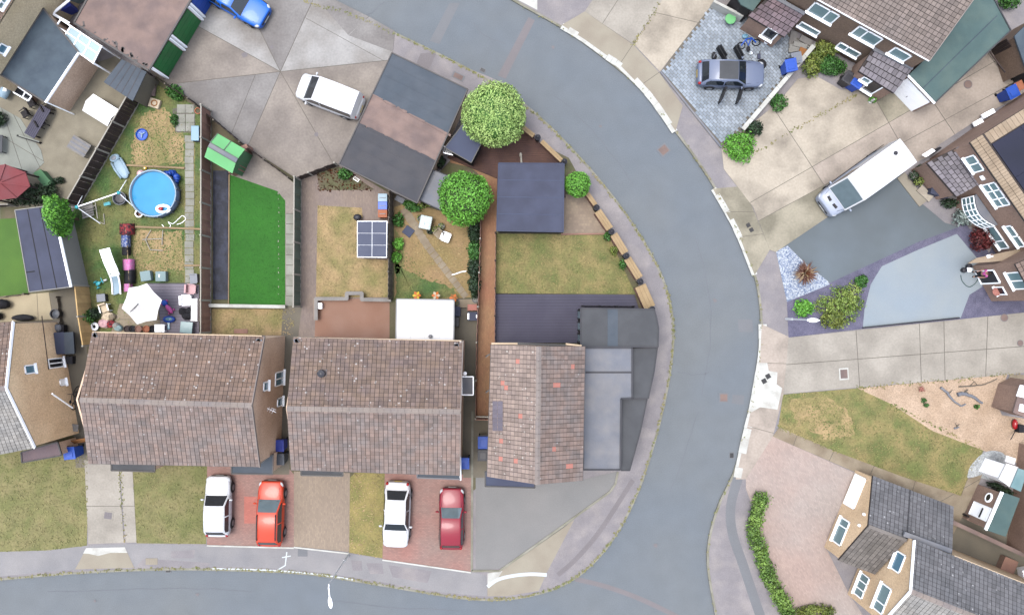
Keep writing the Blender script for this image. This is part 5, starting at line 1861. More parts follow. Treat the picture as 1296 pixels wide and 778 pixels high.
shed('carport', 'grey ribbed carport roof below the pink garages', 'carport', [(154, 75), (185.5, 91), (168, 128), (131, 104)], 2.2, 'felt_slate', 5, wm='passage_concrete', axis=0, seam='felt_dark')
shed('storage_box', 'green lidded garden storage box beside the red gazebo', 'storage box', [(42, 219), (51, 214), (65.5, 231), (56.5, 238)], .8, 'green_box', 1, wm='green_box', over=.05)
# green playhouse with a grey ridge panel
t = thing('playhouse', 'bright green sheet roofed playhouse with a grey ridge panel by the turf', 'playhouse', P(285, 195))
z = 2.1
a, b_, c, d = [P(x, y, z) for x, y in ((275.5, 169), (310, 189), (294, 219.5), (258.6, 199))]
m0, m1 = a.lerp(d, .42) + Vector((0, 0, .3)), b_.lerp(c, .42) + Vector((0, 0, .3))
k0, k1 = a.lerp(d, .6) + Vector((0, 0, .3)), b_.lerp(c, .6) + Vector((0, 0, .3))
for q in ([a, a.lerp(b_, .48), m0.lerp(m1, .48), m0], [a.lerp(b_, .5), b_, m1, m0.lerp(m1, .5)], [k0, k1, c, d]):
    MB().slab(q, .05).build('roof_panel', MATS['green_sheet'], t)
MB().slab([v + Vector((0, 0, .012)) for v in (m0, m1, k1, k0)], .05).build('ridge_panel', MATS['felt_pale'], t, label='grey ridge panel')
s = MB()
for p, q in ((m0, m1), (k0, k1), (a, m0), (a.lerp(b_, .49), m0.lerp(m1, .49))):
    s.beam(p + Vector((0, 0, .02)), q + Vector((0, 0, .02)), .05, .04)
s.build('roof_seam', MATS['fence_green'], t)
MB().prism([(v.x, v.y) for v in inset([a, b_, c, d], .15)], GZ, z - .06).build('wall', MATS['green_box'], t)
t = thing('wood_store', 'dark brown boarded panel between the green playhouse and concrete corner', 'screen', P(310, 205))
for i in range(7):
    p = P(316, 190, 0).lerp(P(303, 221, 0), (i + .5) / 7)
    piece('screen_board', t, MATS['fence_brown'], (p.x, p.y, GZ), (.7, .26, 1.2 + .02 * (i % 3)), math.atan2(-31, -13) * -1 + math.pi / 2)
# white garden store
t = thing('storage_shed', 'low white ridged plastic garden store on the grey patio', 'storage shed', P(127, 140))
z = 1.1
a, b_, c, d = [P(x, y, z) for x, y in ((118, 119), (151.7, 140), (136, 160), (104, 140))]
m0, m1 = (a + d) / 2 + Vector((0, 0, .25)), (b_ + c) / 2 + Vector((0, 0, .25))
MB().slab([a, b_, m1, m0], .04).build('lid', MATS['white_paint'], t)
MB().slab([d, c, m1, m0], .04).build('lid', MATS['white_sheet'], t)
MB().prism([(v.x, v.y) for v in inset([a, b_, c, d], .08)], GZ, z - .03).build('body', MATS['grey_plastic'], t)
b = MB()
b.slab([P(146, 137, .9), P(152, 141, .9), P(144, 158, .9), P(136, 159, .9)], .7)
b.build('end_panel', MATS['grey_plastic'], t)
# red gazebo
t = thing('gazebo', 'octagonal gazebo with faded red roof at the left edge', 'gazebo', P(2, 232))
c = P(-1, 231, 3.0)
rim = [P(-1 + 40 * math.cos(k * math.pi / 4 + .2), 231 + 30 * math.sin(k * math.pi / 4 + .2) * .78, 2.3) for k in range(8)]
for k in range(8):
    MB().slab([rim[k], rim[(k + 1) % 8], c.lerp(rim[(k + 1) % 8], .02), c], .05).build('roof_panel', MATS['red_roof'], t)
for k in range(8):
    q = rim[k].lerp(Vector((c.x, c.y, 2.3)), .08)
    MB().beam((q.x, q.y, GZ), (q.x, q.y, 2.25), .1, .1).build('post', MATS['fence_dark'], t)
b = MB()
for k in range(8):
    b.beam(rim[k] + Vector((0, 0, .03)), c + Vector((0, 0, .03)), .08, .05)
b.build('hip_strip', MATS['red_roof'], t)
# solar topped summerhouse
t = thing('summerhouse', 'summerhouse with six grey panels in a white framed roof on the dead lawn', 'summerhouse', P(470, 303))
q = [(452, 279.7), (490, 279.7), (489.5, 326), (452, 325.5)]
pts = [P(x, y, 2.2) for x, y in q]
ro = MB().slab(pts, .08).build('roof', MATS['white_frame'], t)
for i in range(2):
    for j in range(3):
        def rp(u, v):
            return pts[0].lerp(pts[1], u).lerp(pts[3].lerp(pts[2], u), v)
        u0, u1, v0, v1 = .018 + i * .488, .494 + i * .488, .014 + j * .326, .334 + j * .326
        MB().slab([rp(u0, v0) + Vector((0, 0, .015)), rp(u1, v0) + Vector((0, 0, .015)), rp(u1, v1) + Vector((0, 0, .015)), rp(u0, v1) + Vector((0, 0, .015))], .02).build('solar_panel', MATS['solar_grey'], ro)
MB().prism([(v.x, v.y) for v in inset(pts, .1)], GZ, 2.12).build('wall', MATS['fence_dark'], t)
# white conservatory
t = thing('conservatory', 'conservatory with a plain white sheet roof behind the second long house', 'conservatory', P(538, 405))
pts = [P(x, y, 2.8) for x, y in ((502, 378.5), (574.5, 379.5), (574, 432), (501, 431))]
for i in range(4):
    MB().slab([pts[0].lerp(pts[1], i / 4 + .0008), pts[0].lerp(pts[1], (i + 1) / 4 - .0008), pts[3].lerp(pts[2], (i + 1) / 4 - .0008), pts[3].lerp(pts[2], i / 4 + .0008)], .08).build('roof_sheet', MATS['white_sheet'], t)
e = MB()
for i in (0, 1, 3):
    e.beam(pts[i] - Vector((0, 0, .05)), pts[(i + 1) % 4] - Vector((0, 0, .05)), .08, .12)
e.build('gutter', MATS['grey_frame'], t)
MB().prism([(v.x, v.y) for v in inset(pts, .12)], GZ, 2.7).build('wall', MATS['dark_glass'], t)
v = P(545, 425.5, 2.82)
b = MB()
b.lathe((v.x, v.y, v.z), [(.08, 0), (.08, .14), (.13, .15), (.1, .24), (.02, .26)], 10)
b.tube([v + Vector((.15, -.25, 0)), v + Vector((.16, -.24, .2)), v + Vector((.32, -.3, .22))], .05)
b.build('vent_pipe', MATS['felt_pale'], t)
# glass canopy over the passage door
t = thing('door_canopy', 'white framed glass door canopy in the passage beside the second long house', 'canopy', P(592, 487))
pts = [P(x, y, 2.6) for x, y in ((584.5, 476.5), (599, 476.5), (599, 499.5), (584.5, 499.5))]
e = MB()
for i in range(4):
    e.beam(pts[i], pts[(i + 1) % 4], .07, .07)
fo = e.build('frame', MATS['white_frame'], t)
MB().slab(pts, .02).build('pane', MATS['felt_pale'], fo)
MB().beam(P(586.5, 478, 2.5), P(586.5, 478, 1.8), .05, .05).build('bracket', MATS['white_frame'], t)
# low walls of the brown terrace
t = thing('garden_wall', 'low grey coped wall with a stepped gap round the brown terrace', 'wall', P(445, 380))
b, cp = MB(), MB()
for l in ([(400, 404), (400, 378), (439, 378), (439, 371), (458, 371), (458, 379), (494, 379.5)],):
    for i in range(len(l) - 1):
        b.beam(P(*l[i], .38), P(*l[i + 1], .38), .16, .5)
        piece('coping_stone', t, MATS['grey_timber'], tuple((P(*l[i], .64) + P(*l[i + 1], .64)) / 2), ((P(*l[i], 0) - P(*l[i + 1], 0)).length + .1, .24, .06 + .004 * (i % 3)), math.atan2(*(lambda v: (v.y, v.x))(P(*l[i + 1], 0) - P(*l[i], 0))))
b.build('wall_body', MATS['wall_brown'], t)

# ------------------------------------------------------------ fences


def fence(label, line, h, mat, plen=1.83, boards=8, post='post_concrete', pw=.1, rail=None, name='garden_fence', gravel=True):
    """line: px points at ground level; every post, panel and board stands on its own"""
    pts = [P(x, y) for x, y in line]
    t = thing(name, label, 'fence', pts[0])
    for i in range(len(pts) - 1):
        a, c = pts[i], pts[i + 1]
        L = (c - a).length
        n = max(1, round(L / plen))
        ang = math.atan2(c.y - a.y, c.x - a.x)
        d = (c - a) / L
        for k in range(n + 1):
            if k == n and i < len(pts) - 2:
                continue
            p = a.lerp(c, k / n)
            piece('post', t, MATS[post], (p.x, p.y, GZ - .05), (pw, pw, h + .12), ang)
        for k in range(n):
            p = a.lerp(c, (k + .5) / n)
            w = L / n - pw - .02
            pb = MB()
            nrm = Vector((-d.y, d.x, 0))
            for r in range(boards):
                bw = w / boards
                o = p + d * (-w / 2 + (r + .5) * bw) + nrm * (.012 if r % 2 else -.012)
                pb.box((o.x, o.y, GZ + (.14 if gravel else .03)), bw * .97, .025, h - .16 + RND.uniform(-.01, .01), ang)
            po = pb.build('panel', MATS[mat], t)
            if rail:
                MB().beam(p - d * w / 2 + Vector((0, 0, h - .02)), p + d * w / 2 + Vector((0, 0, h - .02)), .07, .05).build('rail', MATS[rail], po)
            if gravel:
                MB().beam(p - d * w / 2 + Vector((0, 0, .07)), p + d * w / 2 + Vector((0, 0, .07)), .05, .14).build('gravel_board', MATS[post], po)
    return t


fence('tall dark brown fence slanting between the white garden store and the pool lawn', [(178, 128), (101, 262)], 1.75, 'fence_dark', 2.2, rail='post_concrete')
fence('brown panel fence with pale posts between the pool lawn and black membrane', [(267.5, 141), (267, 420)], 1.75, 'fence_brown', 2.0, rail='post_concrete')
fence('dark green panel fence between the artificial turf and block paved garden', [(381.5, 229), (380.5, 388)], 1.75, 'fence_green', 1.95, rail='post_concrete')
fence('grey weathered fence between summerhouse lawn and the diagonal path garden', [(497.5, 246), (496, 378)], 1.7, 'fence_grey', 1.83, boards=9, post='fence_grey')
fence('low dark fence along the concrete garage yard behind the playhouse', [(190, 94), (246, 130), (310, 184), (370, 228)], 1.1, 'fence_dark', 1.9, boards=8, post='fence_grey', pw=.09, gravel=False)
fence('short dark fence stepping from the green fence to the charcoal garage', [(380, 228), (396, 222), (428, 210)], 1.2, 'fence_dark', 1.2, boards=5, post='post_concrete', gravel=False)
fence('tan slatted fence on the edge of the passage beside the end house', [(113, 362), (117, 400), (123, 436)], 1.75, 'fence_tan', 2.0, boards=7, post='post_concrete', gravel=False, rail='fence_tan')
fence('brown boundary fence with white capped posts along the brown passage', [(610, 262), (606, 388), (604, 432), (603, 526)], 1.4, 'fence_brown', 2.4, boards=8, post='post_concrete', pw=.09, gravel=False)
fence('thin dark fence between the brown passage and the corner lawn', [(627.5, 296), (626.5, 434)], 1.1, 'fence_brown', 1.9, boards=8, post='fence_dark', gravel=False)
fence('white railed dark fence between gazebo and small lush lawn', [(-12, 262), (22, 261)], 1.0, 'fence_dark', 1.8, boards=5, post='post_concrete', gravel=False, rail='post_concrete')
fence('pale edging fence at the foot of the small lush lawn', [(-12, 378), (36, 372)], .5, 'fence_grey', 1.8, boards=6, post='fence_grey', gravel=False)
fence('light coloured fence top between the passage and tan gabled house', [(76, 376), (84, 440)], .5, 'fence_grey', 1.8, boards=5, post='fence_grey', gravel=False)
fence('dark slatted rail fence round the glazed doors on the grey deck', [(736, 387), (800, 388)], .9, 'black_wood', 1.2, boards=6, post='post_black', gravel=False)
t = thing('gate', 'white timber gate closing the foot of the brown passage', 'gate', P(611, 527))
for i in range(5):
    p = P(604.5 + i * 3.2, 527)
    piece('gate_board', t, MATS['fence_brown'], p, (.16, .05, 1.5))
b = MB()
b.beam(P(603, 527, 1.62), P(619, 527.5, 1.62), .08, .06)
b.build('gate_rail', MATS['post_concrete'], t)
# wall beside the block paving
t = thing('boundary_wall', 'long low wall with pale coping between block paving and beige forecourt', 'wall', P(985, 112))
MB().beam(P(1030, 58, .4), P(940, 164, .4), .2, .6).build('wall_body', MATS['stone_grey'], t)
for i in range(8):
    a, c = P(*lerp2((1030, 58), (940, 164), i / 8), .74), P(*lerp2((1030, 58), (940, 164), (i + .98) / 8), .74)
    piece('coping_stone', t, MATS['white_concrete'], tuple((a + c) / 2 - Vector((0, 0, .04))), ((c - a).length, .28, .07), math.atan2(c.y - a.y, c.x - a.x))
MB_ = MB().beam(P(836, 91, .17), P(913, 187, .17), .12, .12)
tag(MB_.build('paving_edging', MATS['felt_pale']), 'pale edging kerb between the block paving and the footway', 'edging')
# road-side screen of the corner garden: tan panels between black posts
segs = [((660, 163), (675, 175)), ((685, 182), (710, 206)), ((742, 247), (752, 261)), ((755, 269), (770, 291)), ((775, 298), (789, 321)), ((792, 328), (807, 352)), ((808, 362), (820, 389))]
t = thing('roadside_screen', 'curved screen of tan timber planters between black posts along the footway', 'fence', P(770, 290))
for k, (a, c) in enumerate(segs):
    w = .5 if k > 2 else .3
    if k == 6:
        w = .75
    A, B_ = P(*a), P(*c)
    ang = math.atan2(B_.y - A.y, B_.x - A.x)
    m = (A + B_) / 2
    L = (B_ - A).length
    bx = MB()
    bx.box((m.x, m.y, GZ), L, w, .75, ang)
    po = bx.build('planter_box', MATS['fence_brown'], t)
    d = (B_ - A).normalized()
    n = Vector((-d.y, d.x, 0))
    nb = 3 if k > 2 else 2
    for r in range(nb):
        o = m + n * (-w / 2 + (r + .5) * w / nb)
        piece('top_board', po, MATS['planter_tan'], (o.x, o.y, GZ + .745 + .002 * r), (L + .02, w / nb - .012, .04), ang)
for x, y in ((680, 178), (713, 208), (753, 265), (771.5, 295), (790, 325), (807.5, 357), (822, 391)):
    b = MB()
    p = P(x, y)
    b.lathe((p.x, p.y, GZ), [(.16, 0), (.18, .9), (.18, .95)], 4)
    po = b.build('post', MATS['post_black'], t)
    b = MB()
    b.lathe((p.x, p.y, GZ + .95), [(.2, 0), (.2, .05), (.1, .12), (.08, .2), (.03, .24)], 12)
    b.build('post_cap', MATS['bin_dark'], po)

# ------------------------------------------------------------ trees, shrubs, hedges


def tree(name, label, px, py, z0, zc, r, rz, n, leaf, mat, core, seed, lump=.05, rx=None, rot=0, low=-.45, cat='tree', group=None):
    g = P(px, py, zc)
    t = thing(name, label, cat, (g.x, g.y, z0), 0, group)
    rx = rx or r
    tr = MB()
    tr.tube([(g.x, g.y, z0), (g.x + .05, g.y, (z0 + zc) / 2), (g.x, g.y + .03, zc)], [.16 * r / 2 + .05, .12 * r / 2 + .04, .05], 8)
    for k in range(6):
        a = k * 1.05 + seed
        tr.tube([(g.x, g.y, zc - rz * .7), (g.x + math.cos(a) * rx * .35, g.y + math.sin(a) * r * .35, zc - rz * .2), (g.x + math.cos(a) * rx * .75, g.y + math.sin(a) * r * .75, zc + rz * .2)], [.06, .045, .015], 5)
    tr.build('trunk', MATS['bark'], t)
    c = MB()
    c.cloud(g, rx, r, rz, n, leaf, lump=lump, rot=rot, low=low)
    co = c.build('crown', MATS[mat], t)
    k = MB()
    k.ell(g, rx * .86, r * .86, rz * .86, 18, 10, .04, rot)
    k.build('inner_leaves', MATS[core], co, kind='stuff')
    return t


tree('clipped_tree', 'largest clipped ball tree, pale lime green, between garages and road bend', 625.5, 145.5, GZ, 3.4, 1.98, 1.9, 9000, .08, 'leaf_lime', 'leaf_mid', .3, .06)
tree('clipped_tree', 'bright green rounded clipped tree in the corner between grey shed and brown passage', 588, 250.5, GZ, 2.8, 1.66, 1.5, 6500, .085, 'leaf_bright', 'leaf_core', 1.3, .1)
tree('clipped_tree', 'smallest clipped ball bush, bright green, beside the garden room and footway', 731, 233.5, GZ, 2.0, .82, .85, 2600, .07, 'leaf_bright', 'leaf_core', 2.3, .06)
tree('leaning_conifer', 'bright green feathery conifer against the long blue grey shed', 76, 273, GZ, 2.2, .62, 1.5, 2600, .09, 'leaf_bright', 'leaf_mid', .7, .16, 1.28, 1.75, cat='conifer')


def shrub(label, px, py, rx, ry, h, n, leaf, mat, name='shrub', cat='shrub', rot=0, lump=.2, group=None, core='leaf_core', z=GZ):
    g = P(px, py, z)
    t = thing(name, label, cat, (g.x, g.y, z), 0, group)
    rx, ry = rx / S, ry / S
    c = MB()
    c.cloud((g.x, g.y, z + h * .42), rx, ry, h * .58, n, leaf, lump=lump, rot=rot, low=-.5, jit=1.1, rin=.55)
    c.build('foliage', MATS[mat], t)
    s = MB()
    for k in range(5):
        a = k * 1.26 + px
        s.tube([(g.x, g.y, z), (g.x + math.cos(a) * rx * .3, g.y + math.sin(a) * ry * .3, z + h * .4), (g.x + math.cos(a) * rx * .6, g.y + math.sin(a) * ry * .6, z + h * .75)], [.035, .025, .01], 5)
    s.build('stem', MATS['bark'], t)
    return t


shrub('dense dark ivy mass between the red gazebo and the long shed', 50, 248, 32, 13, 1.2, 1800, .09, 'leaf_dark', 'ivy_bush', 'ivy', .15)
shrub('fresh green shrub at the low corner of the block paving', 934, 187, 20, 19, 1.1, 1500, .1, 'leaf_bright')
shrub('dark green shrub tucked between the fresh green shrub and coping wall', 952, 164, 12, 9, .8, 500, .1, 'leaf_dark')
shrub('small green shrub beside the coping wall, midway along', 983, 131, 11, 12, .7, 600, .08, 'leaf_mid')
shrub('olive bushes behind the coping wall below the paving rubble', 1028, 82, 12, 20, .9, 900, .1, 'leaf_olive', rot=-.5)
shrub('tall olive shrub under the first floor windows of the top right house', 1040, 66, 14, 9, 1.2, 700, .1, 'leaf_olive', rot=-.4)
t = shrub('neatly clipped box hedge block beside the beige forecourt and top right house', 1048, 85, 20, 12, 1.0, 2200, .07, 'leaf_mid', 'clipped_hedge', 'hedge', -.28, .06)
bed = ((1078, 368, 'uppermost'), (1062, 374, 'upper left'), (1080, 384, 'right hand'), (1056, 388, 'left hand'), (1070, 398, 'lower'), (1042, 386, 'outlying'), (1068, 384, 'middle'))
for x, y, l in bed:
    shrub(l + ' loose yellow green shrub in the purple slate bed', x, y, 12 + x % 3, 11 + y % 4, .42, 420, .075, 'leaf_straw', 'ground_cover_shrub', lump=.35, rot=x, group='low shrubs in the slate bed')
shrub('small fresh green shrub beside the yellow green bed near the lamp post', 1015, 390, 12, 11, .7, 600, .1, 'leaf_bright')
shrub('low yellow green shrub at the foot of the wide driveway edge', 1052, 404, 16, 12, .7, 700, .1, 'leaf_olive')
shrub('grey green bush at the top corner of the yellow green shrub bed', 1088, 356, 8, 8, .7, 350, .1, 'leaf_mid')
shrub('dark red leaved shrub beside the pale drive and brown house', 1237, 303, 14, 15, 1.2, 1100, .09, 'leaf_red')
shrub('silvery leaved shrub below the bow window', 1215, 276, 13, 11, .9, 600, .1, 'leaf_silver')
shrub('small dark green shrub behind the black porch planter', 1199, 258, 10, 6, .7, 300, .09, 'leaf_dark')
shrub('small dark conifer by the white panelled porch and green felt roof', 1263, 617, 18, 5, .8, 600, .08, 'leaf_dark', rot=-.45)
shrub('green weeds under the yard fence beside the slab corner', 224, 119, 12, 9, .6, 600, .09, 'leaf_mid', rot=-.6)
shrub('green tuft on the grey paving slabs of the slab corner', 222, 153, 5, 8, .4, 250, .07, 'leaf_mid')
shrub('palm like green plant in the bare bed by the charcoal garage roof', 437, 221, 8, 7, .8, 260, .12, 'leaf_mid')
shrub('upper green shrub beside the grey weathered fence', 505, 309, 7, 8, .8, 350, .09, 'leaf_bright')
shrub('lower green shrub beside the grey weathered fence', 503, 326, 6, 7, .8, 320, .09, 'leaf_bright')
shrub('faint green shrub at the foot of the bins, diagonal path garden', 505, 279, 7, 9, .7, 300, .09, 'leaf_mid')
shrub('green shrub row under the corner of the charcoal garage', 522, 262, 12, 6, .7, 500, .09, 'leaf_mid', rot=-.4)
shrub('olive shrub between the garage corner and the grey shed', 537, 259, 8, 5, .7, 300, .09, 'leaf_olive')
for (y, l) in ((296, 'upper part of the dark ivy hedge, under the bright green tree'), (318, 'middle part of the dark ivy hedge by the brown passage'), (340, 'third part of the dark ivy hedge, with grey woody gaps'), (362, 'lowest part of the dark ivy hedge next to the diagonal path end')):
    shrub(l, 601, y, 8, 14, 1.5, 900, .085, 'leaf_dark' if y != 318 else 'leaf_mid', 'ivy_hedge', 'hedge')
shrub('green plant spilling over the tan slatted fence', 116, 402, 9, 10, 1.2, 450, .09, 'leaf_mid')
shrub('dark shrub between the tan slatted fence and the toy pile', 124, 397, 9, 7, .8, 400, .09, 'leaf_dark')
shrub('small weed clump at the foot of the first long house wall', 86, 128, 4, 4, .4, 150, .07, 'leaf_mid')
shrub('dark bush at the left edge beside the paved patio', 2, 152, 10, 10, 1.0, 500, .1, 'leaf_dark')
shrub('small brown green bush above the conifer by the gazebo', 77, 229, 7, 4, .5, 200, .08, 'leaf_dark')
for (x, y, l) in ((768, 300, 'uppermost'), (776, 318, 'yellow flowering'), (787, 335, 'lowest')):
    shrub(f'{l} small plant between the tan planters and corner lawn', x, y, 5, 6, .9, 160, .08, 'leaf_olive' if y == 318 else 'leaf_mid')
shrub('leafy bush in the far top right corner', 1272, 5, 14, 10, 1.2, 700, .1, 'leaf_mid')
shrub('green potted weeds by the lower porch window of the top right house', 1103, 127, 5, 4, .5, 160, .07, 'leaf_bright')
for (x, y) in ((1165, 495), (1168, 506), (1171, 512), (1235, 514)):
    shrub({1165: 'red flowered plant at the edge of the orange gravel', 1168: 'tiny green plant beneath the red flowers', 1171: 'tiny dark plant on the gravel edge', 1235: 'small dark green tuft in the orange gravel'}[x], x, y - (3 if x == 1165 else 0), 3.5, 3, .3, 90, .06, 'red_tile' if x == 1165 else 'leaf_mid')
# spiky brown cordyline
g = P(1016, 346)
t = thing('spiky_plant', 'spiky brown cordyline on the blue pebble corner', 'plant', g)
for k in range(110):
    a = RND.uniform(0, 6.28)
    e = RND.uniform(.1, 1.2)
    L = RND.uniform(.55, 1.0)
    b = MB()
    d = Vector((math.cos(a), math.sin(a), 0))
    s = Vector((-d.y, d.x, 0)) * .045
    p0 = g + Vector((0, 0, .35)) + d * .06
    p1 = p0 + d * L * .55 * math.cos(e) + Vector((0, 0, L * .5 * math.sin(e)))
    p2 = p0 + d * L * math.cos(e * .6) + Vector((0, 0, L * .45 * math.sin(e)))
    b.add([p0 - s, p0 + s, p1 + s * .9, p1 - s * .9, p2], [(0, 1, 2, 3), (3, 2, 4)])
    b.build('leaf', MATS['leaf_brown' if k % 5 else 'timber'], t)
MB().lathe(g, [(.12, 0), (.1, .2), (.06, .45)], 8).build('stem', MATS['bark'], t)
# hedge along the pink drive, built bush by bush
hl = curve([(962, 628), (955, 648), (952, 672), (960, 698), (970, 724), (982, 748), (992, 766), (1000, 790)], 3)
t = thing('boundary_hedge', 'long yellow green hedge curving along the pink block drive', 'hedge', P(965, 690))
c, s = MB(), MB()
for i, (x, y) in enumerate(hl):
    g = P(x, y, GZ)
    c.cloud((g.x + RND.uniform(-.1, .1), g.y, GZ + .5), .52 + RND.uniform(-.1, .12), .5, .55, 330, .085, lump=.3, low=-.6, jit=1.1, rin=.6)
    s.tube([(g.x, g.y, GZ), (g.x, g.y, GZ + .6)], [.05, .02], 5)
c.build('foliage', MATS['leaf_hedge'], t)
s.build('stem', MATS['bark'], t)
shrub('rough yellow green shrub where the hedge meets the drive foot', 1030, 772, 26, 10, .7, 1200, .09, 'leaf_olive')
t = thing('low_fence', 'short white board standing against the road side of the hedge', 'board', P(961, 704))
MB().beam(P(955, 694, .3), P(967, 722, .3), .08, .35).build('board', MATS['white_concrete'], t)
MB().beam(P(955, 694, .5), P(967, 722, .5), .12, .05).build('cap', MATS['felt_pale'], t)
# weeds in the kerb channel
b = MB()
for ln, m in ((inner, .5), (outer_top, .12)):
    for i in range(0, len(ln) - 1):
        for k in range(9):
            if RND.random() > m * (1.0 if ln is inner else .6):
                continue
            f = RND.random()
            x, y = lerp2(ln[i], ln[i + 1], f)
            p = P(x + RND.uniform(-1.6, 1.6), y + RND.uniform(-1.6, 1.6), GZ + .02)
            if abs(p.x) < 36 and abs(p.y) < 22:
                for _ in range(3):
                    b.leaf((p.x + RND.uniform(-.06, .06), p.y + RND.uniform(-.06, .06), GZ + .03), (RND.uniform(-.5, .5), RND.uniform(-.5, .5), 1), RND.uniform(.03, .08), .5)
b.build('kerb_weeds', MATS['grass_front'], kind='stuff')
b = MB()
for (x0, y0, x1, y1) in ((1085, 491, 1290, 473), (1130, 512, 1245, 570), (985, 540, 1060, 572), (801, 57, 838, 0), (152, 590, 158, 686), (913, 187, 945, 166), (1083, 120, 945, 200)):
    for k in range(int(math.hypot(x1 - x0, y1 - y0) * .9)):
        f = RND.random() ** 1.4
        p = P(x0 + (x1 - x0) * f + RND.gauss(0, 1.4), y0 + (y1 - y0) * f + RND.gauss(0, 1.4), GZ + .04)
        b.leaf(p, (RND.uniform(-.6, .6), RND.uniform(-.6, .6), 1), RND.uniform(.03, .1), .5)
b.build('joint_weeds', MATS['grass_mixed'], kind='stuff')
# dead plants in the bare bed
b = MB()
for k in range(260):
    x, y = RND.uniform(402, 470), RND.uniform(214, 242)
    if y < 214 + max(0, (x - 440) * .8):
        continue
    p = P(x, y, GZ + .05)
    b.leaf(p, (RND.uniform(-1, 1), RND.uniform(-1, 1), .6), RND.uniform(.05, .14), .5)
b.build('withered_leaves', MATS['leaf_brown'], kind='stuff')

# ------------------------------------------------------------ vehicles


def paint(name, rgb):
    return M('paint_' + name, rgb, var=.01, fine=0, rough=.42, spec=.35, coat=.15)


M('car_glass', (44, 52, 60), var=.05, fine=0, rough=.05, spec=.7)
M('car_glass_pale', (120, 138, 146), var=.1, vs=2.5, fine=0, rough=.08, spec=.6)
M('plastic_dark', (42, 43, 47), var=0, fine=0, rough=.6)
M('metal_pale', (262, 266, 270), var=0, fine=0, rough=.5)
M('lamp_clear', (226, 230, 234), var=0, fine=0, rough=.15)
M('lamp_red', (190, 40, 44), var=0, fine=0, rough=.2)
M('plate_white', (240, 240, 236), var=0, fine=0)
M('plate_yellow', (240, 206, 70), var=0, fine=0)


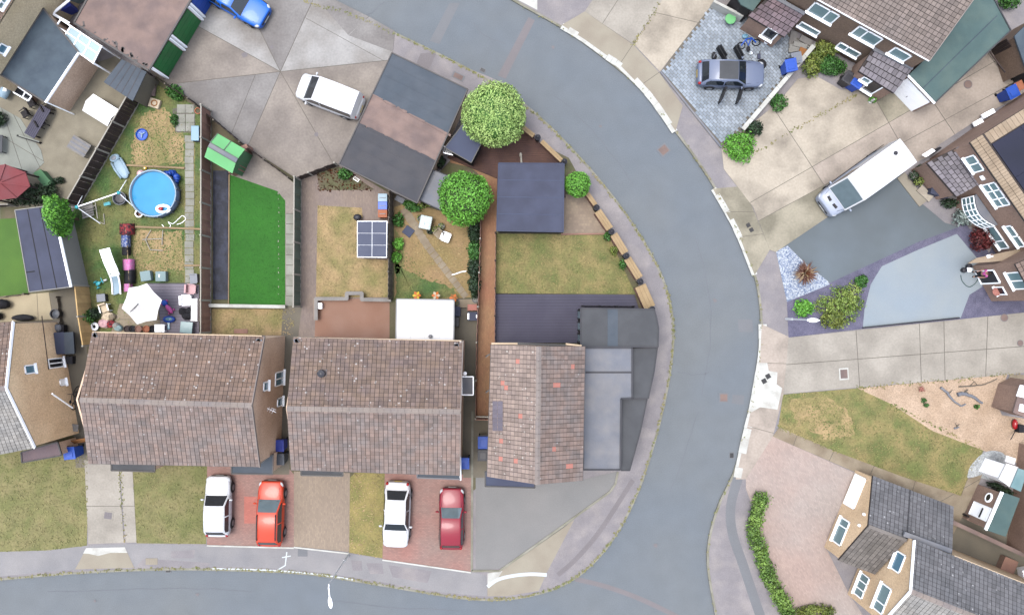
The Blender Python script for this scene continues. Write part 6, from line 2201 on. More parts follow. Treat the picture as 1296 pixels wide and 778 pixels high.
def vehicle(name, label, cat, px, py, ang, L, W, Ht, pm, xf, xrf, xrb, xb, zb=.92, zn=.72, wr=.74, boot=None, glass='car_glass', van=False,
            group=None, rails=False, roofm=None, doors_open=False, rear_dark=False, wind='car_glass', z=GZ, nose=.82, open_doors=None):
    c = P(px, py, z)
    t = thing(name, label, cat, (c.x, c.y, z), ang, group)
    hw = W / 2

    def half(x):
        s = abs(2 * x / L)
        return hw * (1 - .05 * s ** 3 - ((1 - nose) * .9) * s ** 9)

    def deckz(x):
        if x > xf:
            f = (x - xf) / (L / 2 - xf)
            return zb + .03 - (zb - zn) * f ** 1.6
        if x < xb:
            return (boot or zb) - .08 * ((xb - x) / max(.01, L / 2 + xb)) ** 2
        return zb
    # lower body
    b = MB()
    xs = [-L / 2 - .02, -L / 2, -L / 2 + .12, -L / 2 + .4] + [-L / 2 + .4 + (L - .8) * i / 8 for i in range(1, 8)] + [L / 2 - .4, L / 2 - .12, L / 2, L / 2 + .02]
    rings = []
    for k, x in enumerate(xs):
        w = half(max(-L / 2, min(L / 2, x)))
        dz = deckz(max(-L / 2, min(L / 2, x)))
        e = .9 if k in (0, len(xs) - 1) else 1
        prof = [(.0, .2), (.84, .2), (.97, .34), (1.0, .55), (.985, zb - .14 if zb - .14 < dz - .06 else dz - .08), (.9, dz), (.45, dz + .035), (0, dz + .045)]
        pr = [(w * y * e, .45 + (zz - .45) * e) for y, zz in prof]
        ring = [(x, y, zz) for y, zz in pr] + [(x, -y, zz) for y, zz in pr[-2:0:-1]]
        rings.append(ring)
    m = len(rings[0])
    vs = [p for r in rings for p in r]
    fs = [(i * m + j, i * m + (j + 1) % m, (i + 1) * m + (j + 1) % m, (i + 1) * m + j) for i in range(len(rings) - 1) for j in range(m)]
    fs += [tuple(range(m - 1, -1, -1)), tuple(range((len(rings) - 1) * m, len(rings) * m))]
    b.add(vs, fs)
    b.build('body', pm, t, smooth=True, local=True, sub=1)
    # cabin shell
    st = [(xf, zb - .02, hw * .93), (xrf, Ht - .04, hw * wr), ((xrf * .6 + xrb * .4), Ht, hw * (wr + .01)), (xrb, Ht - .05, hw * (wr - .01)), (xb, (boot or zb) - .03, hw * .9)]

    def cp(i, v, o=0):
        x, zz, w = st[i]
        return Vector((x, v * w, zz + .05 * (1 - v * v) + o))
    vv = [-1, -.9, -.5, 0, .5, .9, 1]
    cs = MB()
    vs = [cp(i, v) for i in range(5) for v in vv]
    fs = [(i * 7 + j, i * 7 + j + 1, (i + 1) * 7 + j + 1, (i + 1) * 7 + j) for i in range(4) for j in range(6)]
    base = [Vector((st[0][0], s * st[0][2], zb - .1)) for s in (-1, 1)] + [Vector((st[4][0], s * st[4][2], zb - .1)) for s in (-1, 1)]
    # sides
    nb = len(vs)
    for i in (1, 2, 3):
        for s in (-1, 1):
            vs.append(Vector((st[i][0], s * hw * .95, zb - .05)))
    for k, s in enumerate((0, 6)):
        lo = [nb + k, nb + 2 + k, nb + 4 + k]
        fs += [(0 * 7 + s, 7 + s, lo[0]), (7 + s, 14 + s, lo[1], lo[0]), (14 + s, 21 + s, lo[2], lo[1]), (21 + s, 28 + s, lo[2])]
    cs.add(vs, fs)
    ro = cs.build('roof', pm, t, smooth=not van, local=True)
    if roofm:
        q = MB()
        for a_, c_ in ((1, 2),):
            vq = [-.86, -.4, 0, .4, .86]
            o = .012
            A = [cp(1, v, o) for v in vq]
            B_ = [cp(2, v, o) for v in vq]
            Bx = [p.lerp(r, .45) for p, r in zip(B_, [cp(3, v, o + .0) for v in vq])]
            q.add(A + B_ + Bx, [(i, i + 1, 5 + i + 1, 5 + i) for i in range(4)] + [(5 + i, 6 + i, 11 + i, 10 + i) for i in range(4)])
        q.build('sunroof', MATS[roofm], ro, local=True)
    # glass
    def glass_q(i, j, v0, v1, f0, f1, nm, mt):
        q = MB()
        n = 6
        o = Vector((0, 0, .012))
        A = [cp(i, v0 + (v1 - v0) * k / n).lerp(cp(j, v0 + (v1 - v0) * k / n), f0) for k in range(n + 1)]
        B_ = [cp(i, v0 + (v1 - v0) * k / n).lerp(cp(j, v0 + (v1 - v0) * k / n), f1) for k in range(n + 1)]
        nr = (A[n // 2] - B_[n // 2]).cross(A[1] - A[0])
        nr.normalize()
        if nr.z < 0:
            nr = -nr
        q.add([p + nr * .014 for p in A + B_], [(k, k + 1, n + 2 + k, n + 1 + k) for k in range(n)])
        return q.build(nm, MATS[mt], t, local=True, smooth=True)
    glass_q(0, 1, -.9, .9, .04, .95, 'windscreen', wind)
    if van:
        pass
    else:
        glass_q(4, 3, -.84, .84, .12, .92, 'rear_window', glass)
    for s in (-1, 1):
        def sp(x, f):
            # a point on the cabin side, f from belt (0) to roof (1)
            lo = Vector((x, s * hw * .945, zb - .03))
            if x > xrf:
                g = (xf - x) / (xf - xrf)
            elif x < xrb:
                g = (x - xb) / max(.01, xrb - xb)
            else:
                g = 1
            hi = Vector((x, s * hw * (.93 + (wr - .93) * g), zb + (Ht - .04 - zb) * g))
            return lo.lerp(hi, f) + Vector((0, s * .014, .004))
        spans = [(xf - .3, .3)] + ([(.22, -1.85)] if L < 5 else []) if van else [(xf - .22, (xf + xb) / 2 + .04), ((xf + xb) / 2 - .04, xb + .28)]
        for a_, c_ in spans:
            q = MB()
            n = 5
            xsn = [a_ + (c_ - a_) * k / n for k in range(n + 1)]
            q.add([sp(x, .1) for x in xsn] + [sp(x, .88) for x in xsn], [(k, k + 1, n + 2 + k, n + 1 + k) for k in range(n)])
            q.build('side_window', MATS[glass], t, local=True)
    # wheels
    for sx in (1, -1):
        for sy in (1, -1):
            x = sx * L * .3
            w = MB()
            y0, y1 = sy * (hw - .21), sy * (hw + .012)
            w.tube([(x, y0, .31), (x, y1, .31)], .31, 18)
            wh = w.build('wheel', MATS['tyre'], t, local=True)
            w = MB()
            w.tube([(x, y1 - sy * .01, .31), (x, y1 + sy * .012, .31)], .2, 14)
            w.build('rim', MATS['rim'], wh, local=True)
            w = MB()
            w.tube([(x, y0, .36), (x, y1 - sy * .018, .36)], .37, 18)
            w.build('wheel_arch', MATS['plastic_dark'], t, local=True)
    # lamps, mirrors, plates, bumper trim
    for s in (-1, 1):
        b = MB()
        b.ell((L / 2 - .2, s * half(L / 2 - .2) * .84, zn - .03), .2, .15, .09, 10, 6, 0, -s * .5)
        b.build('headlight', MATS['lamp_clear'], t, local=True, smooth=True)
        b = MB()
        b.ell((-L / 2 + .1, s * half(L / 2 - .1) * .9, zb - .1), .12, .1, .15, 10, 6)
        b.build('tail_light', MATS['lamp_red'], t, local=True, smooth=True)
        b = MB()
        b.ell((xf - .28, s * (hw + .09), zb + .06), .07, .12, .08, 10, 6)
        b.build('wing_mirror', pm, t, local=True, smooth=True)
        b = MB()
        b.beam((xf - .05, s * .08, zb + .05), (xf - .12, s * .62, zb + .12), .03, .02)
        b.build('wiper', MATS['plastic_dark'], t, local=True)
    b = MB()
    b.beam((L / 2 + .01, -.5, .52), (L / 2 + .01, .5, .52), .06, .16)
    b.build('grille', MATS['plastic_dark'], t, local=True)
    b = MB()
    b.beam((L / 2 + .045, -.26, .42), (L / 2 + .045, .26, .42), .02, .11)
    b.build('number_plate', MATS['plate_white'], t, local=True)
    b = MB()
    b.beam((-L / 2 - .03, -.26, .55), (-L / 2 - .03, .26, .55), .02, .11)
    b.build('number_plate', MATS['plate_yellow'], t, local=True)
    # seams: bonnet and doors
    b = MB()
    for s in (-1, 1):
        b.tube([(xf + .02, s * hw * .8, deckz(xf) + .015), (L / 2 - .35, s * half(L / 2 - .35) * .72, deckz(L / 2 - .35) + .012)], .008, 4)
        for x in (xf - .1, (xf + xb) / 2, xb + .25):
            b.tube([(x, s * half(x) * 1.0, .4), (x, s * half(x) * .992, zb - .12)], .007, 4)
    b.build('panel_gap', MATS['plastic_dark'], t, local=True)
    if rails:
        for s in (-1, 1):
            b = MB()
            b.tube([(xrf - .1, s * hw * .68, Ht - .0), (xrf - .2, s * hw * .7, Ht + .07), (xrb + .2, s * hw * .7, Ht + .06), (xrb + .1, s * hw * .68, Ht - .02)], .035, 5)
            b.build('roof_rail', MATS['plastic_dark'], t, local=True)
    return t


def heading(dx, dy):
    return math.atan2(-dy, dx)


wht, orange, redp = paint('white', (246, 248, 252)), paint('orange', (232, 74, 34)), paint('crimson', (158, 14, 46))
bluep, silver, steel = paint('blue', (8, 118, 240)), paint('silver', (118, 130, 158)), paint('steel', (176, 186, 206))
vehicle('parked_car', 'white hatchback with dark windscreen on the red block drive beside the dry lawn', 'car', 281, 637, heading(0.01, -1), 3.9, 1.68, 1.5, wht, .78, .18, -1.45, -1.83, wr=.78, group='cars parked on the front drives')
vehicle('parked_car', 'orange car with roof rails on the red block drive', 'car', 346.5, 646, heading(.02, -1), 4.2, 1.72, 1.58, orange, 1.0, .25, -1.62, -2.0, wr=.76, rails=True, wind='car_glass_pale', group='cars parked on the front drives')
vehicle('parked_car', 'white saloon car parked nose to road between lawn strip and red car', 'car', 504, 647, heading(-.04, 1), 4.25, 1.78, 1.45, wht, 1.0, .42, -1.05, -1.7, wr=.74, boot=.95, group='cars parked on the front drives', nose=.78)
vehicle('parked_car', 'crimson red car with dark rear window on the red block drive', 'car', 572.5, 652.5, heading(.01, -1), 3.95, 1.66, 1.5, redp, .8, .2, -1.5, -1.85, wr=.76, wind='car_glass_pale', group='cars parked on the front drives')
vehicle('parked_car', 'bright blue car cut off by the top edge on the concrete yard', 'car', 304, 7, heading(.87, .5), 4.3, 1.85, 1.45, bluep, .85, .15, -1.5, -2.0, wr=.74, group='cars parked on the concrete yard')
gc = vehicle('parked_car', 'grey car with all four doors open on the blue grey block paving', 'car', 921, 97.5, heading(1, .02), 4.3, 1.8, 1.5, silver, .95, .3, -1.55, -1.98, wr=.75, roofm='felt_charcoal', group='cars on the block paving')
for s in (1, -1):
    for x, a in ((.75, 62), (-.32, 58)):
        d = MB()
        L = 1.05
        d.box((-L / 2, 0, .3), L, .1, .62)
        d.box((-L / 2 - .03, 0, .92), L * .8, .05, .42)
        o = d.build('car_door', MATS['plastic_dark'], gc, local=True, bevel=.02)
        o.location = (x, s * .9, 0)
        o.rotation_euler = (0, 0, -s * math.radians(a if s > 0 else a + 12))
        q = MB()
        q.box((-L / 2, s * .062, .34), L * .96, .02, .56)
        q.build('outer_skin', silver, o, local=True)
vehicle('panel_van', 'small white van with dark windscreen parked against the garage block', 'van', 421, 126, heading(-.934, -.357), 4.3, 1.85, 1.85, wht, 1.5, .72, -1.98, -2.1, zb=1.0, zn=.8, wr=.86, van=True)
van = vehicle('panel_van', 'long white van with roof vent between the beige forecourt and tarmac drive', 'van', 1083, 231, heading(-.81, .585), 5.9, 2.0, 2.5, steel, 2.15, 1.3, -2.8, -2.9, zb=1.15, zn=.9, wr=.93, van=True, wind='car_glass_pale')
# white roof, sides and bonnet slots of the long van
for o in van.children:
    if o.name.startswith('roof'):
        o.data = o.data.copy()
        o.data.materials[0] = wht
for s in (-1, 1):
    b = MB()
    b.box((2.5, s * .3, 1.1), .16, .34, .07, s * .1)
    b.build('bonnet_slot', MATS['plastic_dark'], van, local=True)
b = MB()
b.lathe((-2.0, -.35, 2.5), [(.13, 0), (.13, .06), (.05, .12), (.02, .13)], 12)
b.build('roof_vent', MATS['bin_dark'], van, local=True)
b = MB()
for s in (-1, 1):
    b.beam((1.3, s * 1.01, .5), (-2.7, s * 1.01, .5), .03, .14)
b.build('side_trim', MATS['plastic_dark'], van, local=True)

# ------------------------------------------------------------ street lamps


def lamp(label, base, tip, h, reach, name='street_lamp'):
    g = P(*base)
    t = thing(name, label, 'street lamp', g, 0, 'white street lamps')
    d = Vector((tip[0] - base[0], base[1] - tip[1], 0)).normalized()
    top = g + Vector((0, 0, h))
    b = MB()
    b.tube([g, g + Vector((0, 0, 1.2)), g + Vector((0, 0, 1.25)), top], [.08, .08, .05, .035], 8)
    b.build('column', MATS['metal_pale'], t)
    b = MB()
    e = top + d * reach
    b.tube([top - Vector((0, 0, .1)), top + Vector((0, 0, .08)) + d * reach * .2, e + Vector((0, 0, .14))], .035, 6)
    b.build('bracket_arm', MATS['white_paint'], t)
    b = MB()
    b.ell(e + d * .28 + Vector((0, 0, .14)), .36, .13, .07, 12, 6, 0, math.atan2(d.y, d.x))
    b.build('lantern', MATS['white_paint'], t, smooth=True)
    return t


lamp('white street lamp standing in the purple slate by the yellow green shrubs', (995, 403.5), (975, 403), 5.6, .15)
lamp('white street lamp by the lower kerb below the lawn strip, reaching over the road', (440.5, 702), (448, 760), 5.5, .75)

# ------------------------------------------------------------ bins


def bin_(label, px, py, mat, rot=0, s=1.0, z=GZ, group=None, name='wheelie_bin'):
    c = P(px, py, z)
    t = thing(name, label, 'wheelie bin', (c.x, c.y, z), rot, group)
    b = MB()
    w0, w1 = .24 * s, .29 * s
    b.add([(-w0, -w0, .05), (w0, -w0, .05), (w0, w0, .05), (-w0, w0, .05), (-w1, -w1 * 1.1, 1.0 * s), (w1, -w1 * 1.1, 1.0 * s), (w1, w1 * 1.1, 1.0 * s), (-w1, w1 * 1.1, 1.0 * s)],
          [(3, 2, 1, 0), (4, 5, 6, 7), (0, 1, 5, 4), (1, 2, 6, 5), (2, 3, 7, 6), (3, 0, 4, 7)])
    b.build('body', MATS[mat], t, local=True, bevel=.03)
    b = MB()
    b.slab([Vector((-w1 - .03, -w1 * 1.15, 1.03 * s)), Vector((w1 + .03, -w1 * 1.15, 1.03 * s)), Vector((w1 + .03, w1 * 1.2, 1.09 * s)), Vector((-w1 - .03, w1 * 1.2, 1.09 * s))], .05)
    b.box((0, -.02, 1.06 * s), w1 * 1.3, w1 * 1.4, .025)
    l = b.build('lid', MATS[mat], t, local=True, bevel=.02)
    b = MB()
    b.tube([(-w1 * .8, w1 * 1.35, 1.0 * s), (w1 * .8, w1 * 1.35, 1.0 * s)], .025, 6)
    b.build('handle', MATS['bin_dark'], t, local=True)
    for sx in (-1, 1):
        b = MB()
        b.tube([(sx * (w0 - .02), w0 + .02, .1), (sx * (w0 + .06), w0 + .02, .1)], .1, 10)
        b.build('wheel', MATS['tyre'], t, local=True)
    return t


bin_('violet blue wheelie bin in the dark gap beside the pink garage roof', 93, 13, 'bin_violet', .5, 1.2)
bin_('pale lidded bin at the top edge beside the violet blue bin', 101, 0, 'stool_grey', .5, 1.1)
bin_('blue wheelie bin at the front corner of the tan gabled house', 101, 569, 'bin_blue', .1, 1.2)
bin_('violet blue wheelie bin in the gap between the two long houses', 359, 560, 'bin_violet', 0, 1.15)
bin_('grey lidded wheelie bin below the violet bin between the long houses', 359.5, 577, 'bin_grey', 0, 1.1)
bin_('blue wheelie bin at the front corner beside the crimson car', 588.5, 582, 'bin_blue', 0, 1.1)
bin_('light blue wheelie bin against the corner house in the passage', 613, 556, 'pool_cover', 0, 1.2)
bin_('dark grey wheelie bin just below the light blue bin', 612, 572, 'bin_dark', 0, 1.1)
bin_('bright blue wheelie bin lying tilted by the wall on the block paving', 993, 90, 'bin_blue', .2, 1.2)
bin_('grey wheelie bin behind the bright blue bin on the block paving', 1001, 80, 'grey_plastic', .2, 1.05)
bin_('blue wheelie bin beside the lower porch of the top right house', 1076, 110, 'bin_blue', -.6, 1.15)
bin_('dark grey wheelie bin between the box hedge and the blue porch bin', 1065, 105, 'bin_dark', -.6, 1.1)
bin_('blue wheelie bin against the solar roofed house gable', 1267, 123, 'bin_blue', .5, 1.2)
bin_('dark grey wheelie bin in the corner by the side gate', 1288, 103, 'bin_dark', .5, 1.3)
bin_('brown topped bin between the blue and dark grey bins by the gable', 1279, 114, 'terracotta', .5, .9)
for i, (y, m, l) in enumerate(((252, 'pale_blue', 'pale blue topped storage box, uppermost of three behind the summerhouse'), (262, 'toy_blue', 'bright blue storage box in the middle of three behind the summerhouse'), (272, 'terracotta', 'pink topped storage box, lowest of three behind the summerhouse'))):
    c = P(486.5, y)
    t = thing('storage_box', l, 'storage box', c)
    MB().box(c, .56, .5, .7).build('body', MATS[m], t, bevel=.02)
    MB().box((c.x, c.y, GZ + .7), .6, .52, .05).build('lid', MATS[m], t, bevel=.015)
    MB().beam((c.x - .2, c.y - .02, GZ + .77), (c.x + .2, c.y - .02, GZ + .77), .04, .03).build('handle', MATS['grey_plastic'], t)

# ------------------------------------------------------------ pool garden: pool, play things, furniture
c = P(200.5, 247, GZ)
t = thing('paddling_pool', 'round blue framed swimming pool full of bright blue water on the lawn', 'pool', c)
R_, hp = 1.5, .82
b = MB()
b.lathe(c, [(R_ + .02, 0), (R_ + .05, hp * .5), (R_ + .02, hp), (R_ - .02, hp + .01), (R_ - .05, hp), (R_ - .06, .1), (.1, .08)], 40)
b.build('pool_wall', MATS['pool_wall'], t, smooth=True)
b = MB()
for k in range(40):
    a0, a1 = 2 * math.pi * k / 40, 2 * math.pi * (k + 1) / 40
    b.tube([c + Vector((math.cos(a0) * (R_ + .01), math.sin(a0) * (R_ + .01), hp + .02)), c + Vector((math.cos(a1) * (R_ + .01), math.sin(a1) * (R_ + .01), hp + .02))], .045, 6)
b.build('rim', MATS['pale_blue'], t)
for k in range(12):
    a = 2 * math.pi * k / 12 + .2
    b = MB()
    p = c + Vector((math.cos(a) * (R_ + .07), math.sin(a) * (R_ + .07), 0))
    b.tube([p, p + Vector((0, 0, hp))], .035, 6)
    b.build('leg', MATS['grey_plastic'], t)
b = MB()
b.lathe(c, [(R_ - .06, .64), (R_ - .06, .68)], 40)
b.build('water', MATS['pool_water'], t)
b = MB()
ln = curve([(188, 231), (186, 222), (196, 219), (208, 221), (218, 219), (224, 225), (221, 234)], 4)
for i in range(len(ln) - 1):
    b.tube([P(*ln[i], .35 + .2 * math.sin(i)), P(*ln[i + 1], .35 + .2 * math.sin(i + 1))], .2 + .04 * math.sin(i * 1.7), 7)
tag(b.build('pool_cover', MATS['pool_cover'], smooth=True), 'deep blue pool cover bunched up behind the round pool', 'pool cover')
p = P(207, 264.5, .85)
t = thing('pool_float', 'white inflatable float with a red seat drifting in the pool', 'pool float', p)
b = MB()
for i in range(14):
    a0, a1 = 2 * math.pi * i / 14, 2 * math.pi * (i + 1) / 14
    b.tube([p + Vector((.42 * math.cos(a0), .22 * math.sin(a0), .04)), p + Vector((.42 * math.cos(a1), .22 * math.sin(a1), .04))], .1, 8)
b.build('ring_tube', MATS['white_paint'], t, smooth=True)
MB().ell(p + Vector((-.18, .02, .06)), .17, .14, .08, 10, 6).build('seat', MATS['lamp_red'], t, smooth=True)
p = P(181, 221)
t = thing('beach_ball', 'pale pink inflatable ball by the bunched pool cover', 'ball', p)
MB().ell(p + Vector((0, 0, .26)), .27, .27, .26, 14, 9).build('ball', MATS['soft_pink'], t, smooth=True)
MB().ell(p + Vector((.02, .0, .49)), .09, .09, .045, 10, 5).build('cap', MATS['white_paint'], t, smooth=True)
p = P(185, 213.5)
t = thing('ball', 'small yellow ball above the pale pink ball', 'ball', p)
MB().ell(p + Vector((0, 0, .12)), .12, .12, .12, 10, 7).build('ball', MATS['toy_yellow'], t, smooth=True)
MB().ell(p + Vector((0, 0, .235)), .04, .04, .02, 8, 4).build('valve', MATS['white_paint'], t)
p = P(179, 271)
t = thing('bucket', 'white rimmed brown bucket beside the pool', 'bucket', p)
MB().lathe(p, [(.17, 0), (.22, .32), (.24, .33), (.24, .36), (.2, .36), (.17, .12), (.02, .1)], 18).build('body', MATS['fence_brown'], t)
b = MB()
for k in range(18):
    a0, a1 = k * .349, (k + 1) * .349
    b.tube([p + Vector((.23 * math.cos(a0), .23 * math.sin(a0), .36)), p + Vector((.23 * math.cos(a1), .23 * math.sin(a1), .36))], .04, 6)
b.build('rim', MATS['white_paint'], t)
b = MB()
hl = curve([(205, 284), (210, 289), (216, 286), (213, 281), (219, 283), (226, 277), (231, 273), (235, 277), (230, 282), (224, 284)], 5)
b.tube([P(x, y, .18) for x, y in hl], .02, 5)
tag(b.build('pool_hose', MATS['white_paint'], smooth=True), 'loose white pool hose coiled on the grass below the pool', 'hose')
# grey bin / basket by the swing
p = P(155, 252)
t = thing('round_planter', 'round dark grey tub under the end of the swing frame', 'tub', p)
MB().lathe(p, [(.38, 0), (.45, .4), (.45, .46), (.4, .46), (.36, .3), (.05, .28)], 20).build('body', MATS['bin_grey'], t)
MB().lathe(p + Vector((0, 0, .29)), [(.37, 0), (.3, .05), (.02, .07)], 16).build('filling', MATS['bin_dark'], t)
# swing frame
t = thing('swing_frame', 'white and turquoise garden swing frame with a glider seat on the pool lawn', 'swing', P(120, 256))
T0, T1 = P(97, 262, 1.9), P(150, 244, 1.9)
b = MB()
b.tube([T0, T1], .035, 8)
b.build('top_bar', MATS['white_paint'], t)
for T, ft in ((T0, ((106, 244), (127, 283))), (T1, ((160, 228), (176, 268)))):
    for f in ft:
        b = MB()
        b.tube([T, P(*f)], .028, 6)
        b.build('leg', MATS['white_paint'], t)
    MB().ell(T, .12, .12, .1, 8, 6).build('joint_cap', MATS['turquoise'], t)
b = MB()
b.box(P(136, 258, .5), .45, .2, .05, .2)
s = b.build('swing_seat', MATS['turquoise'], t)
b = MB()
for o in (-.2, .2):
    q = T0.lerp(T1, .66) + Vector((o, 0, 0))
    b.tube([q, P(136 + o * 18, 258, .52)], .015, 4)
b.build('rope', MATS['post_concrete'], s)
gl = P(112, 266, .5)
b = MB()
for k in range(6):
    b.box((gl.x - .1 + k * .02, gl.y + .4 - k * .16, gl.z), .8, .12, .04, .3)
s = b.build('glider_seat', MATS['grey_timber'], t)
b = MB()
for o in (-.45, .45):
    b.beam(gl + Vector((o, .5, 0)), gl + Vector((o + .15, -.55, 0)), .05, .05)
    b.tube([T0.lerp(T1, .25) + Vector((o * .6, 0, 0)), gl + Vector((o, 0, 0))], .02, 4)
b.beam(gl + Vector((-.5, .1, .02)), gl + Vector((.5, .3, .02)), .05, .05)
b.build('glider_frame', MATS['post_concrete'], s)
b = MB()
b.beam(gl + Vector((.1, -.5, -.3)), gl + Vector((.9, -.9, -.3)), .04, .04)
b.beam(gl + Vector((.9, -.9, -.3)), gl + Vector((.85, -.2, -.3)), .04, .04)
b.build('footrest', MATS['post_concrete'], s)
# washing line of draped cloths over a low rail
t = thing('drying_rail', 'low timber drying rail running between the slide and worn grass', 'drying rail', P(162, 320))
b = MB()
b.beam(P(159, 286, .72), P(165, 372, .72), .06, .06)
b.build('rail', MATS['timber'], t)
for f in (286, 330, 372):
    MB().beam(P(159 + (f - 286) / 86 * 6, f, GZ), P(159 + (f - 286) / 86 * 6, f, .72), .06, .06).build('leg', MATS['timber'], t)


def towel(label, px, py, w, l, mat, name='towel'):
    b = MB()
    n, m = 8, 6
    vs = []
    for j in range(m + 1):
        for i in range(n + 1):
            u = i / n * 2 - 1
            x, y = px + u * w / 2, py + (j / m - .5) * l
            z = .78 - .5 * abs(u) ** 1.5 + .03 * math.sin(j * 2.1 + i)
            vs.append(P(x, y, max(z, GZ + .05)) )
    b.add(vs, [(j * (n + 1) + i, j * (n + 1) + i + 1, (j + 1) * (n + 1) + i + 1, (j + 1) * (n + 1) + i) for j in range(m) for i in range(n)])
    o = b.build(name, MATS[mat], smooth=True)
    so_ = o.modifiers.new('cloth_thickness', 'SOLIDIFY')
    so_.thickness = .02
    return tag(o, label, 'towel', 'cloths drying on the rail')


towel('red and black cloth at the top end of the drying rail', 161, 290, 19, 14, 'cloth_red')
towel('blue and white patterned cloth on the drying rail', 159.5, 305, 12, 15, 'cloth_blue')
towel('black cloth next below the blue patterned cloth', 160, 318, 11, 10, 'cloth_black')
towel('bright pink cloth above the large black towel', 163, 335, 15, 14, 'cloth_pink')
towel('large black towel between two pink cloths on the rail', 164.5, 350, 14, 17, 'cloth_black')
towel('smaller pink cloth beside the tip of the sunshade', 162.5, 364, 11, 10, 'cloth_pink')
# slide
t = thing('garden_slide', 'curved white play slide on the green side of the pool lawn', 'slide', P(138, 340))
ln = [(132, 315, 1.3), (137, 330, 1.25), (144, 346, 1.0), (147, 358, .55), (148, 372, .3)]
cr = curve(ln, 4)
for (i0, i1, nm) in ((0, 9, 'platform_sheet'), (9, len(cr) - 1, 'chute')):
    b = MB()
    for i in range(i0, i1):
        (x0, y0, z0), (x1, y1, z1) = cr[i], cr[i + 1]
        w = 6.4 if nm == 'platform_sheet' else 4.6
        b.slab([P(x0 - w, y0 + 1.5, z0), P(x0 + w, y0 - 1.5, z0), P(x1 + w, y1 - 1.5, z1), P(x1 - w, y1 + 1.5, z1)], .06)
    b.build(nm, MATS['white_paint' if nm != 'chute' else 'pale_blue'], t)
b = MB()
for s in (-1, 1):
    b.tube([P(x + s * 5 - .5, y, z + .08) for x, y, z in cr[8:]], .05, 6)
b.build('side_rail', MATS['white_paint'], t)
b = MB()
for (x, y) in ((128, 318), (138, 314), (140, 346), (150, 343)):
    b.tube([P(x, y, GZ), P(x, y, 1.1)], .04, 6)
b.build('leg', MATS['green_box'], t)
# parasol
c = P(178.5, 385, 2.3)
t = thing('parasol', 'large white hexagonal sunshade over the tan patio', 'parasol', (c.x, c.y, GZ))
rim = [P(x, y, 2.25) for x, y in ((186, 358.5), (205, 379.5), (198, 405), (173.5, 410.5), (154, 390), (163, 364))]
top = Vector((c.x, c.y, 2.75))
for k in range(6):
    a, d_ = rim[k], rim[(k + 1) % 6]
    b = MB()
    n = 5
    m_in = (a + d_) / 2
    m_in = m_in.lerp(Vector((top.x, top.y, m_in.z)), .05)
    rows = []
    for i in range(n + 1):
        f = i / n
        sag = -.06 * math.sin(f * math.pi)
        rows.append([top.lerp(a, f) + Vector((0, 0, sag)), top.lerp(m_in, f) + Vector((0, 0, sag * 1.6)), top.lerp(d_, f) + Vector((0, 0, sag))])
    vs = [p for r in rows for p in r]
    b.add(vs, [(i * 3 + j, i * 3 + j + 1, i * 3 + 4 + j, i * 3 + 3 + j) for i in range(n) for j in range(2)])
    b.build('canopy_panel', MATS['white_sheet'], t)
b = MB()
b.tube([(c.x, c.y, GZ), (c.x, c.y, 2.85)], .03, 8)
b.build('pole', MATS['grey_frame'], t)
b = MB()
b.tube([top + Vector((.05, .02, .02)), top.lerp(rim[4].lerp(rim[3], .4), .72) + Vector((0, 0, .05))], .025, 5)
b.build('seam_opening', MATS['plastic_dark'], t)
MB().lathe((c.x, c.y, GZ), [(.3, 0), (.3, .06), (.06, .12)], 16).build('base_plate', MATS['bin_dark'], t)
# cube stools
for i, (x, y, r, l) in enumerate(((188, 349.5, .15, 'grey green cube seat at the deck edge, tilted, nearer the drying rail'), (207, 350, 0, 'grey green cube seat at the deck edge, set square, with a small crease'))):
    p = P(x, y)
    t = thing('cube_stool', l, 'stool', p, r)
    MB().box((0, 0, .02), .66, .64, .36).build('seat_body', MATS['stool_grey'], t, local=True, bevel=.04)
    MB().box((0, 0, .38), .68, .66, .08).build('cushion', MATS['stool_grey'], t, local=True, bevel=.03)
    if i:
        MB().box((-.08, .03, .46), .05, .2, .015).build('crease', MATS['white_paint'], t, local=True)


def box_item(name, label, cat, px, py, sx, sy, sz, mat, rot=0, lid=None, legs=False, z=GZ, parts=()):
    p = P(px, py, z)
    t = thing(name, label, cat, p, rot)
    if legs:
        MB().box((0, 0, sz - .05), sx, sy, .05).build('top', MATS[mat], t, local=True, bevel=.012)
        for i in (-1, 1):
            for j in (-1, 1):
                MB().box((i * (sx / 2 - .06), j * (sy / 2 - .06), 0), .05, .05, sz - .05).build('leg', MATS[lid or mat], t, local=True)
    else:
        MB().box((0, 0, 0), sx, sy, sz).build('body', MATS[mat], t, local=True, bevel=.025)
        MB().box((0, 0, sz), sx * 1.04, sy * 1.04, .05).build('lid', MATS[lid or mat], t, local=True, bevel=.02)
    for (nm, cx, cy, cz, ax, ay, az, mt) in parts:
        MB().box((cx, cy, cz), ax, ay, az).build(nm, MATS[mt], t, local=True, bevel=.01)
    return t


def chair(label, px, py, mat, rot=0, s=1.0, z=GZ, group=None, name='garden_chair', fm=None, h=.8):
    p = P(px, py, z)
    t = thing(name, label, 'chair', p, rot, group)
    MB().box((0, 0, .42), .46 * s, .46 * s, .05).build('seat', MATS[mat], t, local=True, bevel=.015)
    b = MB()
    b.slab([Vector((-.23 * s, .2 * s, h)), Vector((.23 * s, .2 * s, h)), Vector((.23 * s, .29 * s, h)), Vector((-.23 * s, .29 * s, h))], h - .45)
    b.build('backrest', MATS[mat], t, local=True)
    for i in (-1, 1):
        for j in (-1, 1):
            MB().box((i * .2 * s, j * .2 * s, 0), .04, .04, .42).build('leg', MATS[fm or mat], t, local=True)
        MB().box((i * .25 * s, 0, .6), .05, .42 * s, .03).build('armrest', MATS[fm or mat], t, local=True)
    return t


